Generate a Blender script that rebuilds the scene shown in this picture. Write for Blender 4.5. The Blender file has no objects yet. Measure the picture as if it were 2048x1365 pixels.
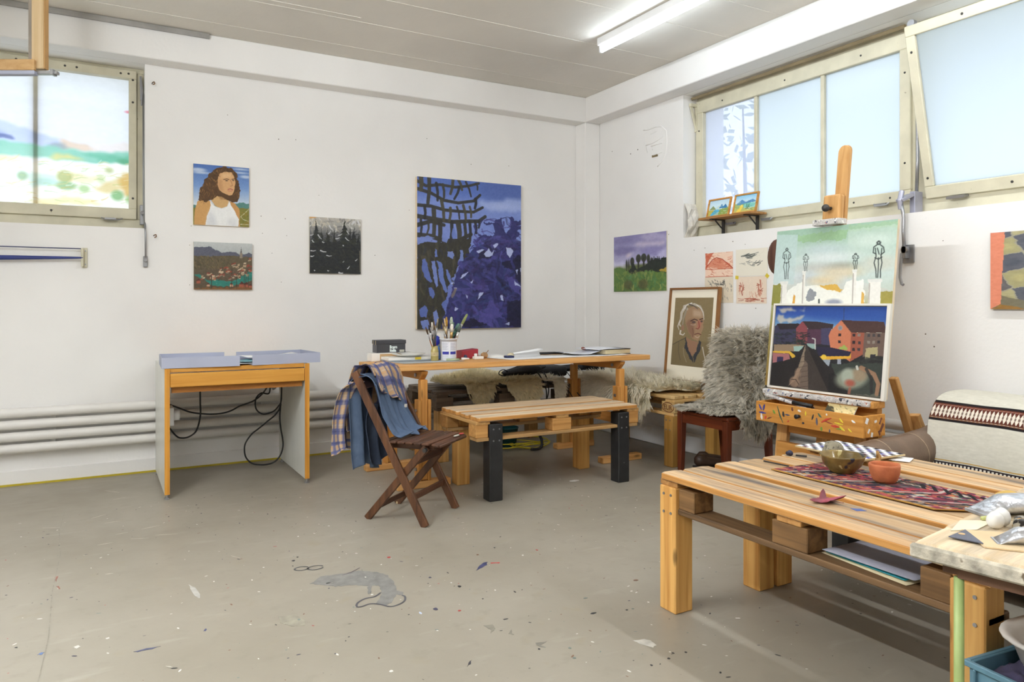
import bpy, bmesh, math, random
import numpy as np
from mathutils import Vector, Matrix, Euler, noise as mnoise

# ---------------------------------------------------------------- camera, world, exposure
sc = bpy.context.scene
C = sc.collection
cam_d = bpy.data.cameras.new('camera'); cam = bpy.data.objects.new('camera', cam_d); C.objects.link(cam)
cam.location = (-4.151, -5.805, 1.2)
cam.rotation_euler = (math.radians(90), 0, math.radians(-29.504))
cam_d.sensor_width = 36; cam_d.lens = 1469.0 / 2048 * 36
cam_d.shift_y = -76.5 / 2048
cam_d.clip_start = 0.02
sc.camera = cam

w = bpy.data.worlds.new('daylight'); sc.world = w; w.use_nodes = True
bg = w.node_tree.nodes['Background']
bg.inputs[0].default_value = (0.82, 0.91, 1.0, 1)
bg.inputs[1].default_value = 1.6

vs = sc.view_settings
vs.view_transform = 'Standard'; vs.look = 'None'; vs.exposure = 0.3; vs.gamma = 1.0
vs.use_curve_mapping = False
sc.cycles.use_denoising = True
sc.cycles.max_bounces = 10; sc.cycles.diffuse_bounces = 6; sc.cycles.glossy_bounces = 4
sc.cycles.transmission_bounces = 6; sc.cycles.transparent_max_bounces = 8
sc.cycles.sample_clamp_indirect = 6.0
sc.cycles.caustics_reflective = False; sc.cycles.caustics_refractive = False
TUBE_POWER = 100.0

R = random.Random(7)
PI = math.pi
V = Vector

# ---------------------------------------------------------------- helpers
def lin(c):
    o = []
    for x in c[:3]:
        x = x / 255.0
        o.append(x / 12.92 if x <= 0.04045 else ((x + 0.055) / 1.055) ** 2.4)
    return (o[0], o[1], o[2], 1.0)

ROOT = {}
def thing(name, label, cat, loc=(0, 0, 0), rz=0.0, group=None, rot=None):
    o = bpy.data.objects.new(name, None); C.objects.link(o)
    o.empty_display_size = 0.05
    o.location = loc; o.rotation_euler = rot if rot else (0, 0, rz)
    ROOT[o.name] = Matrix.Translation(V(loc)) @ Euler(o.rotation_euler).to_matrix().to_4x4()
    tag(o, label, cat, group)
    return o
def tag(o, label=None, cat=None, group=None, kind=None):
    if label: o['label'] = label
    if cat: o['category'] = cat
    if group: o['group'] = group
    if kind: o['kind'] = kind
    return o
def dup(root, loc=None, rz=None, label=None, group=None, parent=None):
    r = root.copy(); C.objects.link(r); r.parent = parent
    if loc is not None: r.location = loc
    if rz is not None: r.rotation_euler = (0, 0, rz)
    if label: r['label'] = label
    if group: r['group'] = group
    for ch in list(root.children): dup(ch, parent=r)
    return r

class MB:
    def __init__(s): s.v = []; s.f = []
    def add(s, vs_, fs_):
        n = len(s.v); s.v += [tuple(p) for p in vs_]; s.f += [tuple(i + n for i in f) for f in fs_]; return s
    def hexa(s, p):
        return s.add(p, [(0, 3, 2, 1), (4, 5, 6, 7), (0, 1, 5, 4), (1, 2, 6, 5), (2, 3, 7, 6), (3, 0, 4, 7)])
    def box(s, x0, x1, y0, y1, z0, z1):
        return s.hexa([(x0, y0, z0), (x1, y0, z0), (x1, y1, z0), (x0, y1, z0), (x0, y0, z1), (x1, y0, z1), (x1, y1, z1), (x0, y1, z1)])
    def obox(s, c, size, rot=(0, 0, 0)):
        m = Euler(rot).to_matrix(); c = V(c); h = V(size) / 2
        P = [(-1, -1, -1), (1, -1, -1), (1, 1, -1), (-1, 1, -1), (-1, -1, 1), (1, -1, 1), (1, 1, 1), (-1, 1, 1)]
        return s.hexa([c + m @ V((a * h.x, b * h.y, d * h.z)) for a, b, d in P])
    def beam(s, p0, p1, wd, ht, up=(0, 0, 1)):
        p0 = V(p0); p1 = V(p1); d = (p1 - p0).normalized(); up = V(up)
        sd = d.cross(up)
        if sd.length < 1e-4: sd = d.cross(V((1, 0, 0)))
        sd.normalize(); u = sd.cross(d).normalized()
        a = sd * wd / 2; b = u * ht / 2
        return s.hexa([p0 - a - b, p0 + a - b, p1 + a - b, p1 - a - b, p0 - a + b, p0 + a + b, p1 + a + b, p1 - a + b])
    def cyl(s, p0, p1, r0, r1=None, n=12):
        r1 = r0 if r1 is None else r1
        p0 = V(p0); p1 = V(p1); d = (p1 - p0).normalized()
        a = d.orthogonal().normalized(); b = d.cross(a)
        vs_ = []
        for p, r in ((p0, r0), (p1, r1)):
            for i in range(n):
                t = 2 * PI * i / n; vs_.append(p + (a * math.cos(t) + b * math.sin(t)) * r)
        fs_ = [(i, (i + 1) % n, n + (i + 1) % n, n + i) for i in range(n)]
        fs_ += [tuple(range(n - 1, -1, -1)), tuple(range(n, 2 * n))]
        return s.add(vs_, fs_)
    def tube(s, pts, r, n=8, closed=False, rs=None):
        pts = [V(p) for p in pts]; m = len(pts); vs_ = []
        prev = None
        for i, p in enumerate(pts):
            a_ = pts[i - 1] if (i > 0 or closed) else pts[i]
            b_ = pts[(i + 1) % m] if (i < m - 1 or closed) else pts[i]
            d = (b_ - a_).normalized()
            if prev is None: a = d.orthogonal().normalized()
            else:
                a = prev - d * prev.dot(d)
                a = a.normalized() if a.length > 1e-5 else d.orthogonal().normalized()
            prev = a; b = d.cross(a); rr = rs[i] if rs else r
            for k in range(n):
                t = 2 * PI * k / n; vs_.append(p + (a * math.cos(t) + b * math.sin(t)) * rr)
        fs_ = []
        for i in range(m if closed else m - 1):
            for k in range(n):
                j = (i + 1) % m
                fs_.append((i * n + k, i * n + (k + 1) % n, j * n + (k + 1) % n, j * n + k))
        if not closed: fs_ += [tuple(range(n - 1, -1, -1)), tuple(range((m - 1) * n, m * n))]
        return s.add(vs_, fs_)
    def lathe(s, prof, c=(0, 0, 0), n=32, sx=1.0, sy=1.0, wob=None):
        vs_ = []; m = len(prof); c = V(c)
        for i, (r, z) in enumerate(prof):
            for k in range(n):
                t = 2 * PI * k / n; q = 1 + (wob(t, i) if wob else 0)
                vs_.append(c + V((r * math.cos(t) * sx * q, r * math.sin(t) * sy * q, z)))
        fs_ = [(i * n + k, i * n + (k + 1) % n, (i + 1) * n + (k + 1) % n, (i + 1) * n + k) for i in range(m - 1) for k in range(n)]
        return s.add(vs_, fs_)
    def prism(s, pts, vec):
        pts = [V(p) for p in pts]; vec = V(vec); n = len(pts)
        fs_ = [tuple(range(n - 1, -1, -1)), tuple(range(n, 2 * n))] + [(i, (i + 1) % n, n + (i + 1) % n, n + i) for i in range(n)]
        return s.add(pts + [p + vec for p in pts], fs_)
    def grid(s, P, cu=False):
        nu = len(P); nv = len(P[0]); vs_ = [p for row in P for p in row]; fs_ = []
        for i in range(nu if cu else nu - 1):
            for j in range(nv - 1):
                i2 = (i + 1) % nu
                fs_.append((i * nv + j, i2 * nv + j, i2 * nv + j + 1, i * nv + j + 1))
        return s.add(vs_, fs_)
    def ball(s, c, r, n=16, m=10, rot=(0, 0, 0), fn=None):
        r = V(r) if not isinstance(r, (int, float)) else V((r, r, r)); mt = Euler(rot).to_matrix(); c = V(c)
        P = []
        for i in range(m + 1):
            ph = PI * i / m; row = []
            for k in range(n):
                t = 2 * PI * k / n
                d = V((math.sin(ph) * math.cos(t), math.sin(ph) * math.sin(t), math.cos(ph)))
                q = fn(d) if fn else 1.0
                row.append(c + mt @ V((d.x * r.x * q, d.y * r.y * q, d.z * r.z * q)))
            P.append(row)
        n0 = len(s.v); vs_ = [p for row in P for p in row]
        fs_ = [(i * n + k, (i + 1) * n + k, (i + 1) * n + (k + 1) % n, i * n + (k + 1) % n) for i in range(m) for k in range(n)]
        return s.add(vs_, fs_)
    def build(s, name, mt, parent=None, smooth=False, bevel=0.0, world=True, seg=1, autosmooth=True):
        me = bpy.data.meshes.new(name)
        vv = [V(p) for p in s.v]
        loc = None
        if parent is not None:
            r = parent
            while r.parent is not None: r = r.parent
            if world and r.name in ROOT:
                inv = ROOT[r.name].inverted(); vv = [inv @ p for p in vv]
        else:
            xs = [p.x for p in vv]; ys = [p.y for p in vv]; zs = [p.z for p in vv]
            loc = V(((min(xs) + max(xs)) / 2, (min(ys) + max(ys)) / 2, min(zs)))
            vv = [p - loc for p in vv]
        me.from_pydata([tuple(p) for p in vv], [], s.f)
        me.validate(); me.update()
        o = bpy.data.objects.new(name, me); C.objects.link(o)
        if parent is not None: o.parent = parent
        else:
            o.location = loc; ROOT[o.name] = Matrix.Translation(loc)
        if mt is not None: me.materials.append(mt)
        if smooth:
            me.polygons.foreach_set('use_smooth', [True] * len(me.polygons))
        if bevel:
            b = o.modifiers.new('bevel', 'BEVEL'); b.width = bevel; b.segments = seg; b.limit_method = 'ANGLE'; b.angle_limit = math.radians(40)
        return o

def fix_normals(o):
    bm = bmesh.new(); bm.from_mesh(o.data); bmesh.ops.recalc_face_normals(bm, faces=bm.faces); bm.to_mesh(o.data); bm.free(); return o

# ---------------------------------------------------------------- materials
def nt(name):
    m = bpy.data.materials.new(name); m.use_nodes = True
    t = m.node_tree; b = t.nodes['Principled BSDF']
    return m, t, b
def N(t, typ, **kw):
    n = t.nodes.new(typ)
    for k, v in kw.items(): setattr(n, k, v)
    return n
MATS = {}
def mat(name, col, rough=0.6, metal=0.0, var=0.08, scale=6.0, bump=0.0, bscale=60.0, spec=0.5, stretch=None, col2=None, spots=None):
    """plain procedural surface: base colour with soft noise variation and fine relief"""
    if name in MATS: return MATS[name]
    m, t, b = nt(name); MATS[name] = m
    b.inputs['Roughness'].default_value = rough; b.inputs['Metallic'].default_value = metal
    b.inputs['Specular IOR Level'].default_value = spec
    tc = N(t, 'ShaderNodeTexCoord'); mp = N(t, 'ShaderNodeMapping')
    t.links.new(tc.outputs['Object'], mp.inputs['Vector'])
    if stretch: mp.inputs['Scale'].default_value = stretch
    nz = N(t, 'ShaderNodeTexNoise'); nz.inputs['Scale'].default_value = scale; nz.inputs['Detail'].default_value = 5
    t.links.new(mp.outputs[0], nz.inputs['Vector'])
    rp = N(t, 'ShaderNodeValToRGB')
    a = lin(col); d = lin(col2) if col2 else tuple(max(0, x * (1 - var * 2)) for x in a[:3]) + (1,)
    c_hi = tuple(min(1, x * (1 + var)) for x in a[:3]) + (1,)
    rp.color_ramp.elements[0].position = 0.32; rp.color_ramp.elements[0].color = d
    rp.color_ramp.elements[1].position = 0.68; rp.color_ramp.elements[1].color = c_hi
    t.links.new(nz.outputs['Fac'], rp.inputs[0])
    out = rp.outputs[0]
    for k, (scol, sscale, thr) in enumerate(spots or []):
        n2 = N(t, 'ShaderNodeTexNoise'); n2.inputs['Scale'].default_value = sscale; n2.inputs['Detail'].default_value = 2
        n2.noise_dimensions = '4D'; n2.inputs['W'].default_value = 3.7 * k + 1
        t.links.new(tc.outputs['Object'], n2.inputs['Vector'])
        r2 = N(t, 'ShaderNodeValToRGB'); r2.color_ramp.elements[0].position = thr; r2.color_ramp.elements[1].position = thr + 0.02
        t.links.new(n2.outputs['Fac'], r2.inputs[0])
        mx = N(t, 'ShaderNodeMix', data_type='RGBA'); t.links.new(r2.outputs[0], mx.inputs[0])
        t.links.new(out, mx.inputs[6]); mx.inputs[7].default_value = lin(scol); out = mx.outputs[2]
    t.links.new(out, b.inputs['Base Color'])
    if bump:
        n3 = N(t, 'ShaderNodeTexNoise'); n3.inputs['Scale'].default_value = bscale; n3.inputs['Detail'].default_value = 4
        t.links.new(mp.outputs[0], n3.inputs['Vector'])
        bp = N(t, 'ShaderNodeBump'); bp.inputs['Strength'].default_value = bump; bp.inputs['Distance'].default_value = 0.01
        t.links.new(n3.outputs['Fac'], bp.inputs['Height']); t.links.new(bp.outputs[0], b.inputs['Normal'])
    return m
def wood(name, ca, cb, axis=0, rough=0.55, grain=1.0, grey=None, greyamt=0.5, knots=True, objvar=0.25, specks=None):
    """planed timber with grain running along an axis, a tone of its own for each piece, optional weathering"""
    if name in MATS: return MATS[name]
    m, t, b = nt(name); MATS[name] = m
    b.inputs['Roughness'].default_value = rough; b.inputs['Specular IOR Level'].default_value = 0.35
    tc = N(t, 'ShaderNodeTexCoord'); oi = N(t, 'ShaderNodeObjectInfo')
    add = N(t, 'ShaderNodeVectorMath', operation='MULTIPLY_ADD'); add.inputs[1].default_value = (1, 1, 1)
    cx = N(t, 'ShaderNodeCombineXYZ')
    ml = N(t, 'ShaderNodeMath', operation='MULTIPLY'); ml.inputs[1].default_value = 37.0
    t.links.new(oi.outputs['Random'], ml.inputs[0])
    for i in range(3): t.links.new(ml.outputs[0], cx.inputs[i])
    t.links.new(tc.outputs['Object'], add.inputs[0]); t.links.new(cx.outputs[0], add.inputs[2])
    mp = N(t, 'ShaderNodeMapping'); s = [38.0 * grain] * 3; s[axis] = 1.6 * grain
    mp.inputs['Scale'].default_value = s; t.links.new(add.outputs[0], mp.inputs['Vector'])
    nz = N(t, 'ShaderNodeTexNoise'); nz.inputs['Scale'].default_value = 1.0; nz.inputs['Detail'].default_value = 6; nz.inputs['Distortion'].default_value = 0.5
    t.links.new(mp.outputs[0], nz.inputs['Vector'])
    rp = N(t, 'ShaderNodeValToRGB'); e = rp.color_ramp.elements
    e[0].position = 0.3; e[0].color = lin(cb); e[1].position = 0.62; e[1].color = lin(ca)
    t.links.new(nz.outputs['Fac'], rp.inputs[0]); out = rp.outputs[0]
    if grey:
        mp2 = N(t, 'ShaderNodeMapping'); s2 = [16.0] * 3; s2[axis] = 1.3
        mp2.inputs['Scale'].default_value = s2; t.links.new(add.outputs[0], mp2.inputs['Vector'])
        n2 = N(t, 'ShaderNodeTexNoise'); n2.inputs['Scale'].default_value = 1.0; n2.inputs['Detail'].default_value = 7; n2.inputs['Roughness'].default_value = 0.65
        t.links.new(mp2.outputs[0], n2.inputs['Vector'])
        r2 = N(t, 'ShaderNodeValToRGB'); r2.color_ramp.elements[0].position = 0.48; r2.color_ramp.elements[1].position = 0.66
        r2.color_ramp.elements[1].color = (greyamt,) * 3 + (1,)
        t.links.new(n2.outputs['Fac'], r2.inputs[0])
        mx = N(t, 'ShaderNodeMix', data_type='RGBA'); t.links.new(r2.outputs[0], mx.inputs[0]); t.links.new(out, mx.inputs[6])
        mx.inputs[7].default_value = lin(grey); out = mx.outputs[2]
    if knots:
        mp3 = N(t, 'ShaderNodeMapping'); s3 = [9.0] * 3; s3[axis] = 3.2
        mp3.inputs['Scale'].default_value = s3; t.links.new(add.outputs[0], mp3.inputs['Vector'])
        vo = N(t, 'ShaderNodeTexVoronoi'); vo.inputs['Scale'].default_value = 1.0; t.links.new(mp3.outputs[0], vo.inputs['Vector'])
        r3 = N(t, 'ShaderNodeValToRGB'); r3.color_ramp.elements[0].position = 0.05; r3.color_ramp.elements[0].color = (0.7,) * 3 + (1,)
        r3.color_ramp.elements[1].position = 0.13; r3.color_ramp.elements[1].color = (0, 0, 0, 1)
        t.links.new(vo.outputs['Distance'], r3.inputs[0])
        mx3 = N(t, 'ShaderNodeMix', data_type='RGBA'); t.links.new(r3.outputs[0], mx3.inputs[0]); t.links.new(out, mx3.inputs[6])
        mx3.inputs[7].default_value = lin(tuple(x * 0.5 for x in cb)); out = mx3.outputs[2]
    for k, (scol, sscale, thr) in enumerate(specks or []):
        n2 = N(t, 'ShaderNodeTexNoise'); n2.inputs['Scale'].default_value = sscale; n2.noise_dimensions = '4D'; n2.inputs['W'].default_value = 5.3 * k
        n2.inputs['Detail'].default_value = 1.5
        t.links.new(add.outputs[0], n2.inputs['Vector'])
        r2 = N(t, 'ShaderNodeValToRGB'); r2.color_ramp.elements[0].position = thr; r2.color_ramp.elements[1].position = thr + 0.015
        t.links.new(n2.outputs['Fac'], r2.inputs[0])
        mx = N(t, 'ShaderNodeMix', data_type='RGBA'); t.links.new(r2.outputs[0], mx.inputs[0]); t.links.new(out, mx.inputs[6])
        mx.inputs[7].default_value = lin(scol); out = mx.outputs[2]
    hs = N(t, 'ShaderNodeHueSaturation'); mr = N(t, 'ShaderNodeMapRange'); mr.inputs[3].default_value = 1 - objvar; mr.inputs[4].default_value = 1 + objvar * 0.5
    t.links.new(oi.outputs['Random'], mr.inputs[0]); t.links.new(mr.outputs[0], hs.inputs['Value']); t.links.new(out, hs.inputs['Color'])
    t.links.new(hs.outputs[0], b.inputs['Base Color'])
    bp = N(t, 'ShaderNodeBump'); bp.inputs['Strength'].default_value = 0.25; bp.inputs['Distance'].default_value = 0.003
    t.links.new(nz.outputs['Fac'], bp.inputs['Height']); t.links.new(bp.outputs[0], b.inputs['Normal'])
    return m
def painted(name, rough=0.55, bump=0.15, bscale=250.0, spec=0.3):
    """paint or weave whose colour is carried by the mesh (a picture, a woven pattern)"""
    if name in MATS: return MATS[name]
    m, t, b = nt(name); MATS[name] = m
    at = N(t, 'ShaderNodeAttribute', attribute_name='Col'); t.links.new(at.outputs['Color'], b.inputs['Base Color'])
    b.inputs['Roughness'].default_value = rough; b.inputs['Specular IOR Level'].default_value = spec
    tc = N(t, 'ShaderNodeTexCoord'); n3 = N(t, 'ShaderNodeTexNoise'); n3.inputs['Scale'].default_value = bscale
    t.links.new(tc.outputs['Object'], n3.inputs['Vector'])
    bp = N(t, 'ShaderNodeBump'); bp.inputs['Strength'].default_value = bump; bp.inputs['Distance'].default_value = 0.002
    t.links.new(n3.outputs['Fac'], bp.inputs['Height']); t.links.new(bp.outputs[0], b.inputs['Normal'])
    return m

def fleece(name, col, var=.12):
    """wool: locks scatter light and let it through"""
    if name in MATS: return MATS[name]
    m = bpy.data.materials.new(name); MATS[name] = m; m.use_nodes = True; t = m.node_tree; t.nodes.clear()
    o = N(t, 'ShaderNodeOutputMaterial'); df = N(t, 'ShaderNodeBsdfDiffuse'); tr = N(t, 'ShaderNodeBsdfTranslucent'); mx = N(t, 'ShaderNodeMixShader'); mx.inputs[0].default_value = .35
    tc = N(t, 'ShaderNodeTexCoord'); nz = N(t, 'ShaderNodeTexNoise'); nz.inputs['Scale'].default_value = 38; nz.inputs['Detail'].default_value = 4
    rp = N(t, 'ShaderNodeValToRGB'); a = lin(col); rp.color_ramp.elements[0].position = .35; rp.color_ramp.elements[1].position = .65
    rp.color_ramp.elements[0].color = tuple(x * (1 - 2 * var) for x in a[:3]) + (1,); rp.color_ramp.elements[1].color = a
    t.links.new(tc.outputs['Object'], nz.inputs['Vector']); t.links.new(nz.outputs['Fac'], rp.inputs[0])
    t.links.new(rp.outputs[0], df.inputs[0]); t.links.new(rp.outputs[0], tr.inputs[0]); t.links.new(df.outputs[0], mx.inputs[1]); t.links.new(tr.outputs[0], mx.inputs[2]); t.links.new(mx.outputs[0], o.inputs[0])
    return m

# ---------------------------------------------------------------- canvases: small numpy painter
class Cv:
    def __init__(s, w_, h_, col=(255, 255, 255), quad=None, seed=1):
        s.w = w_; s.h = h_; s.a = np.zeros((h_, w_, 3)) + np.array(col, float)
        s.yy, s.xx = np.mgrid[0:h_, 0:w_].astype(float)
        s.rg = np.random.RandomState(seed); s.R = random.Random(seed)
        s.Hm = None
        if quad:
            A = []; B = []
            for (x, y), (u, v) in zip(quad, [(0, 0), (w_, 0), (w_, h_), (0, h_)]):
                A.append([x, y, 1, 0, 0, 0, -u * x, -u * y]); B.append(u)
                A.append([0, 0, 0, x, y, 1, -v * x, -v * y]); B.append(v)
            s.Hm = np.append(np.linalg.solve(np.array(A, float), np.array(B, float)), 1).reshape(3, 3)
            s.k = w_ / (0.5 * (math.dist(quad[0], quad[1]) + math.dist(quad[3], quad[2])))
        else: s.k = 1.0
    def m(s, p):
        if s.Hm is None: return (p[0] * s.w, p[1] * s.h)
        q = s.Hm @ np.array([p[0], p[1], 1.0]); return (q[0] / q[2], q[1] / q[2])
    def noise(s, sc_, oct_=4, seed=0):
        rg = np.random.RandomState(seed + 11); out = np.zeros((s.h, s.w)); amp = 1.0; tot = 0
        sx = sy = sc_
        if isinstance(sc_, tuple): sx, sy = sc_
        for o in range(oct_):
            gw = max(2, int(s.w / max(sx, 1)) + 2); gh = max(2, int(s.h / max(sy, 1)) + 2)
            g = rg.rand(gh, gw)
            fx = s.xx / s.w * (gw - 1.001); fy = s.yy / s.h * (gh - 1.001)
            ix = fx.astype(int); iy = fy.astype(int); tx = fx - ix; ty = fy - iy
            tx = tx * tx * (3 - 2 * tx); ty = ty * ty * (3 - 2 * ty)
            out += amp * ((g[iy, ix] * (1 - tx) + g[iy, ix + 1] * tx) * (1 - ty) + (g[iy + 1, ix] * (1 - tx) + g[iy + 1, ix + 1] * tx) * ty)
            tot += amp; amp *= 0.5; sx = max(1, sx / 2); sy = max(1, sy / 2)
        return out / tot
    def blend(s, mask, col):
        c = np.array(col, float); mk = np.clip(mask, 0, 1)[..., None]; s.a = s.a * (1 - mk) + c * mk
    def grad(s, stops):
        t = s.yy / (s.h - 1); ks = [q[0] for q in stops]
        for i in range(3): s.a[..., i] = np.interp(t, ks, [q[1][i] for q in stops])
    def pmask(s, pts, rough=0.0, seed=3):
        P = [s.m(p) for p in pts]; x = s.xx + 0.5; y = s.yy + 0.5
        if rough:
            x = x + (s.noise(10, 3, seed) - 0.5) * rough * 4; y = y + (s.noise(10, 3, seed + 1) - 0.5) * rough * 4
        ins = np.zeros((s.h, s.w), bool); n = len(P)
        for i in range(n):
            x1, y1 = P[i]; x2, y2 = P[(i + 1) % n]
            if y1 == y2: continue
            c = ((y1 > y) != (y2 > y)) & (x < (x2 - x1) * (y - y1) / (y2 - y1) + x1); ins ^= c
        return ins.astype(float)
    def poly(s, pts, col, alpha=1.0, rough=0.0, soft=0, seed=3):
        mk = s.pmask(pts, rough, seed)
        if soft: mk = s.blur(mk, soft)
        s.blend(mk * alpha, col); return mk
    def blur(s, mk, r):
        r = int(max(1, r)); k = np.ones(2 * r + 1) / (2 * r + 1)
        mk = np.apply_along_axis(lambda q: np.convolve(np.pad(q, r, 'edge'), k, 'valid'), 1, mk)
        return np.apply_along_axis(lambda q: np.convolve(np.pad(q, r, 'edge'), k, 'valid'), 0, mk)
    def stroke(s, pts, wd, col, alpha=1.0, w2=None, soft=0.7):
        P = [s.m(p) for p in pts]; wd = wd * s.k; w2 = wd if w2 is None else w2 * s.k
        mw = max(wd, w2) + 2
        x0 = int(max(0, min(p[0] for p in P) - mw)); x1 = int(min(s.w, max(p[0] for p in P) + mw + 1))
        y0 = int(max(0, min(p[1] for p in P) - mw)); y1 = int(min(s.h, max(p[1] for p in P) + mw + 1))
        if x1 <= x0 or y1 <= y0: return
        xx = s.xx[y0:y1, x0:x1] + .5; yy = s.yy[y0:y1, x0:x1] + .5; mk = np.zeros(xx.shape); n = len(P) - 1
        for i in range(n):
            (ax, ay), (bx, by) = P[i], P[i + 1]; dx = bx - ax; dy = by - ay; L = dx * dx + dy * dy + 1e-9
            t = np.clip(((xx - ax) * dx + (yy - ay) * dy) / L, 0, 1)
            d = np.hypot(xx - ax - t * dx, yy - ay - t * dy); ww = wd + (w2 - wd) * (i + t) / n
            mk = np.maximum(mk, np.clip((ww / 2 - d) / soft + 0.5, 0, 1))
        mk = (mk * alpha)[..., None]; s.a[y0:y1, x0:x1] = s.a[y0:y1, x0:x1] * (1 - mk) + np.array(col, float) * mk
    def ell(s, c, rx, ry, col, alpha=1.0, rot=0.0, soft=1.0):
        cx, cy = s.m(c); rx *= s.k; ry *= s.k; dx = s.xx + .5 - cx; dy = s.yy + .5 - cy
        u = dx * math.cos(rot) + dy * math.sin(rot); v = -dx * math.sin(rot) + dy * math.cos(rot)
        d = np.sqrt((u / rx) ** 2 + (v / ry) ** 2); s.blend(np.clip((1 - d) * min(rx, ry) / soft + .5, 0, 1) * alpha, col)
    def dabs(s, n, box, cols, ln, wd, ang=0.0, jit=0.5, alpha=0.8, poly=None):
        mk = s.pmask(poly) if poly else None
        x0, y0, x1, y1 = box
        for _ in range(n):
            p = (s.R.uniform(x0, x1), s.R.uniform(y0, y1))
            if mk is not None:
                q = s.m(p); ix, iy = int(q[0]), int(q[1])
                if not (0 <= ix < s.w and 0 <= iy < s.h) or mk[iy, ix] < .5: continue
            a = ang + s.R.uniform(-jit, jit); l = ln * s.R.uniform(.5, 1.4); b_ = s.R.uniform(-.4, .4)
            q1 = (p[0] + math.cos(a) * l / 2, p[1] + math.sin(a) * l / 2); q2 = (p[0] + math.cos(a + b_) * l, p[1] + math.sin(a + b_) * l)
            s.stroke([p, q1, q2], wd * s.R.uniform(.5, 1.4), s.R.choice(cols), alpha * s.R.uniform(.6, 1), w2=wd * .4)
    def tex(s, amt=10, sc_=6, seed=5, cmul=None):
        n = s.noise(sc_, 4, seed) - .5
        s.a += n[..., None] * amt * 2
        if cmul is not None: s.a += (s.noise(sc_ * 2, 3, seed + 5) - .5)[..., None] * np.array(cmul) * 2
    def lin(s):
        a = np.clip(s.a, 0, 255) / 255.0
        return np.where(a <= .04045, a / 12.92, ((a + .055) / 1.055) ** 2.4)

def picture(cv, O, U, W, name, mt, parent, world=True):
    """a flat painted surface: O bottom-left corner, U along the width, W up the height"""
    O = V(O); U = V(U); W = V(W)
    if world and parent is not None:
        r = parent
        while r.parent is not None: r = r.parent
        if r.name in ROOT:
            inv = ROOT[r.name].inverted(); O2 = inv @ O; U = inv.to_3x3() @ U; W = inv.to_3x3() @ W; O = O2
    nx, ny = cv.w, cv.h
    us = (np.arange(nx) / (nx - 1))[None, :, None]; vs_ = (1 - np.arange(ny) / (ny - 1))[:, None, None]
    P = np.array(O)[None, None] + us * np.array(U)[None, None] + vs_ * np.array(W)[None, None]
    return gridmesh(P, cv.lin(), name, mt, parent)
def gridmesh(P, col, name, mt, parent, smooth=False):
    ny, nx = P.shape[:2]
    idx = np.arange(nx * ny).reshape(ny, nx)
    q = np.stack([idx[1:, :-1], idx[1:, 1:], idx[:-1, 1:], idx[:-1, :-1]], -1).reshape(-1, 4)
    me = bpy.data.meshes.new(name); me.vertices.add(nx * ny); me.vertices.foreach_set('co', P.reshape(-1).astype(np.float32))
    n = len(q); me.loops.add(n * 4); me.loops.foreach_set('vertex_index', q.reshape(-1).astype(np.int32))
    me.polygons.add(n); me.polygons.foreach_set('loop_start', (np.arange(n) * 4).astype(np.int32))
    try: me.polygons.foreach_set('loop_total', np.full(n, 4, np.int32))
    except Exception: pass
    me.update(calc_edges=True); me.validate()
    if smooth: me.polygons.foreach_set('use_smooth', np.ones(n, bool))
    if col is not None:
        at = me.color_attributes.new('Col', 'FLOAT_COLOR', 'POINT')
        cc = np.ones((ny * nx, 4), np.float32); cc[:, :3] = col.reshape(-1, 3); at.data.foreach_set('color', cc.reshape(-1))
    me.materials.append(mt)
    o = bpy.data.objects.new(name, me); C.objects.link(o)
    if parent is not None: o.parent = parent
    return o

def text_mesh(body, size, name, mt, parent, Mx, extrude=0.0004, align='LEFT', spacing=1.0, bold=0.0, line=1.0):
    """flat printed lettering, turned into a mesh; Mx places its local plane"""
    cu = bpy.data.curves.new(name, 'FONT'); cu.body = body; cu.size = size; cu.extrude = extrude; cu.align_x = align
    cu.space_character = spacing; cu.offset = bold; cu.space_line = line; cu.resolution_u = 3
    t = bpy.data.objects.new(name + '_curve', cu); C.objects.link(t)
    bpy.context.view_layer.update()
    dg = bpy.context.evaluated_depsgraph_get()
    me = bpy.data.meshes.new_from_object(t.evaluated_get(dg)); me.name = name
    bpy.data.objects.remove(t); bpy.data.curves.remove(cu)
    M_ = Mx
    if parent is not None:
        r = parent
        while r.parent is not None: r = r.parent
        if r.name in ROOT: M_ = ROOT[r.name].inverted() @ Mx
    me.transform(M_); me.materials.clear(); me.materials.append(mt)
    o = bpy.data.objects.new(name, me); C.objects.link(o)
    if parent is not None: o.parent = parent
    return o
def axes(o, x, y):
    x = V(x).normalized(); y = V(y).normalized(); z = x.cross(y)
    M_ = Matrix((x, y, z)).transposed().to_4x4(); M_.translation = V(o); return M_

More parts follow.
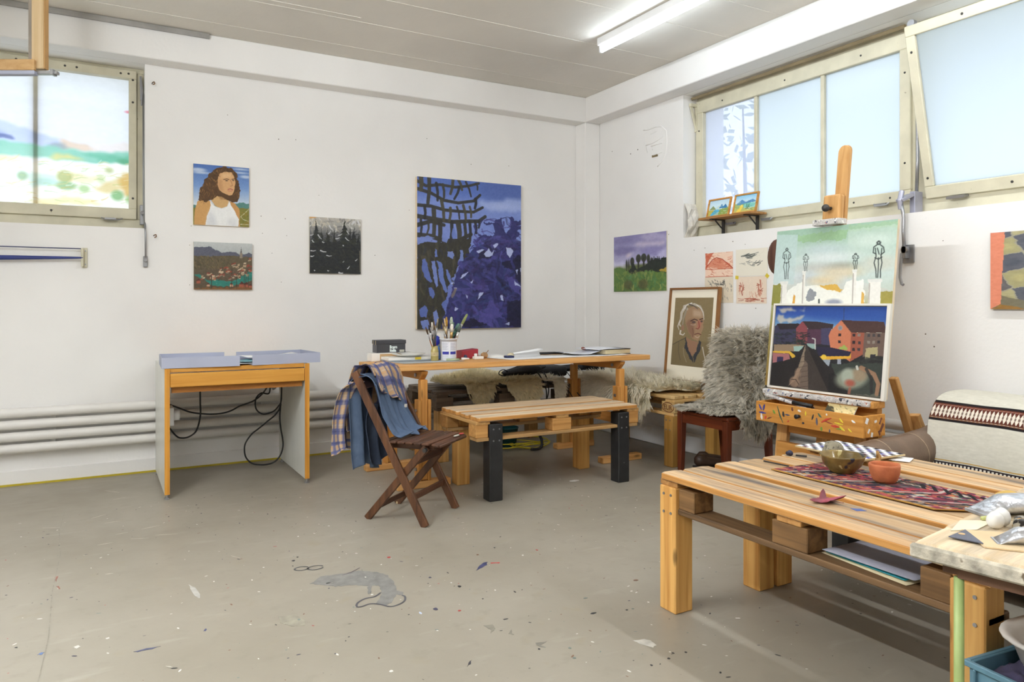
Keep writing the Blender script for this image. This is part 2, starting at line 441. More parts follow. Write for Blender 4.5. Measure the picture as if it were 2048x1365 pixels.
def strands(pts, name, mt, parent, length, width, seed=1, lift=0.35, droop=0.6, curl=0.5, world=True, tip=0.15):
    """fur: every lock is a bent tapering blade; pts = list of (position, normal, flow)"""
    r = random.Random(seed); b = MB()
    for p, n, fl_ in pts:
        p = V(p); n = V(n).normalized(); fl_ = V(fl_)
        L = length * r.uniform(.6, 1.3)
        q = p * (2.2 / length)
        side = (V((mnoise.noise(q), mnoise.noise(q + V((7, 3, 1))), .5 * mnoise.noise(q + V((1, 9, 4))))) * 2.2 + V((r.uniform(-1, 1), r.uniform(-1, 1), r.uniform(-.4, .4))) * .35) * curl
        d = (n * lift + fl_ + side * .6)
        if d.length < 1e-3: d = n
        d.normalize()
        a = d.cross(n)
        if a.length < 1e-3: a = d.orthogonal()
        a.normalize(); wv = a * width * r.uniform(.6, 1.3) / 2
        p1 = p + (d + n * .25).normalized() * L * .5
        d2 = (d + V((0, 0, -droop)) + side * .35).normalized()
        p2 = p1 + d2 * L * .5
        b.add([p - wv, p + wv, p1 + wv * .85, p1 - wv * .85, p2 + wv * tip, p2 - wv * tip], [(0, 1, 2, 3), (3, 2, 4, 5)])
    return b.build(name, mt, parent, smooth=True, world=world)

# ================================================================ MATERIALS FOR THE PLACE
M_wall = mat('white_plaster', (236, 234, 231), rough=0.85, var=0.025, scale=1.3, bump=0.10, bscale=45, spec=0.2)
M_ceil = mat('grey_painted_concrete', (222, 217, 208), rough=0.8, var=0.05, scale=0.9, bump=0.15, bscale=20, spec=0.2)
M_frame = mat('cream_window_paint', (206, 200, 176), rough=0.5, var=0.06, scale=7, bump=0.05, spots=[((150, 140, 115), 30, 0.74)])
M_steel = mat('grey_steel', (160, 160, 162), rough=0.35, metal=0.8, var=0.1)
M_darkmetal = mat('dark_metal', (70, 68, 66), rough=0.5, metal=0.6)
M_black = mat('black_plastic', (22, 22, 24), rough=0.5)
M_pipe = mat('white_pipe_enamel', (226, 223, 218), rough=0.45, var=0.04, scale=3, spots=[((170, 150, 120), 22, 0.77)])
M_yellow = mat('yellow_strip', (190, 170, 40), rough=0.6)
M_white = mat('white_enamel', (238, 238, 238), rough=0.4, var=0.02)

def floor_mat():
    m, t, b = nt('painted_concrete_floor'); MATS['floor'] = m
    tc = N(t, 'ShaderNodeTexCoord')
    def nz(sc_, det, w_=0.0, st=None):
        n = N(t, 'ShaderNodeTexNoise', noise_dimensions='4D'); n.inputs['Scale'].default_value = sc_; n.inputs['Detail'].default_value = det; n.inputs['W'].default_value = w_
        if st:
            mp = N(t, 'ShaderNodeMapping'); mp.inputs['Scale'].default_value = st; mp.inputs['Rotation'].default_value = (0, 0, 0.4)
            t.links.new(tc.outputs['Object'], mp.inputs[0]); t.links.new(mp.outputs[0], n.inputs['Vector'])
        else: t.links.new(tc.outputs['Object'], n.inputs['Vector'])
        return n
    a = nz(0.9, 8); r = N(t, 'ShaderNodeValToRGB'); e = r.color_ramp.elements
    e[0].position = .3; e[0].color = lin((144, 136, 121)); e[1].position = .7; e[1].color = lin((164, 157, 143))
    t.links.new(a.outputs[0], r.inputs[0]); out = r.outputs[0]
    for sc_, col, lo, hi, w_, am, st in ((14, (140, 134, 118), .58, .75, 3, .6, None), (60, (120, 115, 102), .66, .74, 5, .5, None), (4, (184, 179, 167), .6, .78, 9, .35, (1, 4, 1)),
                                        (30, (190, 187, 178), .75, .77, 12, .5, None), (9, (150, 138, 110), .62, .8, 15, .6, None)):
        n = nz(sc_, 5, w_, st); r2 = N(t, 'ShaderNodeValToRGB'); r2.color_ramp.elements[0].position = lo; r2.color_ramp.elements[1].position = hi
        r2.color_ramp.elements[1].color = (am, am, am, 1)
        t.links.new(n.outputs[0], r2.inputs[0])
        mx = N(t, 'ShaderNodeMix', data_type='RGBA'); t.links.new(r2.outputs[0], mx.inputs[0]); t.links.new(out, mx.inputs[6]); mx.inputs[7].default_value = lin(col); out = mx.outputs[2]
    t.links.new(out, b.inputs['Base Color'])
    n = nz(7, 6, 21); mr = N(t, 'ShaderNodeMapRange'); mr.inputs[3].default_value = .28; mr.inputs[4].default_value = .55
    t.links.new(n.outputs[0], mr.inputs[0]); t.links.new(mr.outputs[0], b.inputs['Roughness'])
    b.inputs['Specular IOR Level'].default_value = .45
    bp = N(t, 'ShaderNodeBump'); bp.inputs['Strength'].default_value = .08; bp.inputs['Distance'].default_value = .005
    n = nz(35, 5, 30); t.links.new(n.outputs[0], bp.inputs['Height']); t.links.new(bp.outputs[0], b.inputs['Normal'])
    return m
M_floor = floor_mat()

def frosted(name, col, clear=0.0, vc=False):
    m = bpy.data.materials.new(name); m.use_nodes = True; t = m.node_tree; t.nodes.clear()
    o = N(t, 'ShaderNodeOutputMaterial'); tr = N(t, 'ShaderNodeBsdfTranslucent'); gl = N(t, 'ShaderNodeBsdfGlossy'); mx = N(t, 'ShaderNodeMixShader')
    gl.inputs['Roughness'].default_value = .25; mx.inputs[0].default_value = .04
    if vc:
        at = N(t, 'ShaderNodeAttribute', attribute_name='Col'); t.links.new(at.outputs['Color'], tr.inputs['Color'])
    else: tr.inputs['Color'].default_value = col
    t.links.new(tr.outputs[0], mx.inputs[1]); t.links.new(gl.outputs[0], mx.inputs[2]); last = mx.outputs[0]
    if clear:
        tp = N(t, 'ShaderNodeBsdfTransparent'); m2 = N(t, 'ShaderNodeMixShader'); m2.inputs[0].default_value = clear
        t.links.new(last, m2.inputs[1]); t.links.new(tp.outputs[0], m2.inputs[2]); last = m2.outputs[0]
    t.links.new(last, o.inputs[0]); return m
M_frost = frosted('frosted_glass', (.90, .94, .97, 1))
M_textured = frosted('rippled_clear_glass', (.80, .84, .98, 1), clear=.5)

# ================================================================ ROOM SHELL
def struct(o): o['kind'] = 'structure'; return o
X0, X1, Y0, Y1, ZC, T = -7.6, 0.0, -9.0, 0.0, 3.12, 0.45
SILL, HEAD = 1.727, 2.89
WXL, WXR = -6.4, -3.851        # opening in the left wall
WYN, WYF = -5.05, -1.295       # opening in the right wall
fb = MB(); fb.box(X0 - T, X1 + T, Y0 - T, Y1 + T, -0.2, 0)
floor = struct(fb.build('floor', M_floor))
cb = MB(); cb.box(X0 - T, X1 + T, Y0 - T, Y1 + T, ZC, ZC + .2)
ceil = struct(cb.build('ceiling', M_ceil))
# board marks of the shuttered concrete: fine proud seams
for k, y in enumerate([-.42, -.93, -1.36, -1.95, -2.42, -3.0]):
    b = MB(); b.box(X0, -.165, y - .004, y + .004, ZC - .0025, ZC + .002); s = b.build('board_seam', M_ceil, ceil)
b = MB(); b.box(-6.9, -2.6, -1.005, -.995, ZC - .003, ZC + .001); b.build('board_seam', M_ceil, ceil)
b = MB()
b.box(X0 - T, WXL, Y1, Y1 + T, 0, ZC); b.box(WXR, X1 + T, Y1, Y1 + T, 0, ZC)
b.box(WXL, WXR, Y1, Y1 + T, 0, SILL); b.box(WXL, WXR, Y1, Y1 + T, HEAD, ZC)
wall_left = struct(b.build('wall_left', M_wall))
b = MB()
b.box(X1, X1 + T, WYF, Y1, 0, ZC); b.box(X1, X1 + T, Y0, WYN, 0, ZC)
b.box(X1, X1 + T, WYN, WYF, 0, SILL); b.box(X1, X1 + T, WYN, WYF, HEAD, ZC)
wall_right = struct(b.build('wall_right', M_wall))
b = MB(); b.box(X0 - T, X0, Y0, Y1, 0, ZC); struct(b.build('wall_side', M_wall))
b = MB(); b.box(X0, X1, Y0 - T, Y0, 0, ZC); struct(b.build('wall_front', M_wall))
b = MB(); b.box(X0, X1, -.165, 0, HEAD, ZC); struct(b.build('trim_1', M_wall, bevel=.006))
b = MB(); b.box(-.17, 0, Y0, -.165, HEAD, ZC); struct(b.build('trim_2', M_wall, bevel=.006))
b = MB(); b.box(-.172, 0, -.163, 0, 0, HEAD); struct(b.build('trim_3', M_wall, bevel=.008))
# plinths, yellow strip
b = MB(); b.box(X0, -.172, -.014, 0, 0, .10); struct(b.build('baseboard_left', M_wall, bevel=.004))
b = MB(); b.box(-.03, 0, Y0, -.163, 0, .16); struct(b.build('baseboard_right', M_wall, bevel=.006))
b = MB(); b.box(X0, -.172, -.022, -.0141, 0, .012); struct(b.build('trim_4', M_yellow))

# little holes and chips in the plaster
M_hole = mat('plaster_hole', (110, 100, 88), rough=.9)
def chips(wall, pts, plane):
    for i, (a, z, r) in enumerate(pts):
        r *= .7
        b = MB()
        if plane == 'L': b.cyl((a, -.0012, z), (a, .001, z), r, n=7)
        else: b.cyl((-.0012, a, z), (.001, a, z), r, n=7)
        b.build('nail_hole', M_hole, wall)
LH = [(-2.93, 2.46, .006), (-2.80, 2.47, .005), (-3.06, 1.86, .005), (-2.88, 1.85, .005), (-3.05, 1.73, .004), (-2.87, 1.72, .004), (-2.98, 1.58, .004), (-2.91, 1.36, .004),
      (-2.16, 1.59, .005), (-3.55, 1.76, .004), (-3.56, 1.62, .004), (-3.56, 1.33, .004), (-2.62, 2.05, .004), (-1.86, 1.98, .004), (-1.70, 2.6, .005), (-1.28, 2.42, .005), (-.9, 2.44, .005), (-3.3, 2.6, .004)]
chips(wall_left, LH, 'L')
chips(wall_right, [(-1.12, 1.77, .006), (-1.42, 1.62, .005), (-1.54, 1.63, .005), (-1.83, 1.66, .006), (-2.05, 1.16, .006), (-.62, 2.53, .008), (-.72, 2.55, .008), (-1.95, 1.63, .004), (-.35, 2.6, .006), (-3.4, 1.55, .004), (-3.35, .95, .006), (-3.3, 1.02, .006)], 'R')

# flaking plaster patch on the right wall: raised ragged outlines
b = MB()
def Rw(y, z, d=.004): return (-d, y, z)
for pts, rr in (([(-.80, 2.705), (-.86, 2.695), (-.95, 2.70), (-1.03, 2.69), (-1.09, 2.64), (-1.10, 2.55), (-1.085, 2.45), (-1.03, 2.385), (-.98, 2.36)], .006),
                ([(-.83, 2.565), (-.92, 2.57), (-1.0, 2.585), (-1.06, 2.60)], .006),
                ([(-.90, 2.545), (-.97, 2.55), (-1.04, 2.55)], .007), ([(-.90, 2.545), (-.92, 2.51)], .006), ([(-.83, 2.68), (-.82, 2.6), (-.85, 2.50)], .004),
                ([(-.93, 2.46), (-.98, 2.465), (-1.04, 2.475)], .007), ([(-.89, 2.65), (-.97, 2.66)], .003)):
    b.tube([Rw(*p, .0) for p in pts], rr, n=6)
b.build('flaked_plaster', M_wall, wall_right, smooth=True)
b = MB(); b.obox((-.003, -.95, 2.455), (.006, .07, .018)); b.build('plaster_chip', mat('chip_ochre', (120, 105, 75), rough=.9), wall_right)

# ================================================================ WINDOWS
def rect_frame(b, plane, d0, d1, a0, a1, z0, z1, wa0, wa1, wz0, wz1):
    """four bars of a frame in a wall plane: plane 'L' (x runs along) or 'R' (y runs along); d = depth into the wall"""
    def bx(p0, p1, q0, q1):
        if plane == 'L': b.box(p0, p1, d0, d1, q0, q1)
        else: b.box(d0, d1, p0, p1, q0, q1)
    bx(a0, a1, z0, z0 + wz0); bx(a0, a1, z1 - wz1, z1); bx(a0, a0 + wa0, z0 + wz0, z1 - wz1); bx(a1 - wa1, a1, z0 + wz0, z1 - wz1)
def screw(b, p, n, r=.006): b.cyl(V(p), V(p) + V(n) * .004, r, r * .7, n=8)

# window 1: left wall, closed sash, a painted film over the panes
w1 = thing('window_1', 'cream framed window in the left wall with a painted landscape on its glass', 'window', (-5.1, .17, SILL)); w1['kind'] = 'structure'
b = MB(); rect_frame(b, 'L', .15, .24, WXL, WXR, SILL, HEAD, .06, .045, .075, .035); b.build('frame', M_frame, w1, bevel=.004)
b = MB(); rect_frame(b, 'L', .125, .19, WXL + .05, -3.898, 1.80, 2.868, .07, .05, .075, .06)
sash = b.build('sash', M_frame, w1, bevel=.004)
b = MB(); b.box(-4.53, -4.50, .20, .23, 1.87, 2.81); b.build('mullion', M_frame, w1)
b = MB()
for x, z in ((-3.923, 2.80), (-3.923, 2.64), (-3.923, 1.95), (-4.0, 2.838), (-4.27, 2.838), (-4.34, 2.838), (-4.62, 2.838), (-4.42, 1.835), (-3.95, 2.842)): screw(b, (x, .125, z), (0, -1, 0), .008)
b.build('screw', M_darkmetal, sash)
b = MB(); b.beam((-3.875, .118, 2.83), (-3.87, .118, 2.66), .018, .012); b.tube([(-3.873, .11, 2.83), (-3.862, .10, 2.72), (-3.868, .11, 2.62)], .006); b.build('stay', M_steel, w1, smooth=False)
b = MB(); b.tube([(-3.857, .09, 2.7), (-3.857, .09, 2.2), (-3.857, .07, 1.95), (-3.855, .03, 1.80), (-3.852, -.02, 1.74), (-3.850, -.03, 1.68), (-3.849, -.03, 1.52)], .006, n=8); b.build('opening_rod', M_steel, w1, smooth=True)
b = MB(); b.box(-3.88, -3.855, .07, .12, 1.76, 1.90); b.cyl((-3.865, .09, 1.85), (-3.865, .03, 1.84), .014); b.build('lever_bracket', M_steel, w1, bevel=.003)
b = MB(); b.box(-3.863, -3.836, -.022, 0, 1.452, 1.53); b.cyl((-3.85, -.022, 1.50), (-3.85, -.04, 1.50), .013); b.build('rod_handle', M_steel, w1, bevel=.003)
b = MB(); b.box(-4.10, -4.03, .10, .128, 1.785, 1.80); b.tube([(-4.12, .11, 1.80), (-4.10, .10, 1.788), (-4.02, .10, 1.788), (-3.99, .11, 1.80)], .005); b.build('latch', M_steel, w1)

# window 2: right wall, closed three-light sash
w2 = thing('window_2', 'closed cream window with three frosted panes above the easel', 'window', (.17, -2.2, SILL)); w2['kind'] = 'structure'
b = MB(); rect_frame(b, 'R', .15, .24, -3.17, WYF, SILL, HEAD, .06, .03, .10, .045); b.build('frame', M_frame, w2, bevel=.004)
b = MB(); rect_frame(b, 'R', .125, .18, -3.13, -1.305, 1.82, 2.845, .07, .08, .065, .10)
sash2 = b.build('sash', M_frame, w2, bevel=.004)
for y in (-1.922, -2.502):
    b = MB(); b.box(.135, .18, y - .014, y + .014, 1.885, 2.745); b.build('glazing_bar', M_frame, sash2, bevel=.003)
for i, (y0, y1) in enumerate(((-1.908, -1.387), (-2.488, -1.936), (-3.062, -2.516))):
    b = MB(); b.box(.158, .163, y0, y1, 1.885, 2.745); p = b.build('pane', M_textured if i == 0 else M_frost, sash2)
b = MB()
for y, z in ((-1.345, 2.6), (-1.6, 2.79), (-3.095, 2.6), (-3.095, 2.05), (-2.75, 1.85), (-3.0, 1.85), (-2.2, 2.79), (-2.8, 2.79)): screw(b, (.125, y, z), (-1, 0, 0), .007)
b.build('screw', M_darkmetal, sash2)
for y in (-2.05, -2.95, -1.7):
    b = MB(); b.box(.10, .128, y - .035, y + .035, 1.803, 1.82); b.tube([(.115, y - .05, 1.82), (.105, y - .04, 1.808), (.105, y + .04, 1.808), (.115, y + .05, 1.82)], .006); b.build('latch', M_steel, w2)
b = MB(); b.box(.06, .15, -1.325, -1.297, 2.80, 2.825); b.beam((.07, -1.31, 2.80), (.13, -1.31, 2.62), .02, .012, up=(0, 1, 0)); b.box(.12, .14, -1.325, -1.297, 2.60, 2.80); b.build('corner_stay', M_frame, w2)
b = MB(); b.cyl((.09, -1.30, 2.868), (.09, -3.12, 2.868), .012); b.build('shade_rail', mat('rust_rail', (150, 135, 105), rough=.6), w2)

# window 3: tilting sash, open at the top
w3 = thing('window_3', 'tilted open cream sash with one frosted pane, its top leaning into the room', 'window', (.17, -4.1, SILL)); w3['kind'] = 'structure'
b = MB(); rect_frame(b, 'R', .15, .24, WYN, -3.17, SILL, HEAD, .06, .06, .10, .045); b.build('frame', M_frame, w3, bevel=.004)
ang = math.atan2(.215, .97); TS = Matrix.Translation((.125, 0, 1.815)) @ Matrix.Rotation(-ang, 4, 'Y')
def tilted(b):
    b.v = [tuple(TS @ V(p)) for p in b.v]; return b
b = MB(); rect_frame(b, 'R', 0, .05, -5.0, -3.225, 0, 1.0, .07, .055, .07, .06); sash3 = tilted(b).build('sash', M_frame, w3, bevel=.004)
b = MB(); b.box(.02, .025, -4.93, -3.28, .07, .94); tilted(b).build('pane', M_frost, sash3)
b = MB(); b.box(.0, .045, -3.965, -3.935, .06, .95); tilted(b).build('glazing_bar', M_frame, sash3)
b = MB()
for y, z in ((-3.252, .12), (-3.252, .85), (-3.70, .035), (-3.55, .97)): screw(b, (0, y, z), (-1, 0, 0), .008)
tilted(b).build('screw', M_darkmetal, sash3)
b = MB(); b.box(-.03, .02, -3.46, -3.36, -.015, .0); tilted(b).build('latch', M_steel, w3)
b = MB(); b.beam((.12, -3.19, 2.835), (-.07, -3.235, 2.79), .02, .012); b.tube([(.10, -3.20, 2.84), (.02, -3.21, 2.80), (.05, -3.20, 2.70), (.11, -3.20, 2.60)], .007); b.cyl((.0, -3.21, 2.84), (.03, -3.21, 2.84), .022); b.build('stay_bracket', M_steel, w3)
b = MB(); b.tube([(.10, -3.19, 2.60), (.10, -3.19, 2.3), (.11, -3.185, 2.05), (.10, -3.185, 1.86)], .010); b.build('opening_rod', M_steel, w3, smooth=True)
b = MB(); b.box(.05, .13, -3.205, -3.172, 1.728, 1.86); b.beam((.05, -3.18, 1.84), (-.045, -3.17, 1.80), .05, .02); b.tube([(-.02, -3.17, 1.86), (-.04, -3.17, 1.80), (-.03, -3.17, 1.75)], .016, n=8); b.build('lever_bracket', mat('lilac_grey_steel', (172, 172, 188), rough=.4, metal=.5), w3, bevel=.003)
b = MB(); b.tube([(-.035, -3.175, 1.79), (-.034, -3.19, 1.70), (-.03, -3.185, 1.62), (-.03, -3.19, 1.52)], .010); b.build('crank_rod', M_steel, w3, smooth=True)
b = MB(); b.box(-.012, 0, -3.235, -3.165, 1.435, 1.54); b.box(-.05, -.012, -3.21, -3.185, 1.46, 1.53); b.cyl((-.05, -3.20, 1.51), (-.03, -3.20, 1.51), .02); b.tube([(-.045, -3.185, 1.49), (-.05, -3.18, 1.42), (-.05, -3.178, 1.35), (-.052, -3.19, 1.31), (-.055, -3.20, 1.305)], .009); b.build('crank_handle', M_steel, w3, smooth=False)
# inner cheek of crumbling stone at the window corner
b = MB(); b.box(.01, .12, -1.34, -1.296, SILL, 2.0)
cheek = MB()
P = []
for i in range(7):
    z = SILL + .005 + .27 * i / 6; row = []
    for j in range(5):
        d = .01 + .115 * j / 4; bulge = .06 * math.sin(PI * i / 6) ** .6 * (1 - .25 * j / 4)
        row.append((d, -1.297 - bulge * (.7 + .5 * mnoise.noise((i * .9, j * .8, 2.2))), z))
    P.append(row)
cheek.grid(P)
b = cheek.build('broken_masonry', mat('flaky_masonry', (222, 216, 205), rough=.9, var=.12, scale=14, bump=.6, bscale=30), wall_right)
sm = b.modifiers.new('thick', 'SOLIDIFY'); sm.thickness = .01

# outside: ground and a hedge seen blurred through the clear pane
M_ground = mat('pale_gravel', (190, 190, 185), rough=.95, var=.15, scale=8)
b = MB(); b.box(.46, 16, -12, 12, 1.2, 1.45); struct(b.build('ground_outside_right', M_ground))
b = MB(); b.box(-14, .45, .46, 14, 1.2, 1.45); struct(b.build('ground_outside_left', M_ground))
M_leaf = mat('hedge_leaf', (130, 150, 120), rough=.6, var=.2, scale=3)
hb = MB(); rr = random.Random(3)
for _ in range(1500):
    c = V((rr.uniform(1.7, 2.6), rr.uniform(-1.2, 1.6), rr.uniform(1.5, 4.3)))
    if rr.random() < .35: continue
    u = V((rr.uniform(-1, 1), rr.uniform(-1, 1), rr.uniform(-1, 1))).normalized(); v_ = u.orthogonal().normalized()
    s_ = rr.uniform(.04, .10)
    hb.add([c - u * s_, c + v_ * s_ * .5, c + u * s_, c - v_ * s_ * .5], [(0, 1, 2, 3)])
hed = thing('hedge', 'pale leafy hedge outside the clear window pane', 'hedge', (2.1, .2, 1.45))
hb.build('foliage', M_leaf, hed)
b = MB()
for x, y in ((2.1, -.7), (2.2, .1), (2.0, .9)): b.tube([(x, y, 1.45), (x + .05, y + .03, 2.3), (x - .03, y, 3.4)], .03, rs=[.035, .025, .008])
b.build('stem', mat('bark', (90, 75, 60)), hed)

# ================================================================ RADIATOR PIPES
def pipes(name, label, a0, a1, plane, zs, brk):
    t = thing(name, label, 'radiator', ((a0 + a1) / 2, -.06, zs[-1] - .03) if plane == 'L' else (-.06, (a0 + a1) / 2, zs[-1] - .03))
    for z in zs:
        b = MB()
        if plane == 'L': b.cyl((a0, -.055, z), (a1, -.055, z), .031, n=20)
        else: b.cyl((-.055, a0, z), (-.055, a1, z), .031, n=20)
        b.build('pipe', M_pipe, t, smooth=True)
    for a in brk:
        b = MB()
        if plane == 'L': b.box(a - .012, a + .012, -.03, -.0005, zs[-1] - .03, zs[0] + .03)
        else: b.box(-.03, -.0005, a - .012, a + .012, zs[-1] - .03, zs[0] + .03)
        b.build('bracket', M_pipe, t)
    return t
pipes('pipe_radiator', 'four white horizontal heating pipes along the wall behind the desk and work table', -7.5, -.75, 'L', (.482, .404, .326, .248), (-6, -4.4, -3.05, -1.9, -1.0))
pipes('pipe_radiator', 'white heating pipes low on the wall behind the easel and sofa', -8.5, -2.15, 'R', (.482, .404, .326, .248), (-7, -5.2, -3.75, -2.4))

# ================================================================ CEILING LIGHTS
def emis(name, col, st):
    m = bpy.data.materials.new(name); m.use_nodes = True; t = m.node_tree; t.nodes.clear()
    o = N(t, 'ShaderNodeOutputMaterial'); e = N(t, 'ShaderNodeEmission'); e.inputs[0].default_value = col; e.inputs[1].default_value = st
    t.links.new(e.outputs[0], o.inputs[0]); return m
M_tube = emis('fluorescent_tube', (.80, .91, 1.0, 1), TUBE_POWER * .3)
M_tube_w = emis('neutral_fluorescent_tube', (.91, .955, 1.0, 1), TUBE_POWER * 1.25)
M_tube_fill = emis('added_fill_tube', (.91, .955, 1.0, 1), TUBE_POWER * 4.0)  # strong tube for the fill batten added by the left wall
def batten(x, y0, y1, label, m, drop=.0):
    t = thing('ceiling_light', label, 'light', (x, (y0 + y1) / 2, 3.12), group='fluorescent battens on the ceiling')
    ZC = 3.12 - drop
    for y in ((y0 + .3, y1 - .3) if drop else ()):  # only the added fill battens hang on rods, to throw light up
        b = MB(); b.cyl((x, y, ZC), (x, y, 3.12), .006, n=8); b.build('suspension_rod', M_steel, t)
    b = MB(); b.box(x - .03, x + .03, y0, y1, ZC - .055, ZC); b.build('batten', M_white, t, bevel=.004)
    for y in (y0 + .012, y1 - .012):
        b = MB(); b.box(x - .014, x + .014, y - .01, y + .01, ZC - .105, ZC - .055); b.build('lamp_holder', M_white, t, bevel=.003)
    b = MB(); b.cyl((x, y0 + .022, ZC - .088), (x, y1 - .022, ZC - .088), .015, n=14); b.build('tube', m, t, smooth=True)
batten(-.96, -2.99, -1.47, 'lit fluorescent batten on the ceiling near the room corner', M_tube)
batten(-.96, -5.00, -3.48, 'fluorescent batten over the pallet coffee tables, in line with another', M_tube_w)
batten(-.96, -7.00, -5.48, 'fluorescent batten over the old work table, last in its line', M_tube_w)
for y0, ds, m_ in ((-3.9, 'next to the left wall', M_tube_fill), (-5.9, 'in the middle of its row', M_tube_w), (-7.9, 'next to the front wall', M_tube_w)):  # unseen row added to brighten the left wall and the ceiling
    batten(-4.9, y0, y0 + 1.52, 'added unseen fill batten hung over the open floor, ' + ds, m_, .40)

# ================================================================ PALLET BENCHES
W_near = wood('weathered_pine_boards', (212, 182, 142), (188, 148, 104), 0, grey=(104, 95, 90), greyamt=.95)
W_side = wood('sawn_board_edge', (196, 142, 78), (160, 108, 50), 0, knots=False)
W_nearz = wood('pine_post', (222, 172, 100), (190, 134, 66), 2, objvar=.18)
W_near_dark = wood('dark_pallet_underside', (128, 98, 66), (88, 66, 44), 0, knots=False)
W_near_y = wood('pallet_cross_board', (190, 142, 84), (150, 104, 56), 1)
W_bench = wood('bleached_pallet_boards', (226, 204, 172), (190, 156, 112), 0, grey=(160, 150, 140), greyamt=.7)
W_bench_y = wood('pale_pallet_cross_board', (205, 160, 100), (170, 122, 66), 1)
W_bench_x = wood('pale_pallet_runner', (196, 156, 102), (160, 118, 68), 0, grey=(130, 118, 100), greyamt=.6)
W_old = wood('grey_brown_old_pallet', (112, 92, 72), (72, 58, 44), 0, grey=(96, 86, 76), greyamt=.6)
W_oldz = wood('old_pallet_post', (190, 146, 86), (150, 110, 60), 2)
W_eur = wood('fresh_pallet_boards', (230, 196, 138), (204, 160, 98), 0)
W_eur_y = wood('fresh_pallet_cross', (222, 186, 126), (190, 146, 84), 1)
W_eurz = wood('fresh_pallet_post', (206, 158, 84), (176, 126, 56), 2)
M_blackleg = mat('chipped_black_paint', (30, 30, 31), rough=.55, var=.2, scale=20, spots=[((215, 210, 200), 16, .745)])
def bench(name, label, loc, rz, L, W, H, mb, my, mx, mz, boards, group, leg_out=False, mleg=None, mblk=None, ends=.0, seed=1, under=False, side=None):
    """half-pallet bench, long side along local x; boards = [(y0, y1)...]"""
    r = random.Random(seed); t = thing(name, label, 'table' if 'table' in name else 'bench', loc, rz, group)
    for y0, y1 in boards:
        e0 = r.uniform(0, .012); e1 = r.uniform(0, .012); dz = r.uniform(-.0015, .0015)
        c = .022; b = MB()
        b.prism([(-L / 2 + e0 + c * .6, y0, H - .023 + dz), (L / 2 - e1 - c * .6, y0, H - .023 + dz), (L / 2 - e1, y0 + c, H - .023 + dz), (L / 2 - e1, y1 - c, H - .023 + dz), (L / 2 - e1 - c * .6, y1, H - .023 + dz),
                 (-L / 2 + e0 + c * .6, y1, H - .023 + dz), (-L / 2 + e0, y1 - c, H - .023 + dz), (-L / 2 + e0, y0 + c, H - .023 + dz)], (0, 0, .023))
        o = b.build('board', mb, t, world=False, bevel=.003)
        if side:
            o.data.materials.append(side); o.data.polygons.foreach_set('material_index', [0, 0] + [1] * (len(o.data.polygons) - 2))
    yr = W / 2 - .065
    xs = (-L / 2 + .05, 0, L / 2 - .05)
    for x in xs:
        b = MB(); b.box(x - .048, x + .048, -W / 2 + .012, W / 2 - .012, H - .045, H - .024); b.build('cross_board', my, t, world=False, bevel=.002)
    bx = L / 2 - (.145 if leg_out else .072 if under else .045)
    for x in (-bx, 0, bx):
        for y in (-yr, yr):
            wx = .07 if x == 0 or under else .042
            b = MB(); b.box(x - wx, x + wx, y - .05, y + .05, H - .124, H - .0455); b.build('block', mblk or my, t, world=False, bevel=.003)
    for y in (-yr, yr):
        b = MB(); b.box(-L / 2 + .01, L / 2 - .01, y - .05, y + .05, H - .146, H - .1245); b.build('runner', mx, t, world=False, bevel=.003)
    lx = L / 2 - (.055 if leg_out or under else .135)
    for i, (sx, sy) in enumerate(((-1, -1), (1, -1), (1, 1), (-1, 1))):
        y = sy * (W / 2 - .046); x = sx * lx
        m = (mleg or {}).get(i, mz)
        z1 = H - (.1465 if under else .0455)
        b = MB(); b.box(x - .045, x + .045, y - .045, y + .045, 0, z1); lg = b.build('leg', m, t, world=False, bevel=.004)
        for dx in (-.02, .02):
            for dz in (.03, .10):
                b = MB(); b.cyl((x + dx, y + sy * .045, z1 - dz), (x + dx, y + sy * .0475, z1 - dz), .0055, n=8); b.build('screw', M_steel, lg, world=False)
    return t
BB = [(-.275, -.165), (-.160, -.012), (.022, .140), (.146, .275)]
BN = [(-.275, -.172), (-.166, -.026), (.018, .134), (.141, .275)]
bench('pallet_bench', 'pale pallet bench with two black-painted legs in front of the work table', (-1.565, -1.628, 0), math.radians(-.3), 1.235, .55, .512, W_bench, W_bench_y, W_bench_x, W_nearz, [(-y1, -y0) for y0, y1 in BB][::-1],
      'pallet furniture', mleg={0: M_blackleg, 1: M_blackleg}, mblk=wood('pallet_block_end', (200, 150, 88), (158, 108, 54), 0), seed=2, side=W_side)
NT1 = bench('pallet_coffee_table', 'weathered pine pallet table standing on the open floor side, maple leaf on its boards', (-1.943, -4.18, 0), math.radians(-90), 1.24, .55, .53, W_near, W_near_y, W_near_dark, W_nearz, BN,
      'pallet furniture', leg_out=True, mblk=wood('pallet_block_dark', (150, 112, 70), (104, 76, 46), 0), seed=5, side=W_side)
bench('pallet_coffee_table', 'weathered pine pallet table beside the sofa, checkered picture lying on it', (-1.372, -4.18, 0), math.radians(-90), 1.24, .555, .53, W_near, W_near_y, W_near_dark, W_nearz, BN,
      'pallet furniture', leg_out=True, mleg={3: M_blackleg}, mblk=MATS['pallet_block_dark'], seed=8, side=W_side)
bench('pallet_bench', 'dark old pallet bench under the work table along the left wall', (-1.325, -.44, 0), 0, 1.22, .62, .53, W_old, W_old, W_old, W_oldz,
      [(-.31, -.17), (-.16, -.02), (.0, .14), (.16, .31)], 'pallet furniture', seed=9, under=True)
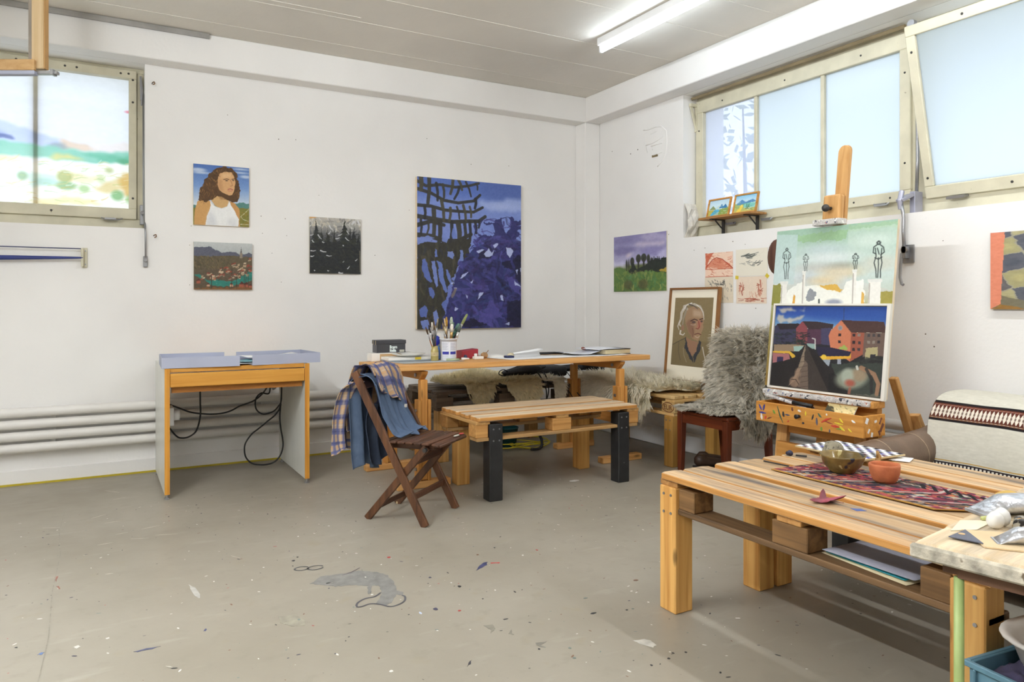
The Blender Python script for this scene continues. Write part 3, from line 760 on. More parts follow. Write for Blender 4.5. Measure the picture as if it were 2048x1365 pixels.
ER = bench('pallet_bench', 'light pallet bench with a stamped end block against the window wall', (-.262, -1.145, 0), math.radians(-90), 1.20, .50, .517, W_eur, W_eur_y, W_eur, W_eurz,
      [(-.25, -.13), (-.12, .0), (.02, .12), (.13, .25)], 'pallet furniture', seed=11, under=True)
# burnt-in stamp on the block facing the room
M_burn = mat('burnt_brand', (120, 72, 40), rough=.8)
text_mesh('EUR', .052, 'stamp_lettering', M_burn, ER, axes((-.5003, -1.630, .415), (0, -1, 0), (0, 0, 1)), spacing=.95)
b = MB(); b.tube([(-.4975, -1.674 + .062 * math.cos(2 * PI * k / 28), .432 + .034 * math.sin(2 * PI * k / 28)) for k in range(28)], .003, n=6, closed=True); b.build('stamp_oval', M_burn, ER)

# ================================================================ WORK TABLE (pine, adjustable trestles)
W_pine_x = wood('pine_table_top', (224, 172, 108), (200, 142, 78), 0, objvar=.1)
W_pine_y = wood('pine_arm', (206, 146, 76), (176, 116, 52), 1, objvar=.1)
W_pine_z = wood('pine_trestle', (212, 152, 80), (182, 122, 56), 2, objvar=.12)
wt = thing('work_table', 'long pine work table on adjustable trestles along the left wall', 'table', (-1.48, -1.05, 0))
def tz(y): return .80 - (y + 1.41) * (.021 / .71)      # the top leans back a little
b = MB(); b.hexa([(-2.52, -1.41, tz(-1.41) - .037), (-.44, -1.41, tz(-1.41) - .037), (-.44, -.70, tz(-.70) - .037), (-2.52, -.70, tz(-.70) - .037), (-2.52, -1.41, tz(-1.41)), (-.44, -1.41, tz(-1.41)), (-.44, -.70, tz(-.7)), (-2.52, -.70, tz(-.7))])
b.build('table_top', W_pine_x, wt, bevel=.004)
for x in (-2.30, -.69):
    b = MB(); b.prism([(x - .022, -1.395, .757), (x - .022, -.715, .738), (x - .022, -.76, .69), (x - .022, -1.345, .70), (x - .022, -1.385, .735)], (.044, 0, 0)); arm = b.build('top_arm', W_pine_y, wt, bevel=.004)
    for y in (-1.355, -.735):
        b = MB(); b.box(x - .023, x + .023, y - .03, y + .03, .05, .70 if y < -1 else .69); b.build('post', W_pine_z, wt, bevel=.006)
        b = MB(); b.box(x - .045, x - .0235, y - .035, y + .035, .045, .57); b.build('post_sleeve', W_pine_z, wt, bevel=.003)
        b = MB(); b.box(x + .0235, x + .045, y - .035, y + .035, .045, .57); b.build('post_sleeve', W_pine_z, wt, bevel=.003)
        b = MB(); b.box(x - .185, x + .185, y - .035, y + .035, 0, .045); b.build('foot', W_pine_x, wt, bevel=.004)
        for z in (.50, .12):
            b = MB(); b.cyl((x - .045, y, z), (x - .054, y, z), .011, n=10); b.build('bolt', M_steel, wt)
    b = MB(); b.box(x - .016, x + .016, -1.32, -.77, .28, .355); b.build('stretcher', W_pine_y, wt, bevel=.004)
    b = MB(); b.cyl((x - .022, -1.29, .725), (x - .03, -1.29, .725), .013, n=10); b.build('bolt', M_steel, wt)

# ================================================================ DESK
W_oak_x = wood('honey_oak_front', (206, 150, 66), (184, 124, 44), 0, grain=.9, knots=False, objvar=.08)
W_oak_z = wood('honey_oak_edge', (212, 152, 62), (188, 124, 40), 2, knots=False, objvar=.05)
M_panel = mat('grey_white_laminate', (214, 214, 206), rough=.35, var=.03)
dk = thing('desk', 'open-framed desk with honey oak front and grey laminate side panels', 'desk', (-3.35, -.5, 0))
for x in (-3.79, -2.945):
    b = MB(); b.box(x, x + .028, -.88, -.09, .03, .795); s = b.build('side_panel', M_panel, dk)
    b = MB(); b.box(x - .0005, x + .0285, -.886, -.8801, .03, .797); b.build('edge_strip', W_oak_z, s)
    for y in (-.872, -.13):
        b = MB(); b.cyl((x + .014, y, 0), (x + .014, y, .012), .016, n=12); b.cyl((x + .014, y, .012), (x + .014, y, .03), .008, n=8); b.build('levelling_foot', M_steel, dk)
b = MB(); b.box(-3.7615, -2.9455, -.87, -.09, .772, .797); b.build('desk_top', W_oak_x, dk, bevel=.002)
b = MB(); b.box(-3.760, -2.947, -.884, -.862, .682, .766); b.build('drawer_front', W_oak_x, dk, bevel=.003)
b = MB(); b.box(-3.75, -2.957, -.855, -.835, .645, .72); b.build('apron', wood('oak_apron', (176, 116, 48), (150, 94, 34), 0, knots=False), dk)
b = MB(); b.box(-3.55, -3.24, -.60, -.50, .645, .70); b.build('cable_tray', mat('beige_metal', (190, 182, 150), rough=.5), dk)
b = MB(); b.box(-2.99, -2.955, -.84, -.8, .655, .73); b.build('lock_plate', M_steel, dk)
b = MB(); b.beam((-3.06, -.16, .64), (-3.0, -.2, .56), .03, .02); b.build('bracket', M_steel, dk)

# ================================================================ FOLDING CHAIR
W_ch = wood('worn_brown_chair_wood', (104, 68, 44), (66, 42, 28), 2, rough=.38, knots=False, objvar=.15, specks=[((215, 195, 150), 34, .735), ((210, 120, 60), 30, .75)])
W_chx = wood('worn_brown_slat', (92, 60, 42), (58, 36, 26), 0, rough=.4, knots=False, objvar=.25, specks=[((190, 175, 160), 26, .72)])
W_chy = wood('worn_brown_rail', (98, 62, 40), (64, 40, 26), 1, rough=.4, knots=False)
fc = thing('folding_chair', 'dark brown slatted folding chair with paint splashes, clothes over its back', 'chair', (-2.4755, -2.034, 0), math.radians(39.8))
for s in (-1, 1):
    x = s * .192
    b = MB(); b.beam((x, -.005, 0), (x, .437, .815), .021, .044, up=(0, -1, .5)); b.build('back_upright', W_ch, fc, world=False, bevel=.003)
    x2 = s * .165
    b = MB(); b.beam((x2, .372, 0), (x2, .0, .425), .021, .040, up=(0, 1, .8)); b.build('leg', W_ch, fc, world=False, bevel=.003)
    b = MB(); b.beam((s * .143, .27, .415), (s * .143, -.04, .420), .020, .030); b.build('seat_rail', W_chy, fc, world=False, bevel=.005)
    b = MB(); b.cyl((s * .18, .0, .41), (s * .20, .0, .41), .012, n=10); b.build('pivot', M_darkmetal, fc, world=False)
for k in range(7):
    y = -.052 + k * .049
    b = MB(); b.obox((0, y, .437 + (.004 if k else -.002)), (.40 if k else .36, .042, .013), (.0 if k else .12, 0, 0)); sl = b.build('seat_slat', W_chx, fc, world=False, bevel=.004)
b = MB(); b.tube([(-.165, -.076, .430), (0, -.080, .432), (.165, -.076, .430)], .009, n=10); b.build('seat_front_lip', W_chx, fc, world=False, smooth=True)
b = MB(); b.obox((0, .43, .755), (.362, .012, .085), (-.5, 0, 0)); b.build('back_slat', mat('violet_brown_slat', (92, 70, 72), rough=.5), fc, world=False, bevel=.003)
b = MB(); b.beam((-.18, .075, .148), (.18, .075, .148), .012, .036); b.build('stretcher', W_chx, fc, world=False, bevel=.003)
b = MB(); b.beam((-.155, .315, .068), (.155, .315, .068), .012, .03); b.build('stretcher', W_chx, fc, world=False, bevel=.003)
b = MB(); b.beam((-.155, .07, .345), (.155, .07, .345), .012, .05); b.build('stretcher', W_chx, fc, world=False, bevel=.003)
b = MB(); b.ball((.155, -.056, .446), (.02, .014, .004), n=12, m=6); b.build('red_paint_blob', mat('red_paint', (190, 70, 62), rough=.4), fc, world=False, smooth=True)
b = MB(); b.ball((.09, -.056, .446), (.035, .012, .003), n=12, m=6); b.build('pale_paint_blob', mat('pale_paint', (200, 195, 182), rough=.4), fc, world=False, smooth=True)

# clothes over the chair back
def cloth_grid(fn, nu, nv, cv, name, mt, parent, thick=.004, world=True):
    P = np.zeros((nv, nu, 3)); Mi = None
    r = parent
    while r is not None and r.parent is not None: r = r.parent
    if world and r is not None and r.name in ROOT: Mi = ROOT[r.name].inverted()
    for j in range(nv):
        for i in range(nu):
            p = V(fn(i / (nu - 1), j / (nv - 1)))
            if Mi: p = Mi @ p
            P[j, i] = p
    col = None
    if cv is not None:
        L = cv.lin(); iy = np.linspace(0, cv.h - 1, nv).astype(int); ix = np.linspace(0, cv.w - 1, nu).astype(int); col = L[iy][:, ix]
    o = gridmesh(P, col, name, mt, parent, smooth=True)
    if thick:
        m = o.modifiers.new('thick', 'SOLIDIFY'); m.thickness = thick; m.offset = 0
    return o
M_weave = painted('woven_cloth', rough=.9, bump=.3, bscale=900, spec=.15)
CM = ROOT['folding_chair']
def spl(pts, t):
    n = len(pts) - 1; f = t * n; i = min(int(f), n - 1); u = f - i
    p0 = V(pts[max(i - 1, 0)]); p1 = V(pts[i]); p2 = V(pts[i + 1]); p3 = V(pts[min(i + 2, n)])
    return .5 * ((2 * p1) + (-p0 + p2) * u + (2 * p0 - 5 * p1 + 4 * p2 - p3) * u * u + (-p0 + 3 * p1 - 3 * p2 + p3) * u * u * u)
def fold(u, v, k, s): return mnoise.noise((u * k + s, v * 2.2, s * 1.7))
# plaid shirt: thick roll over the top rail, hanging behind
cvp = Cv(260, 300, (176, 150, 122))
for ax, per in ((1, 300 / 7.0), (0, 260 / 8.0)):
    g = (cvp.xx if ax == 0 else cvp.yy) / per % 1
    cvp.blend(((g > .30) & (g < .68)) * .72, (74, 82, 128)); cvp.blend(((g > .45) & (g < .53)) * .5, (50, 54, 84)); cvp.blend(((g > .86) & (g < .92)) * .55, (205, 150, 90)); cvp.blend(((g > .02) & (g < .08)) * .4, (205, 185, 160))
cvp.tex(6, 3)
sh = thing('plaid_shirt', 'blue and tan plaid flannel shirt thrown over the folding chair back', 'shirt', CM @ V((0, .45, .4)), math.radians(39.8))
def f_shirt(u, v):
    x = -.15 + .36 * u
    path = [(0, .30, .585 + .10 * (1 - u)), (0, .325, .68), (0, .375, .80), (0, .425, .845), (0, .475, .80), (0, .515, .66), (0, .52, .50), (0, .515, .47)]
    p = spl(path, v); fd = fold(u, v * .6, 5.5, 1.0) * .035 + fold(u, v, 13, 4.0) * .012
    p = p + V((x + .05 * (v - .5) * (u - .5) + .02 * fold(u, v, 4, 9), (-fd if v < .5 else fd) - .008, abs(fd) * .6 - .06 * (u - .5) * (v < .25) - .035 * max(0, u - .75) * 4 * (1 - v)))
    return CM @ p
cloth_grid(f_shirt, 90, 110, cvp, 'cloth', M_weave, sh)
def f_shirt2(u, v):   # sleeve/tail hanging behind on the near side
    x = -.215 + .14 * u - .02 * v
    p = spl([(0, .43, .76), (0, .49, .70), (0, .53, .56), (0, .535, .43), (0, .53, .345 + .04 * math.sin(u * 3))], v)
    return CM @ (p + V((x, .03 * math.sin(u * 9 + v * 2) + .02 * fold(u, v, 6, 3), 0)))
cloth_grid(f_shirt2, 40, 80, cvp, 'shirt_tail', M_weave, sh)
b = MB(); M_label = mat('woven_label', (225, 220, 212), rough=.8)
Lp = CM @ V((.085, .262, .585)); 
b.obox((.085, .268, .60), (.038, .004, .020), (.1, .1, .15)); b.v = [tuple(CM @ V(p)) for p in b.v]; b.build('neck_label', M_label, sh)
# blue jacket
cvj = Cv(120, 160, (82, 97, 120)); cvj.tex(10, 14, 3); cvj.tex(5, 3, 8)
jk = thing('jacket', 'slate blue cotton jacket hanging from the folding chair back down to the seat', 'jacket', CM @ V((0, .4, .4)), math.radians(39.8))
def f_jk1(u, v):      # front part, slumping to the seat
    x = -.155 + .24 * u + .06 * v * u
    p = spl([(0, .425, .80), (0, .372, .775), (0, .33, .68), (0, .28, .57), (0, .225, .485), (0, .17, .458 + .02 * u)], v)
    fd = fold(u, v, 6, 6.0) * .04 * (.3 + v) + .018 * math.sin(u * 14 + v * 4)
    return CM @ (p + V((x, -abs(fd), .5 * fd * (v > .3))))
cloth_grid(f_jk1, 60, 80, cvj, 'cloth', M_weave, jk)
def f_jk2(u, v):      # back part hanging to below the seat
    x = -.205 + .215 * u + .07 * v
    p = spl([(0, .40, .79), (0, .455, .76), (0, .47, .62), (0, .465, .48), (0, .46, .36), (0, .455, .255 + .03 * math.sin(u * 5))], v)
    fd = .022 * math.sin(u * 15 + 1.5 * v) * (.3 + v) + .02 * fold(u, v, 5, 2)
    return CM @ (p + V((x, fd, 0)))
cloth_grid(f_jk2, 60, 80, cvj, 'back_panel', M_weave, jk)
cvd = Cv(60, 60, (60, 68, 84)); cvd.tex(8, 10)
def f_jk3(u, v):      # darker lining hanging lower behind the seat
    x = -.10 + .20 * u
    p = spl([(0, .40, .62), (0, .415, .5), (0, .405, .38), (0, .39, .30 - .03 * math.sin(u * 4))], v)
    return CM @ (p + V((x, .018 * math.sin(u * 12) + .02 * fold(u, v, 5, 7), 0)))
cloth_grid(f_jk3, 40, 40, cvd, 'lining', M_weave, jk)

# ================================================================ SHEEPSKINS
M_cream = fleece('cream_fleece', (252, 247, 230), .07)
M_cream2 = fleece('yellowish_fleece', (246, 236, 202), .08)
M_greyf = fleece('grey_fleece', (232, 225, 210), .2)
def in_poly(p, poly):
    x, y = p; c = False; n = len(poly)
    for i in range(n):
        x1, y1 = poly[i]; x2, y2 = poly[(i + 1) % n]
        if (y1 > y) != (y2 > y) and x < (x2 - x1) * (y - y1) / (y2 - y1) + x1: c = not c
    return c
def sheepskin(name, label, poly, fn, n, length, width, m, seed, group, bulge=.03, droop=.6, cell=.035, lift=.7, flowk=.6):
    """poly in hide coordinates (a, b); fn(a, b) -> point, normal"""
    xs = [p[0] for p in poly]; ys = [p[1] for p in poly]; r = random.Random(seed)
    c0 = fn((min(xs) + max(xs)) / 2, (min(ys) + max(ys)) / 2)[0]
    t = thing(name, label, 'sheepskin', tuple(c0), group=group)
    na = int((max(xs) - min(xs)) / cell) + 1; nb = int((max(ys) - min(ys)) / cell) + 1
    hb = MB(); idx = {}
    def vid(i, j):
        if (i, j) not in idx:
            a = min(xs) + i * cell; bb = min(ys) + j * cell; p, nn = fn(a, bb); idx[(i, j)] = len(hb.v); hb.v.append(tuple(V(p) + V(nn) * .012))
        return idx[(i, j)]
    for i in range(na):
        for j in range(nb):
            if in_poly((min(xs) + (i + .5) * cell, min(ys) + (j + .5) * cell), poly): hb.f.append((vid(i, j), vid(i + 1, j), vid(i + 1, j + 1), vid(i, j + 1)))
    h = hb.build('hide', m, t, smooth=True); sm_ = h.modifiers.new('thick', 'SOLIDIFY'); sm_.thickness = .01
    ca = sum(xs) / len(xs); cb_ = sum(ys) / len(ys); pts = []; k = 0
    while k < n:
        a = r.uniform(min(xs), max(xs)); bb = r.uniform(min(ys), max(ys))
        if not in_poly((a, bb), poly): continue
        k += 1; p, nn = fn(a, bb); e = .01; pa = V(fn(a + e, bb)[0]) - V(p); pb = V(fn(a, bb + e)[0]) - V(p)
        d = V((a - ca, bb - cb_)); d = d.normalized() if d.length > 1e-4 else V((0, 1))
        cl = mnoise.noise((a * 14, bb * 14, seed)) * 1.2
        fl_ = (pa.normalized() * (d.x + .5 * cl) + pb.normalized() * (d.y + .5)) * flowk
        pts.append((V(p) + V(nn) * .010, nn, fl_))
    f = strands(pts, 'fleece', m, t, length, width, seed, lift=lift, droop=droop, curl=.55); f['kind'] = 'stuff'
    return t
# on the dark bench along the left wall
def f_back(a, b_):
    hump = .055 * math.exp(-((a + 1.42) / .16) ** 2 - ((b_ - .25) / .16) ** 2) + .02 * mnoise.noise((a * 5, b_ * 5, 1))
    e = .60
    if b_ < e: return V((a, -.13 - b_, .545 + max(-.01, hump) + .015)), V((0, -.1, 1))
    t = min(1, (b_ - e) / .05); ang = t * PI / 2
    return V((a, -.73 - .05 * math.sin(ang), .56 - .05 * (1 - math.cos(ang)) - max(0, b_ - e - .05))), V((0, -math.sin(ang), math.cos(ang)))
sheepskin('sheepskin', 'yellowish curly sheepskin draped over the dark pallet bench', [(-1.84, .28), (-1.70, .12), (-1.45, .06), (-1.15, .10), (-1.02, .3), (-1.03, .58), (-1.06, .70), (-1.14, .745), (-1.26, .735), (-1.34, .65), (-1.40, .60), (-1.46, .64), (-1.53, .72), (-1.62, .73), (-1.68, .68), (-1.70, .60), (-1.80, .5)],
          f_back, 9000, .045, .009, M_cream2, 21, 'sheepskins', lift=.9, droop=.35)
sheepskin('sheepskin', 'smaller pale sheepskin on the dark bench under the black bags', [(-1.02, .2), (-.80, .16), (-.78, .55), (-.82, .72), (-.90, .75), (-.93, .62), (-1.0, .58)], f_back, 2600, .036, .0075, M_cream, 22, 'sheepskins', lift=.9, droop=.35)
# on the light bench by the window wall: a runs along y, b from the wall to the front
def f_right(a, b_):
    e = .50; hump = .010 + .014 * mnoise.noise((a * 6, b_ * 6, 4)) + .02 * math.exp(-((a - .72) / .18) ** 2)
    if b_ < e: return V((-.012 - b_, -a, .522 + hump)), V((-.15, 0, 1))
    t = min(1, (b_ - e) / .05); ang = t * PI / 2
    return V((-.52 - .04 * math.sin(ang), -a, .545 - .05 * (1 - math.cos(ang)) - max(0, b_ - e - .05))), V((-math.sin(ang), 0, math.cos(ang)))
sheepskin('sheepskin', 'creamy long-haired sheepskin on the light pallet bench under the framed portrait', [(.50, .15), (.7, .10), (1.1, .10), (1.45, .12), (1.66, .15), (1.67, .24), (1.60, .36), (1.57, .48), (1.555, .60), (1.49, .69), (1.38, .69), (1.24, .63), (1.08, .58), (.98, .6), (.88, .64), (.76, .70), (.64, .66), (.54, .5)],
          f_right, 11000, .085, .011, M_cream, 31, 'sheepskins', lift=.6, droop=.5)

# ================================================================ DARK CHAIR WITH GREY SHEEPSKIN
W_mah = wood('mahogany', (104, 48, 26), (70, 30, 16), 2, rough=.35, knots=False)
W_mahx = wood('mahogany_rail', (110, 52, 28), (74, 32, 17), 1, rough=.35, knots=False)
mc = thing('side_chair', 'mahogany side chair covered with a grey shaggy sheepskin', 'chair', (-.42, -2.15, 0))
SX0, SX1, SY0, SY1 = -.63, -.21, -2.385, -1.915
b = MB(); b.box(SX0, SX1, SY0, SY1, .435, .458); b.build('seat', W_mahx, mc, bevel=.006)
for x0, x1, y0, y1 in ((SX0 + .01, SX0 + .032, SY0 + .02, SY1 - .02), (SX1 - .03, SX1 - .01, SY0 + .02, SY1 - .02), (SX0 + .02, SX1 - .02, SY0 + .01, SY0 + .03), (SX0 + .02, SX1 - .02, SY1 - .03, SY1 - .01)):
    b = MB(); b.box(x0, x1, y0, y1, .372, .434); b.build('apron', W_mahx, mc)
for x, y, dx, dy in ((SX0 + .025, SY0 + .025, -.005, -.005), (SX0 + .025, SY1 - .025, -.005, .005), (SX1 - .022, SY0 + .03, .03, 0), (SX1 - .022, SY1 - .03, .03, 0)):
    b = MB(); h0 = .024; h1 = .017
    b.hexa([(x + dx - h1, y + dy - h1, 0), (x + dx + h1, y + dy - h1, 0), (x + dx + h1, y + dy + h1, 0), (x + dx - h1, y + dy + h1, 0), (x - h0, y - h0, .434), (x + h0, y - h0, .434), (x + h0, y + h0, .434), (x - h0, y + h0, .434)]); b.build('leg', W_mah, mc, bevel=.003)
for y in (SY0 + .03, SY1 - .03):
    b = MB(); b.beam((SX1 - .022, y, .434), (SX1 + .06, y, .93), .035, .03, up=(1, 0, 0)); b.build('back_post', W_mah, mc, bevel=.004)
for z, hh in ((.88, .09), (.70, .05)):
    x = SX1 - .022 + .082 * (z - .434) / .496
    b = MB(); b.obox((x, (SY0 + SY1) / 2, z), (.02, SY1 - SY0 - .08, hh), (0, .165, 0)); b.build('back_rail', W_mahx, mc, bevel=.004)
def f_cback(a, b_):     # a across (y), b from the top of the back down, over the seat
    # top roll: b<.06 ; back front .06-.50 ; seat .50-.92 ; front drop > .92
    y = SY1 + .02 - a; k = .02 * mnoise.noise((a * 7, b_ * 7, 8))
    if b_ < .07:
        g = b_ / .07 * PI / 2; return V((SX1 + .055 - .05 * math.sin(g) + .0, y, .95 + .02 * math.cos(g) + k)), V((-math.sin(g), 0, math.cos(g) + .2))
    if b_ < .52:
        q = (b_ - .07) / .45; edge = abs(a - .25) / .25
        return V((SX1 + .012 - .07 * q - .015 + .05 * max(0, edge - .8), y, .945 - .45 * q)), V((-1, .4 * (1 if a < .1 else -1 if a > .4 else 0), .2))
    q = (b_ - .52) / .40
    x = SX1 - .07 - .36 * q
    if a < .5: return V((x, y, .463 + .5 * k)), V((-.25, 0, 1))
    return V((x, SY0 - .025 - .02 * min(1, (a - .5) / .03), .475 - max(0, a - .5))), V((0, -1, .1))
t_ = sheepskin('sheepskin', 'grey shaggy sheepskin draped over the mahogany chair', [(.02, .0), (.20, -.0), (.30, .02), (.44, .0), (.50, .05), (.51, .30), (.52, .5), (.62, .56), (.66, .66), (.60, .80), (.50, .84), (.46, .93), (.3, .945), (.13, .945), (.05, .925), (.04, .70), (.01, .5), (-.03, .35), (.0, .12)],
               f_cback, 12000, .075, .010, M_greyf, 41, 'sheepskins', lift=.6, droop=.7, flowk=.7)

# ================================================================ EASEL
W_ez = wood('beech_easel', (212, 164, 104), (188, 136, 76), 2, knots=False, objvar=.1)
W_ey = wood('beech_easel_cross', (208, 150, 78), (180, 120, 52), 1, knots=False, objvar=.1)
W_ebox = wood('paint_splashed_box', (212, 152, 74), (184, 122, 50), 1, knots=False, objvar=.06)
M_smear = mat('smeared_paint', (205, 200, 196), rough=.5, var=.1, scale=30, bump=.8, bscale=90, spots=[((60, 60, 70), 40, .6), ((190, 120, 100), 36, .64), ((110, 120, 160), 45, .66), ((235, 235, 230), 50, .6)])
ez = thing('studio_easel', 'paint-splashed beech studio easel with drawer box by the window wall', 'easel', (-.55, -3.05, 0))
LEAN = math.tan(math.radians(6.7))
def ex(z, d=.62): return -(d - (z - .70) * LEAN)       # x on the leaning plane
for y in (-2.82, -3.33):
    b = MB(); b.beam((ex(0) + .03, y, 0), (ex(.75) + .03, y, .75), .075, .035, up=(1, 0, 0)); b.build('upright', W_ez, ez, bevel=.004)
for y in (-2.84, -3.43):
    b = MB(); b.beam((-.12, y, 0), (-.44, y + (.04 if y < -3 else 0), .80), .045, .03, up=(1, 0, .3)); b.build('rear_strut', W_ez, ez, bevel=.004)
b = MB(); b.beam((-.20, -3.47, .3), (-.33, -3.435, .60), .06, .03, up=(1, 0, .3)); b.build('strut_wedge', W_ez, ez, bevel=.003)
b = MB(); b.box(-.72, -.68, -3.32, -2.85, .30, .40); b.build('cross_bar', W_ey, ez, bevel=.004)
b = MB(); b.box(-.36, -.32, -3.45, -2.86, .10, .15); b.build('cross_bar', W_ey, ez, bevel=.004)
b = MB(); P = [(ex(.3) + .06, -3.023, .3), (ex(2.07) + .06, -3.023, 2.07)] + [(ex(2.07 + .04 * math.sin(a)) + .06, -3.06 + .037 * math.cos(a), 2.07 + .04 * math.sin(a)) for a in [PI * k / 10 for k in range(1, 10)]] + [(ex(2.07) + .06, -3.097, 2.07), (ex(.3) + .06, -3.097, .3)]
b.prism(P, (.028, 0, .003)); mast = fix_normals(b.build('mast', W_ez, ez, bevel=.002))
b = MB(); b.obox((ex(1.74) + .028, -3.045, 1.745), (.045, .115, .15), (0, math.radians(6.7), 0)); clamp = b.build('clamp_block', W_ez, ez, bevel=.012, seg=2)
b = MB(); b.cyl((ex(1.74) + .01, -3.045, 1.74), (ex(1.74) - .035, -3.045, 1.74), .010, n=10); b.ball((ex(1.74) - .04, -3.045, 1.74), .022, n=12, m=8); b.build('clamp_knob', M_darkmetal, clamp, smooth=True)
b = MB(); b.box(ex(1.655) - .045, ex(1.655) + .03, -3.14, -2.965, 1.642, 1.675); b.build('top_grip', M_smear, ez, bevel=.004)
# ledge
b = MB(); b.box(-.70, -.60, -3.45, -2.74, .655, .690); b.build('ledge', W_ey, ez, bevel=.004)
b = MB(); b.obox((-.698, -3.09, .678), (.035, .69, .032)); b.build('ledge_lip', M_smear, ez, bevel=.008, seg=2)
b = MB(); b.box(-.62, -.58, -3.42, -2.79, .44, .655); b.build('back_panel', W_ey, ez, bevel=.003)
# drawer box
b = MB(); b.box(-.80, -.785, -3.463, -2.775, .517, .628); fr = b.build('drawer_front', W_ebox, ez, bevel=.002)
for y in (-3.463, -2.789):
    b = MB(); b.box(-.7845, -.62, y, y + .014, .517, .628); b.build('drawer_side', W_ebox, ez, bevel=.002)
b = MB(); b.box(-.7845, -.62, -3.4485, -2.7755, .517, .525); b.build('drawer_bottom', W_ebox, ez)
b = MB(); b.cyl((-.80, -3.08, .578), (-.83, -3.08, .578), .008, .013, n=10); b.build('drawer_knob', M_black, fr, smooth=True)
rs_ = random.Random(5); PAINTS = [(70, 70, 140), (230, 225, 220), (200, 70, 50), (60, 90, 70), (220, 200, 60), (50, 50, 55), (110, 60, 50), (90, 90, 110), (235, 235, 235), (120, 150, 60), (150, 60, 50)]
def splash(b, y, z, dy, dz, r):
    b.tube([(-.8008, y, z), (-.8012, y + dy * .5, z + dz * .6), (-.8008, y + dy, z + dz)], r, n=6, rs=[r * .5, r, r * .3])
spl_list = [(-2.80, .61, -.02, -.03, 0), (-2.83, .58, -.01, .035, 0), (-2.80, .565, -.05, 0, 0), (-2.815, .56, -.005, -.035, 1), (-2.85, .55, .01, -.02, 2), (-2.90, .59, -.015, -.02, 9), (-2.93, .615, -.04, -.09, 3), (-2.985, .575, -.03, .0, 7), (-2.97, .59, -.005, -.03, 5), (-3.03, .62, -.006, -.02, 6), (-3.07, .61, -.02, -.005, 1), (-3.12, .61, 0, -.025, 4),
            (-3.20, .61, -.02, -.02, 3), (-3.17, .60, .01, -.03, 5), (-3.19, .585, -.003, -.04, 7), (-3.22, .565, -.06, .03, 2), (-3.24, .575, -.05, -.01, 10), (-3.33, .60, -.02, -.02, 4), (-3.30, .575, -.05, -.005, 4), (-3.28, .555, -.05, .0, 2), (-3.33, .56, -.03, -.02, 4), (-3.31, .545, -.04, .0, 9), (-3.22, .54, 0, -.02, 9), (-3.27, .535, 0, -.018, 7), (-3.4, .60, -.02, -.01, 8), (-2.86, .535, -.03, .012, 6), (-3.0, .535, -.01, .01, 2), (-3.10, .54, -.01, .008, 5), (-3.25, .615, -.005, -.01, 1), (-3.38, .555, -.02, -.015, 4)]
for y, z, dy, dz, ci in spl_list:
    b = MB(); splash(b, y, z, dy, dz, rs_.uniform(.004, .008)); b.v = [(min(max(p[0], -.8025), -.7995), p[1], p[2]) for p in b.v]
    b.build('paint_splash', mat('oil_paint_%d' % ci, PAINTS[ci], rough=.4, var=.1), fr)
for x, z, dz, ci in ((-.77, .615, -.025, 8), (-.755, .56, -.02, 8), (-.73, .54, -.02, 8), (-.66, .61, -.03, 6), (-.65, .58, -.04, 6), (-.70, .60, -.01, 1), (-.67, .545, -.02, 6)):
    b = MB(); b.obox((x, -3.4635, z + dz / 2), (rs_.uniform(.008, .02), .0015, abs(dz) * 1.2), (0, rs_.uniform(-.6, .6), 0)); b.build('paint_splash', MATS['oil_paint_%d' % ci] if 'oil_paint_%d' % ci in MATS else mat('oil_paint_%d' % ci, PAINTS[ci], rough=.4), fr)

# ================================================================ SOFA
M_leather = mat('brown_leather', (112, 92, 76), rough=.42, var=.12, scale=10, bump=.15, bscale=120)
sf = thing('sofa', 'brown leather sofa with a rounded arm against the window wall', 'sofa', (-.5, -4.6, 0))
def rbox(x0, x1, y0, y1, z0, z1, name, bev=.06, m=M_leather, seg=4):
    b = MB(); b.box(x0, x1, y0, y1, z0, z1); o = b.build(name, m, sf, bevel=bev, seg=seg, smooth=True); return o
rbox(-.95, -.12, -5.6, -3.62, .06, .26, 'base', .03)
rbox(-.98, -.40, -5.5, -3.66, .24, .335, 'seat_cushion', .04)
b = MB(); P = []
for k in range(13):      # backrest: rounded section swept along y
    a = 2 * PI * k / 12
for yy_ in np.linspace(-5.6, -3.56, 16):
    row = []
    for k in range(24):
        a = 2 * PI * k / 24; cx, cz = -.28, .44; rx, rz = .16, .265
        sgn = lambda q: (abs(q) ** .6) * (1 if q >= 0 else -1)
        e = min(1, (yy_ + 5.6) / .05 + .7, (-3.56 - yy_) / .05 + .7)
        row.append((cx + rx * e * sgn(math.cos(a)) - .05 * (cz - .44) + .05 * sgn(math.sin(a)), yy_, cz + rz * e * sgn(math.sin(a))))
    P.append(row)
b = MB(); nn_ = 24
vs_ = [p for row in P for p in row]; fs_ = [(i * nn_ + k, i * nn_ + (k + 1) % nn_, (i + 1) * nn_ + (k + 1) % nn_, (i + 1) * nn_ + k) for i in range(15) for k in range(nn_)]
fs_ += [tuple(range(nn_ - 1, -1, -1)), tuple(range(15 * nn_, 16 * nn_))]
b.add(vs_, fs_); bk = fix_normals(b.build('backrest', M_leather, sf, smooth=True))
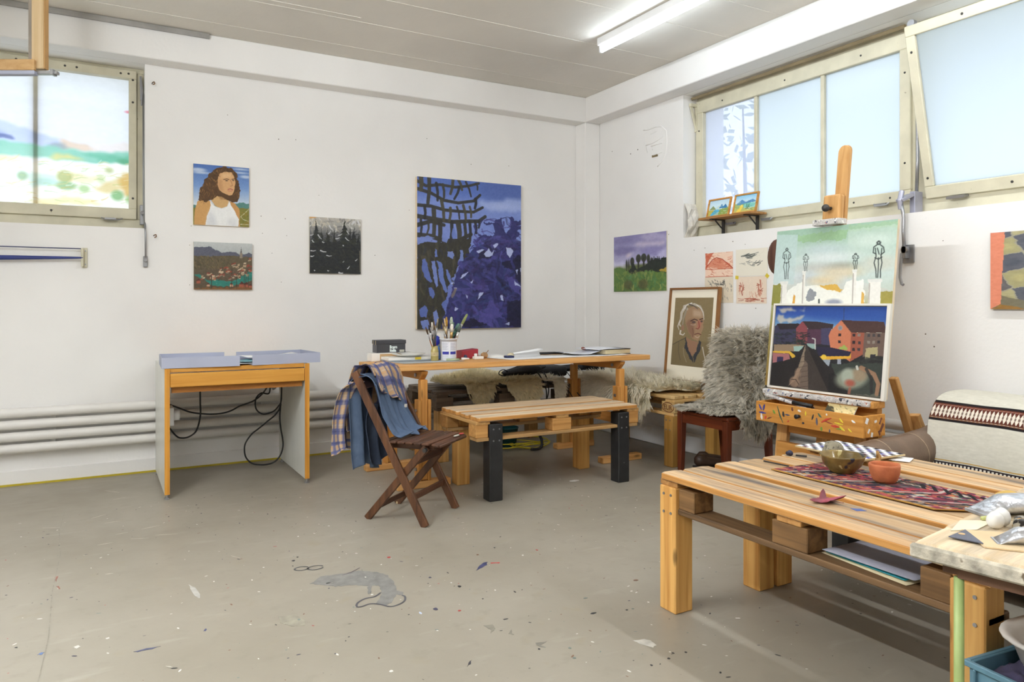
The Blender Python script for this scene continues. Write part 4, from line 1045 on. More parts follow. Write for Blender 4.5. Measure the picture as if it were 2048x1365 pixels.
# arm: soft roll running from the back towards the front
path = [(-.25, -3.60, .58), (-.33, -3.57, .50), (-.45, -3.545, .445), (-.62, -3.53, .425), (-.78, -3.525, .42), (-.90, -3.525, .41), (-.985, -3.525, .385)]
dense = [spl(path, k / 30) for k in range(31)]
b = MB(); b.tube(dense, .09, n=20, rs=[.06 + .04 * min(1, k / 10) - (.035 * max(0, (k - 24) / 6)) for k in range(31)]); arm_o = b.build('arm', M_leather, sf, smooth=True)
for k in (12, 20):
    b = MB(); c_ = dense[k]; d_ = (dense[k + 1] - dense[k - 1]).normalized(); a_ = d_.orthogonal().normalized(); bb_ = d_.cross(a_)
    b.tube([c_ + (a_ * math.cos(2 * PI * q / 24) + bb_ * math.sin(2 * PI * q / 24)) * .0995 for q in range(24)], .002, n=5, closed=True); b.build('seam', mat('pale_thread', (170, 150, 125)), arm_o)
rbox(-.97, -.25, -3.625, -3.48, .06, .36, 'arm_panel', .03)
for x in (-.9, -.2):
    for y in (-5.5, -3.6):
        b = MB(); b.cyl((x, y, 0), (x, y, .062), .022, n=12); b.build('foot', M_black, sf)

# woven blanket over the sofa back
BW, BH = 520, 330
cvb = Cv(BW, BH, (206, 202, 188), seed=3); cvb.tex(9, (14, 2), 2); cvb.tex(5, (5, 2), 7)
def band(v0, v1, col, al=1.0): cvb.blend(((cvb.yy >= v0 * BH) & (cvb.yy < v1 * BH)) * al, col)
B0, B1 = .425, .53
band(B0, B0 + .014, (30, 26, 28)); band(B0 + .014, B1 - .014, (86, 44, 34)); band(B1 - .014, B1, (30, 26, 28)); band(B0 + .018, B0 + .021, (170, 120, 110)); band(B1 - .02, B1 - .016, (190, 170, 150))
px_ = cvb.xx / (BW / 58.0); pv = (cvb.yy / BH - (B0 + B1) / 2) / .026
tri = np.abs((px_ % 1) - .5) * 2
cvb.blend(((np.abs(pv) < (1 - tri) * 1.0 + .15) & (np.abs(pv) < 1.05)) * 1.0, (226, 216, 200))
cvb.blend((((np.abs(pv) < .28) & (np.abs(tri - .75) < .25))) * .7, (70, 44, 36))
cvb.blend((((np.abs(pv) > 1.15) & (np.abs(pv) < 1.45)) & ((px_ % 1) < .5)) * .6, (120, 80, 50))
C0 = .735
band(C0, C0 + .006, (190, 150, 70)); band(C0 + .012, C0 + .045, (38, 30, 36)); band(C0 + .048, C0 + .056, (196, 160, 90)); band(C0 + .06, C0 + .115, (32, 26, 28)); band(C0 + .118, C0 + .128, (196, 160, 90)); band(C0 + .13, 1.0, (30, 26, 28))
g = ((cvb.xx / 9 % 1) < .55) & (cvb.yy > (C0 + .022) * BH) & (cvb.yy < (C0 + .036) * BH); cvb.blend(g * 1.0, (220, 214, 200))
bl = thing('woven_blanket', 'pale woollen blanket with dark patterned bands over the sofa back', 'blanket', (-.45, -4.1, .45))
def f_bl(u, v):
    y = -3.60 - 1.04 * u
    p = spl([(-.10, 0, .45), (-.09, 0, .62), (-.13, 0, .725), (-.24, 0, .742), (-.36, 0, .715), (-.425, 0, .63), (-.455, 0, .54), (-.475, 0, .45), (-.49, 0, .375), (-.55, 0, .346), (-.70, 0, .343)], v)
    return p + V((.006 * mnoise.noise((y * 6, v * 4, 1)), y - .02 * math.sin(v * 9) * (1 - u) ** 8, .006 * mnoise.noise((y * 5, v * 6, 3))))
cloth_grid(f_bl, BW, BH, cvb, 'cloth', M_weave, bl, thick=.006)
def f_sofaskin(a, b_): return V((-.58 - b_, -3.95 - a, .352)), V((0, 0, 1))
sheepskin('sheepskin', 'white sheepskin on the sofa seat beside the table', [(0, .0), (.9, 0), (.9, .36), (.4, .38), (.05, .3)], f_sofaskin, 2500, .05, .007, M_cream, 51, 'sheepskins', lift=.8)

# ================================================================ OLD WORK TABLE (green legs)
W_oldtop = wood('scrubbed_old_board', (228, 208, 176), (196, 170, 132), 0, grey=(150, 138, 120), greyamt=.7, objvar=.06)
M_oldedge = mat('worn_board_edge', (196, 188, 170), rough=.85, var=.25, scale=30, bump=.5, bscale=60, spots=[((120, 104, 84), 24, .6)])
M_green = mat('pale_green_enamel', (158, 176, 108), rough=.45, var=.08, scale=12, spots=[((90, 80, 50), 70, .76)])
OT = .68
ot = thing('work_table', 'scrubbed old board table on pale green tubular legs', 'table', (-2.2, -5.4, 0), math.radians(8))
OM = Matrix.Translation((-2.598, -4.838, 0)) @ Matrix.Rotation(math.radians(9), 4, 'Z')
def OL(u, v, z): return OM @ V((u, -v, z))
def obx(name, u0, u1, v0, v1, z0, z1, m, bev=.0, par=None):
    b = MB(); b.hexa([OL(u0, v1, z0), OL(u1, v1, z0), OL(u1, v0, z0), OL(u0, v0, z0), OL(u0, v1, z1), OL(u1, v1, z1), OL(u1, v0, z1), OL(u0, v0, z1)]); return b.build(name, m, par or ot, bevel=bev)
obx('board', 0, .17, .0, 1.25, OT - .034, OT, W_oldtop, .008)
for k in range(4): obx('board', .171 + k * .17, .338 + k * .17, -.004 * k, 1.25, OT - .034, OT, W_oldtop, .004)
obx('side_lip', -.014, -.0005, -.001, 1.24, OT - .034, OT - .002, M_oldedge, .005)
obx('frame_rail', .03, .82, .05, .085, OT - .06, OT - .0345, mat('rusty_angle', (96, 66, 44), rough=.7))
obx('frame_rail', .012, .045, .086, 1.2, OT - .06, OT - .0345, MATS['rusty_angle'])
for u, v in ((.022, .085), (.022, 1.15), (.78, .085), (.78, 1.15)):
    b = MB(); p = OL(u, v, 0); b.cyl(p, p + V((0, 0, OT - .0605)),   .0098, n=18); b.build('leg', M_green, ot, smooth=True)

# ================================================================ PAINTINGS
M_paint = painted('oil_paint_surface', rough=.5, bump=.2, bscale=180)
M_paper = painted('drawing_paper', rough=.9, bump=.05)
M_edge_raw = mat('raw_canvas_edge', (226, 208, 178), rough=.9)
M_edge_dark = mat('dark_painted_edge', (70, 66, 62), rough=.8)
M_edge_grey = mat('pale_board_edge', (205, 198, 184), rough=.8)
def wall_painting(name, label, plane, a0, a1, z0, z1, dp, cv, medge, part='panel', cat='painting', group=None, gap=.0):
    """flat panel hung on a wall; a0 -> a1 is left -> right for someone facing the wall"""
    if plane == 'L':
        t = thing(name, label, cat, ((a0 + a1) / 2, -dp / 2 - gap, z0), group=group)
        b = MB(); b.box(a0, a1, -dp - gap, -gap, z0, z1); b.build(part, medge, t)
        picture(cv, (a0, -dp - gap - .0008, z0), (a1 - a0, 0, 0), (0, 0, z1 - z0), 'picture', M_paint if dp > .004 else M_paper, t)
    else:
        t = thing(name, label, cat, (-dp / 2 - gap, (a0 + a1) / 2, z0), group=group)
        b = MB(); b.box(-dp - gap, -gap, a1, a0, z0, z1); b.build(part, medge, t)
        picture(cv, (-dp - gap - .0008, a0, z0), (0, a1 - a0, 0), (0, 0, z1 - z0), 'picture', M_paint if dp > .004 else M_paper, t)
    return t

# --- young woman in a white top before a blue sky
cv = Cv(170, 194, quad=[(195, 160), (672, 198), (672, 705), (200, 685)], seed=2)
cv.grad([(0, (72, 106, 170)), (.35, (116, 148, 198)), (.68, (206, 216, 222)), (1, (206, 216, 222))])
for p, rx, ry in (((240, 215), 60, 16), ((265, 240), 70, 10), ((600, 210), 70, 9), ((640, 275), 45, 14), ((600, 240), 60, 8)): cv.ell(p, rx, ry, (212, 220, 230), .75, soft=5)
cv.poly([(150, 520), (720, 535), (720, 760), (150, 740)], (122, 118, 52), rough=2); cv.poly([(150, 515), (250, 522), (590, 500), (620, 498), (720, 520), (720, 545), (150, 540)], (84, 128, 122), rough=1.5)
cv.stroke([(670, 550), (630, 590), (600, 615), (620, 640), (680, 660)], 6, (205, 200, 170)); cv.stroke([(600, 680), (680, 685)], 7, (200, 196, 165)); cv.dabs(60, (590, 550, 690, 700), [(90, 98, 40), (140, 128, 60), (150, 120, 50)], 22, 6)
hair = [(450, 183), (520, 200), (560, 240), (585, 310), (592, 380), (586, 450), (565, 490), (520, 492), (480, 470), (400, 440), (350, 478), (290, 492), (245, 470), (248, 420), (272, 350), (296, 300), (326, 250), (380, 205)]
cv.poly([(236, 482), (300, 470), (350, 490), (352, 560), (330, 620), (305, 700), (205, 700), (215, 560)], (196, 150, 92), rough=1)
cv.poly([(500, 484), (548, 500), (590, 555), (594, 720), (555, 720), (588, 640), (530, 560)], (192, 142, 86), rough=1)
cv.poly([(372, 400), (480, 425), (500, 480), (490, 540), (430, 550), (380, 520), (352, 480)], (198, 160, 108)); cv.poly([(400, 425), (480, 440), (490, 470), (430, 470)], (150, 112, 70), .7, soft=3)
cv.poly(hair, (84, 58, 32), rough=2.5)
cv.poly([(418, 246), (470, 230), (520, 238), (550, 288), (553, 330), (546, 384), (530, 428), (500, 436), (455, 415), (418, 388), (404, 340), (408, 285)], (206, 160, 112), rough=.8)
cv.poly([(418, 300), (440, 300), (450, 400), (420, 388), (405, 345)], (178, 132, 88), .6, soft=4); cv.poly([(440, 246), (520, 246), (530, 280), (440, 285)], (222, 184, 138), .7, soft=5)
cv.stroke([(455, 298), (480, 292), (500, 298)], 6, (70, 46, 28)); cv.stroke([(524, 296), (548, 292)], 6, (70, 46, 28)); cv.ell((480, 308), 11, 5, (70, 56, 44)); cv.ell((536, 306), 8, 5, (70, 56, 44))
cv.stroke([(512, 300), (524, 330), (530, 350), (512, 356)], 5, (168, 116, 76)); cv.stroke([(492, 384), (512, 378), (532, 386)], 8, (172, 96, 84)); cv.stroke([(490, 396), (515, 400), (528, 394)], 5, (196, 120, 100))
cv.dabs(230, (240, 180, 600, 500), [(120, 84, 44), (150, 108, 60), (58, 38, 22), (172, 128, 72), (66, 44, 26)], 34, 5, ang=1.5, jit=.9, alpha=.75, poly=[(450, 183), (520, 200), (560, 240), (587, 310), (592, 380), (586, 450), (565, 490), (545, 470), (560, 330), (520, 235), (470, 228), (418, 244), (404, 340), (400, 440), (350, 478), (290, 492), (245, 470), (248, 420), (272, 350), (326, 250), (380, 205)])
top = [(343, 478), (352, 500), (390, 532), (440, 545), (486, 530), (503, 488), (520, 520), (552, 575), (586, 640), (578, 720), (300, 720), (314, 610), (338, 560), (346, 520)]
cv.poly(top, (232, 232, 230), rough=.6); cv.poly([(320, 620), (340, 560), (380, 620), (400, 700), (310, 700)], (198, 200, 204), .6, soft=7); cv.poly([(480, 640), (560, 630), (580, 700), (500, 700)], (205, 206, 208), .5, soft=8)
cv.stroke([(350, 500), (390, 534), (440, 546), (486, 530), (502, 490)], 5, (214, 212, 206)); cv.tex(6, 4)
wall_painting('portrait_painting', 'oil portrait of a long-haired person in a white top before a blue sky', 'L', -3.538, -3.151, 1.77, 2.213, .02, cv, M_edge_raw)

# --- old town on a river bend
cv = Cv(176, 152, quad=[(203, 822), (692, 838), (692, 1245), (203, 1232)], seed=4)
cv.grad([(0, (186, 190, 188)), (.3, (168, 172, 172)), (.35, (92, 82, 66)), (1, (84, 72, 56))])
cv.poly([(180, 872), (260, 866), (330, 862), (370, 885), (430, 918), (520, 912), (600, 930), (660, 922), (720, 935), (720, 990), (180, 990)], (88, 90, 104), rough=2)
cv.poly([(180, 945), (330, 950), (560, 945), (720, 960), (720, 1060), (180, 1050)], (92, 82, 62), rough=2); cv.dabs(120, (200, 945, 500, 1050), [(70, 64, 46), (110, 94, 66), (84, 80, 56)], 26, 10, ang=1.2)
cv.poly([(200, 1110), (250, 1100), (300, 1150), (400, 1155), (520, 1170), (600, 1120), (720, 1040), (720, 1150), (600, 1195), (450, 1212), (360, 1205), (280, 1140)], (44, 118, 106), rough=2); cv.dabs(60, (230, 1090, 700, 1210), [(30, 92, 84), (70, 140, 124)], 30, 7, poly=[(200, 1110), (250, 1100), (300, 1150), (400, 1155), (520, 1170), (600, 1120), (720, 1040), (720, 1150), (600, 1195), (450, 1212), (360, 1205), (280, 1140)])
rg = random.Random(8)
for _ in range(120):
    x = rg.uniform(250, 690); y = rg.uniform(955, 1140)
    if y < 960 + (680 - x) * .32 or y > 1160 - max(0, x - 560) * .6: continue
    a = rg.uniform(-.5, .2); l = rg.uniform(14, 30); c_ = rg.choice([(140, 62, 48), (160, 78, 58), (118, 58, 46), (176, 150, 120), (196, 176, 148), (100, 84, 70)])
    cv.poly([(x, y), (x + l, y + l * a), (x + l * .9, y + 12 + l * a), (x - 3, y + 12)], c_, .9); cv.poly([(x, y + 12), (x + l * .9, y + 12 + l * a), (x + l * .9, y + 20 + l * a), (x, y + 20)], rg.choice([(188, 168, 140), (90, 72, 58), (160, 140, 116)]), .8)
cv.poly([(588, 965), (590, 915), (597, 868), (604, 915), (608, 965)], (104, 98, 94)); cv.poly([(584, 920), (610, 920), (610, 966), (584, 966)], (140, 126, 110), .8)
for x, y, s_ in ((225, 1140, 34), (580, 1170, 44), (620, 1175, 40), (500, 1180, 28), (310, 1180, 24), (660, 1190, 30)):
    cv.poly([(x, y + s_ * .5), (x + s_ * .5, y), (x + s_, y + s_ * .5), (x + s_, y + s_ * 1.2), (x, y + s_ * 1.2)], rg.choice([(190, 150, 122), (150, 84, 64), (206, 176, 150)])); cv.poly([(x - 3, y + s_ * .55), (x + s_ * .5, y - 2), (x + s_ + 3, y + s_ * .55)], (82, 44, 38))
for x in (345, 350, 520, 555, 640, 655, 625): cv.stroke([(x, rg.uniform(1060, 1130)), (x + rg.uniform(-8, 8), 1235)], 5, (54, 42, 32), .8)
cv.poly([(180, 1218), (720, 1228), (720, 1260), (180, 1260)], (132, 86, 44), .7, rough=3); cv.tex(9, 4)
wall_painting('town_painting', 'small landscape painting of a red-roofed old town by a green river', 'L', -3.535, -3.13, 1.298, 1.645, .025, cv, M_edge_grey)

# --- dark spruces
cv = Cv(156, 172, quad=[(1190, 615), (1617, 627), (1622, 1102), (1195, 1102)], seed=6)
cv.grad([(0, (182, 176, 166)), (.14, (160, 158, 152)), (.3, (96, 96, 98)), (.6, (44, 46, 48)), (1, (34, 34, 36))])
cv.dabs(70, (1190, 612, 1620, 720), [(200, 190, 170), (150, 146, 140), (120, 118, 116), (214, 212, 206)], 40, 14, ang=.5, jit=1.5)
for x, t_, wd in ((1243, 650, 60), (1480, 635, 70), (1340, 720, 60), (1400, 740, 60), (1560, 690, 55), (1290, 720, 50), (1525, 700, 50), (1600, 740, 50)):
    y = t_
    while y < 1110:
        ww = wd * min(1, (y - t_ + 14) / 200); cv.poly([(x, y - 20), (x + ww, y + 34), (x + ww * .3, y + 26), (x - ww * .3, y + 28), (x - ww, y + 38)], rg.choice([(36, 40, 38), (30, 32, 34), (46, 48, 42), (40, 42, 30)]), .9, rough=2); y += 30
cv.poly([(1170, 880), (1300, 820), (1440, 830), (1640, 860), (1640, 1120), (1170, 1120)], (34, 36, 38), .75, rough=4)
cv.dabs(180, (1190, 740, 1620, 1100), [(28, 30, 34), (50, 52, 44), (40, 46, 52), (60, 58, 48)], 40, 10, ang=.3, jit=.8, alpha=.7)
for p, q, w_ in (((1262, 770), (1290, 805), 9), ((1200, 775), (1225, 765), 7), ((1215, 820), (1230, 835), 9), ((1205, 908), (1245, 905), 9), ((1285, 905), (1330, 915), 11), ((1335, 945), (1375, 948), 8), ((1205, 955), (1230, 950), 9), ((1300, 830), (1315, 835), 8), ((1355, 690), (1375, 720), 12), ((1350, 760), (1365, 735), 9), ((1410, 800), (1440, 790), 9), ((1430, 770), (1460, 758), 8), ((1490, 790), (1520, 815), 8), ((1500, 730), (1520, 760), 7), ((1470, 855), (1476, 858), 8), ((1510, 1055), (1525, 1035), 9), ((1440, 1092), (1470, 1094), 14), ((1345, 1075), (1355, 1076), 8), ((1560, 650), (1540, 670), 20), ((1590, 640), (1610, 680), 16), ((1575, 985), (1590, 970), 7), ((1235, 1075), (1240, 1076), 8), ((1470, 1000), (1480, 990), 5)):
    cv.stroke([p, ((p[0] + q[0]) / 2, (p[1] + q[1]) / 2 + 4), q], w_, (206, 206, 208), .9, w2=w_ * .5)
cv.stroke([(1195, 625), (1240, 618)], 14, (206, 150, 80), .8); cv.stroke([(1610, 900), (1615, 1080)], 6, (150, 140, 120), .7); cv.tex(8, 3)
wall_painting('forest_painting', 'small dark painting of black spruce trees with white flecks', 'L', -2.698, -2.286, 1.432, 1.875, .02, cv, M_edge_grey)

# --- large blue conifers
cv = Cv(300, 384, quad=[(120, 95), (930, 165), (930, 1253), (120, 1270)], seed=9)
cv.grad([(0, (84, 110, 182)), (.08, (88, 112, 184)), (.16, (120, 140, 204)), (.4, (124, 140, 204)), (1, (96, 108, 176))])
cv.poly([(600, 130), (940, 150), (940, 290), (840, 270), (700, 290), (620, 240)], (84, 104, 168), .8, rough=3, soft=8); cv.poly([(600, 280), (700, 290), (800, 280), (860, 262), (940, 270), (940, 360), (700, 365), (610, 330)], (156, 172, 220), .85, rough=3, soft=6); cv.ell((790, 330), 100, 22, (168, 182, 226), .6, soft=12)
LB = (110, 130, 198); OL_ = (52, 50, 46); OL2 = (72, 68, 54)
def lat(pts, wd, c_=OL_, al=.95): cv.stroke(pts, wd, c_, al, w2=wd * .8)
for pts, wd in (([(120, 130), (190, 170), (300, 160), (420, 180), (520, 170), (600, 150)], 22), ([(120, 190), (230, 225), (330, 280), (440, 300), (560, 285), (610, 240)], 24), ([(120, 315), (230, 325), (340, 355), (460, 365), (560, 370), (630, 335)], 24), ([(120, 400), (260, 425), (400, 445), (520, 440), (600, 440), (650, 405)], 30),
                ([(120, 470), (230, 440), (330, 470)], 30), ([(120, 545), (230, 555), (330, 590), (440, 590), (540, 540)], 34), ([(120, 620), (300, 640), (420, 630), (500, 600)], 60)): lat(pts, wd)
for x0, y0, x1, y1, wd in ((150, 95, 150, 200, 34), (215, 100, 205, 300, 30), (270, 150, 280, 280, 22), (320, 160, 330, 260, 20), (400, 120, 380, 230, 24), (440, 120, 470, 200, 22), (450, 180, 410, 270, 20), (500, 140, 540, 250, 16), (580, 150, 590, 200, 14), (310, 280, 330, 440, 26), (380, 340, 370, 440, 22), (430, 330, 450, 420, 16), (480, 320, 500, 440, 22), (530, 330, 540, 410, 18), (575, 270, 570, 340, 24), (250, 350, 250, 560, 34), (180, 330, 180, 420, 22), (300, 450, 290, 620, 34), (390, 450, 380, 600, 26), (440, 450, 450, 600, 40), (490, 450, 495, 620, 26), (530, 450, 530, 600, 24), (570, 440, 580, 530, 22), (600, 440, 600, 490, 18), (150, 430, 150, 540, 20), (210, 460, 200, 530, 16)): lat([(x0, y0), ((x0 + x1) / 2 + 6, (y0 + y1) / 2), (x1, y1)], wd, rg.choice([OL_, OL2, (60, 58, 50), (44, 44, 46)]))
cv.poly([(110, 610), (250, 600), (460, 590), (540, 560), (520, 700), (430, 800), (360, 960), (330, 1100), (320, 1280), (110, 1280)], (54, 52, 46), rough=4)
cv.dabs(170, (120, 600, 480, 1270), [(70, 66, 54), (42, 42, 42), (60, 62, 50), (84, 78, 62), (50, 52, 64)], 90, 16, ang=1.45, jit=.35, alpha=.7, poly=[(110, 610), (460, 590), (540, 560), (520, 700), (430, 800), (360, 960), (320, 1280), (110, 1280)])
for pts in ([(160, 740), (178, 725), (200, 770), (215, 850), (240, 905), (225, 915), (180, 870), (162, 810)], [(230, 745), (262, 740), (275, 820), (285, 930), (270, 945), (250, 880)], [(275, 740), (310, 760), (330, 860), (360, 980), (335, 985), (300, 900), (285, 810)], [(210, 950), (235, 945), (262, 1000), (240, 1035), (220, 1010)], [(345, 810), (360, 808), (385, 880), (395, 918), (378, 920), (355, 870)], [(357, 670), (395, 665), (412, 700), (400, 728), (360, 712)],
            [(315, 530), (335, 525), (362, 570), (350, 600), (318, 590)], [(395, 500), (412, 495), (425, 560), (405, 578), (390, 550)], [(260, 655), (275, 660), (280, 710), (265, 712)], [(455, 660), (475, 655), (490, 770), (450, 782), (440, 750), (460, 720)], [(120, 565), (200, 552), (255, 570), (190, 600), (120, 622)], [(140, 1120), (180, 1080), (205, 1120), (190, 1180), (150, 1170)], [(150, 1210), (200, 1195), (225, 1260), (170, 1280)], [(240, 1140), (270, 1120), (290, 1190), (262, 1240)], [(310, 1080), (340, 1040), (360, 1050), (330, 1120)], [(520, 700), (540, 690), (520, 740), (505, 740)]):
    cv.poly(pts, rg.choice([(104, 124, 192), (92, 110, 178), (118, 136, 200)]), .95, rough=1.5)
mass = [(460, 770), (430, 765), (520, 705), (490, 700), (565, 655), (530, 645), (600, 600), (560, 590), (610, 560), (580, 545), (650, 540), (720, 548), (690, 500), (730, 490), (650, 470), (640, 445), (720, 458), (740, 430), (765, 415), (830, 398), (872, 412), (880, 440), (925, 430), (935, 445), (892, 470), (940, 480), (935, 500), (895, 520), (930, 545), (885, 575), (925, 610), (940, 660), (940, 1270), (310, 1280), (340, 1130), (400, 960), (430, 830)]
cv.poly(mass, (50, 52, 104), rough=3); cv.poly([(780, 420), (830, 405), (850, 440), (845, 500), (815, 530), (790, 490)], (124, 142, 206), rough=1.5); cv.poly([(640, 470), (715, 465), (725, 530), (650, 530), (610, 540)], (120, 138, 204), .95, rough=2); cv.poly([(590, 590), (640, 560), (690, 575), (640, 610), (560, 640), (540, 650)], (100, 112, 190), .9, rough=2)
cv.dabs(420, (320, 560, 935, 1270), [(40, 40, 78), (62, 62, 124), (70, 60, 124), (34, 36, 66), (78, 76, 146), (48, 62, 110), (60, 48, 98), (30, 30, 54), (86, 84, 152)], 80, 26, ang=.7, jit=1.3, alpha=.62, poly=mass)
cv.dabs(70, (560, 420, 935, 720), [(58, 54, 112), (44, 44, 84), (70, 62, 124)], 70, 12, ang=.9, jit=1.4, alpha=.8)
for pts in ([(780, 760), (850, 740), (860, 800), (800, 800)], [(870, 720), (935, 700), (935, 930), (890, 880)], [(820, 1050), (935, 1040), (935, 1260), (820, 1240)], [(600, 660), (700, 680), (690, 720), (600, 730)], [(560, 1180), (660, 1230), (560, 1255), (400, 1255)]): cv.poly(pts, (28, 28, 48), .75, rough=3)
for pts in ([(700, 1030), (740, 1100), (800, 1180), (700, 1200), (640, 1150)], [(620, 1120), (720, 1170), (700, 1250), (600, 1200)], [(830, 860), (930, 940), (920, 1010), (830, 930)]): cv.poly(pts, (84, 80, 152), .7, rough=4)
for pts in ([(640, 690), (680, 645), (700, 680), (720, 655), (705, 700), (660, 712)], [(712, 620), (740, 605), (755, 612), (725, 645)], [(580, 668), (625, 655), (640, 660), (600, 685)], [(812, 640), (850, 645), (868, 670), (845, 720), (820, 690)], [(455, 880), (470, 850), (520, 825), (500, 855)], [(535, 905), (560, 885), (545, 915)], [(590, 1040), (605, 990), (640, 980), (620, 1010)], [(875, 895), (930, 940), (885, 930)], [(765, 1010), (785, 1005), (795, 1050), (775, 1040)], [(412, 1130), (415, 1095), (443, 1110)], [(805, 1225), (840, 1210), (835, 1235)], [(920, 800), (932, 795), (930, 850)], [(885, 810), (905, 805), (900, 845)], [(380, 915), (400, 905), (395, 925)], [(410, 950), (430, 950), (425, 970)], [(500, 1000), (515, 1010), (505, 1030)]):
    cv.poly(pts, (176, 186, 226), .95, rough=1.2)
cv.poly([(385, 1010), (415, 950), (432, 955), (410, 1010), (392, 1030)], (120, 110, 104), .9); cv.tex(7, 4)
wall_painting('conifer_painting', 'large painting of blue and violet conifers above the work table', 'L', -1.803, -.792, .976, 2.265, .035, cv, M_edge_raw)

# --- violet sky over green field (right wall)
cv = Cv(160, 184, quad=[(168, 203), (765, 123), (770, 800), (175, 820)], seed=11)
cv.grad([(0, (138, 132, 176)), (.25, (150, 146, 186)), (.5, (176, 172, 206)), (.55, (90, 100, 60)), (1, (98, 116, 58))])
for pts, c_ in (([(160, 330), (300, 310), (420, 330), (330, 400), (200, 400)], (120, 114, 160)), ([(440, 180), (600, 150), (760, 160), (760, 220), (560, 230)], (176, 168, 200)), ([(350, 290), (500, 240), (640, 250), (760, 240), (740, 290), (560, 300)], (198, 186, 206)), ([(480, 330), (620, 310), (760, 330), (700, 400), (500, 400)], (134, 128, 178)), ([(300, 400), (350, 380), (390, 400), (320, 430)], (222, 206, 212)), ([(170, 490), (250, 480), (330, 540), (170, 550)], (206, 204, 226)), ([(620, 420), (760, 300), (760, 430)], (190, 186, 220)), ([(170, 230), (330, 190), (430, 190), (330, 260), (180, 290)], (128, 122, 166))): cv.poly(pts, c_, .8, rough=4, soft=5)
cv.poly([(150, 560), (260, 552), (310, 575), (340, 580), (400, 590), (600, 560), (780, 540), (780, 830), (150, 830)], (90, 118, 62), rough=3)
for x, t_, wd in ((318, 470, 22), (342, 465, 14), (380, 440, 44), (450, 405, 52), (510, 395, 56), (562, 405, 34), (600, 440, 30)):
    cv.ell((x, t_ + 35), wd * .55, 50, (52, 54, 44), .95, soft=2); cv.stroke([(x, t_ + 40), (x, 580)], wd * .35, (50, 50, 42))
cv.poly([(340, 600), (370, 500), (400, 510), (430, 560), (520, 520), (600, 460), (640, 430), (690, 440), (720, 430), (780, 430), (780, 600), (680, 600), (600, 560), (480, 580), (380, 610)], (44, 50, 44), rough=3)
for x in range(610, 770, 14): cv.stroke([(x, 470), (x + rg.uniform(-4, 4), rg.uniform(415, 440))], 8, (40, 46, 42))
cv.poly([(680, 580), (720, 550), (770, 530), (770, 590), (700, 595)], (190, 160, 60), .85, rough=3)
cv.dabs(150, (170, 580, 770, 820), [(70, 112, 66), (110, 130, 60), (84, 130, 84), (128, 140, 70), (60, 92, 56), (140, 146, 84)], 70, 22, ang=1.4, jit=.7, alpha=.6)
for p, rx, ry in (((335, 740), 50, 60), ((505, 730), 55, 60)): cv.ell(p, rx, ry, (84, 78, 52), .7, soft=8)
for pts in ([(280, 800), (285, 720)], [(270, 800), (268, 740)], [(705, 780), (700, 730)], [(395, 790), (400, 740)]): cv.stroke(pts, 9, (176, 170, 96), .7)
cv.tex(7, 5)
wall_painting('field_painting', 'square painting of a violet cloudy sky over trees and green field', 'R', -.393, -1.107, 1.301, 1.80, .012, cv, M_edge_grey)

# --- chequered still life at the edge (right wall)
cv = Cv(200, 260, (150, 146, 128), quad=[(180, 185), (1160, 110), (1160, 1215), (180, 1220)], seed=13)
for i in range(-2, 9):
    for j in range(-1, 9):
        x = 330 + i * 190 + j * 62; y = 240 + j * 205 - i * 88
        pts = [(x, y), (x + 182, y - 82), (x + 240, y + 110), (x + 62, y + 196)]
        dark = (i + j) % 2 == 0
        cv.poly(pts, rg.choice([(92, 88, 90), (80, 78, 80), (84, 86, 96)]) if dark else rg.choice([(156, 150, 108), (168, 160, 120)]), .95, rough=2)
        cv.ell((x + 125, y + 55), 68, 60, rg.choice([(120, 114, 112), (74, 78, 88)]) if dark else rg.choice([(176, 166, 116), (134, 128, 92)]), .7, soft=8)
cv.poly([(230, 1020), (420, 1105), (640, 1215), (860, 1240), (180, 1240)], (112, 106, 86), rough=1.5); cv.poly([(245, 1140), (450, 1230), (180, 1240)], (140, 104, 50), rough=1.5)
cv.poly([(170, 180), (276, 180), (262, 700), (248, 1145), (180, 1220), (170, 1220)], (214, 132, 104), rough=.4); cv.tex(8, 6)
wall_painting('chequered_painting', 'still life painting of grey and yellow chequered tiles with a salmon edge', 'R', -3.665, -4.36, 1.166, 1.57, .025, cv, M_edge_dark)

# --- four sketches taped to the right wall
tape = mat('yellow_tape', (226, 200, 60), rough=.6)
cvs = Cv(96, 84, (236, 206, 184), quad=[(1205, 392), (1515, 375), (1510, 630), (1195, 655)], seed=21)
RD = (186, 84, 58)
cvs.poly([(1205, 392), (1300, 386), (1260, 450), (1215, 560), (1200, 570)], RD, .8, rough=2); cvs.poly([(1215, 545), (1270, 480), (1335, 440), (1400, 455), (1470, 500), (1512, 545), (1400, 550)], (206, 120, 92), .8, rough=2); cvs.dabs(70, (1200, 380, 1510, 650), [RD, (206, 110, 84), (240, 220, 200), (170, 66, 44)], 36, 8, ang=.1, jit=.5, alpha=.6)
cvs.stroke([(1215, 540), (1290, 460), (1335, 438), (1400, 455), (1512, 545)], 8, (166, 62, 42)); cvs.stroke([(1200, 565), (1510, 548)], 7, RD); cvs.stroke([(1200, 650), (1330, 640), (1500, 630)], 12, RD, .7); cvs.tex(7, 3)
s1 = wall_painting('ink_sketch', 'rust red ink sketch of a mountain taped to the window wall', 'R', -1.546, -1.832, 1.398, 1.586, .0012, cvs, M_edge_grey, 'sheet', 'drawing', 'sketches taped to the wall')
cvs = Cv(100, 90, (230, 224, 208), seed=22)
cvs.dabs(26, (.12, .2, .8, .38), [(70, 76, 74), (120, 124, 118)], .12, .02, ang=-.2, jit=.4, alpha=.55)
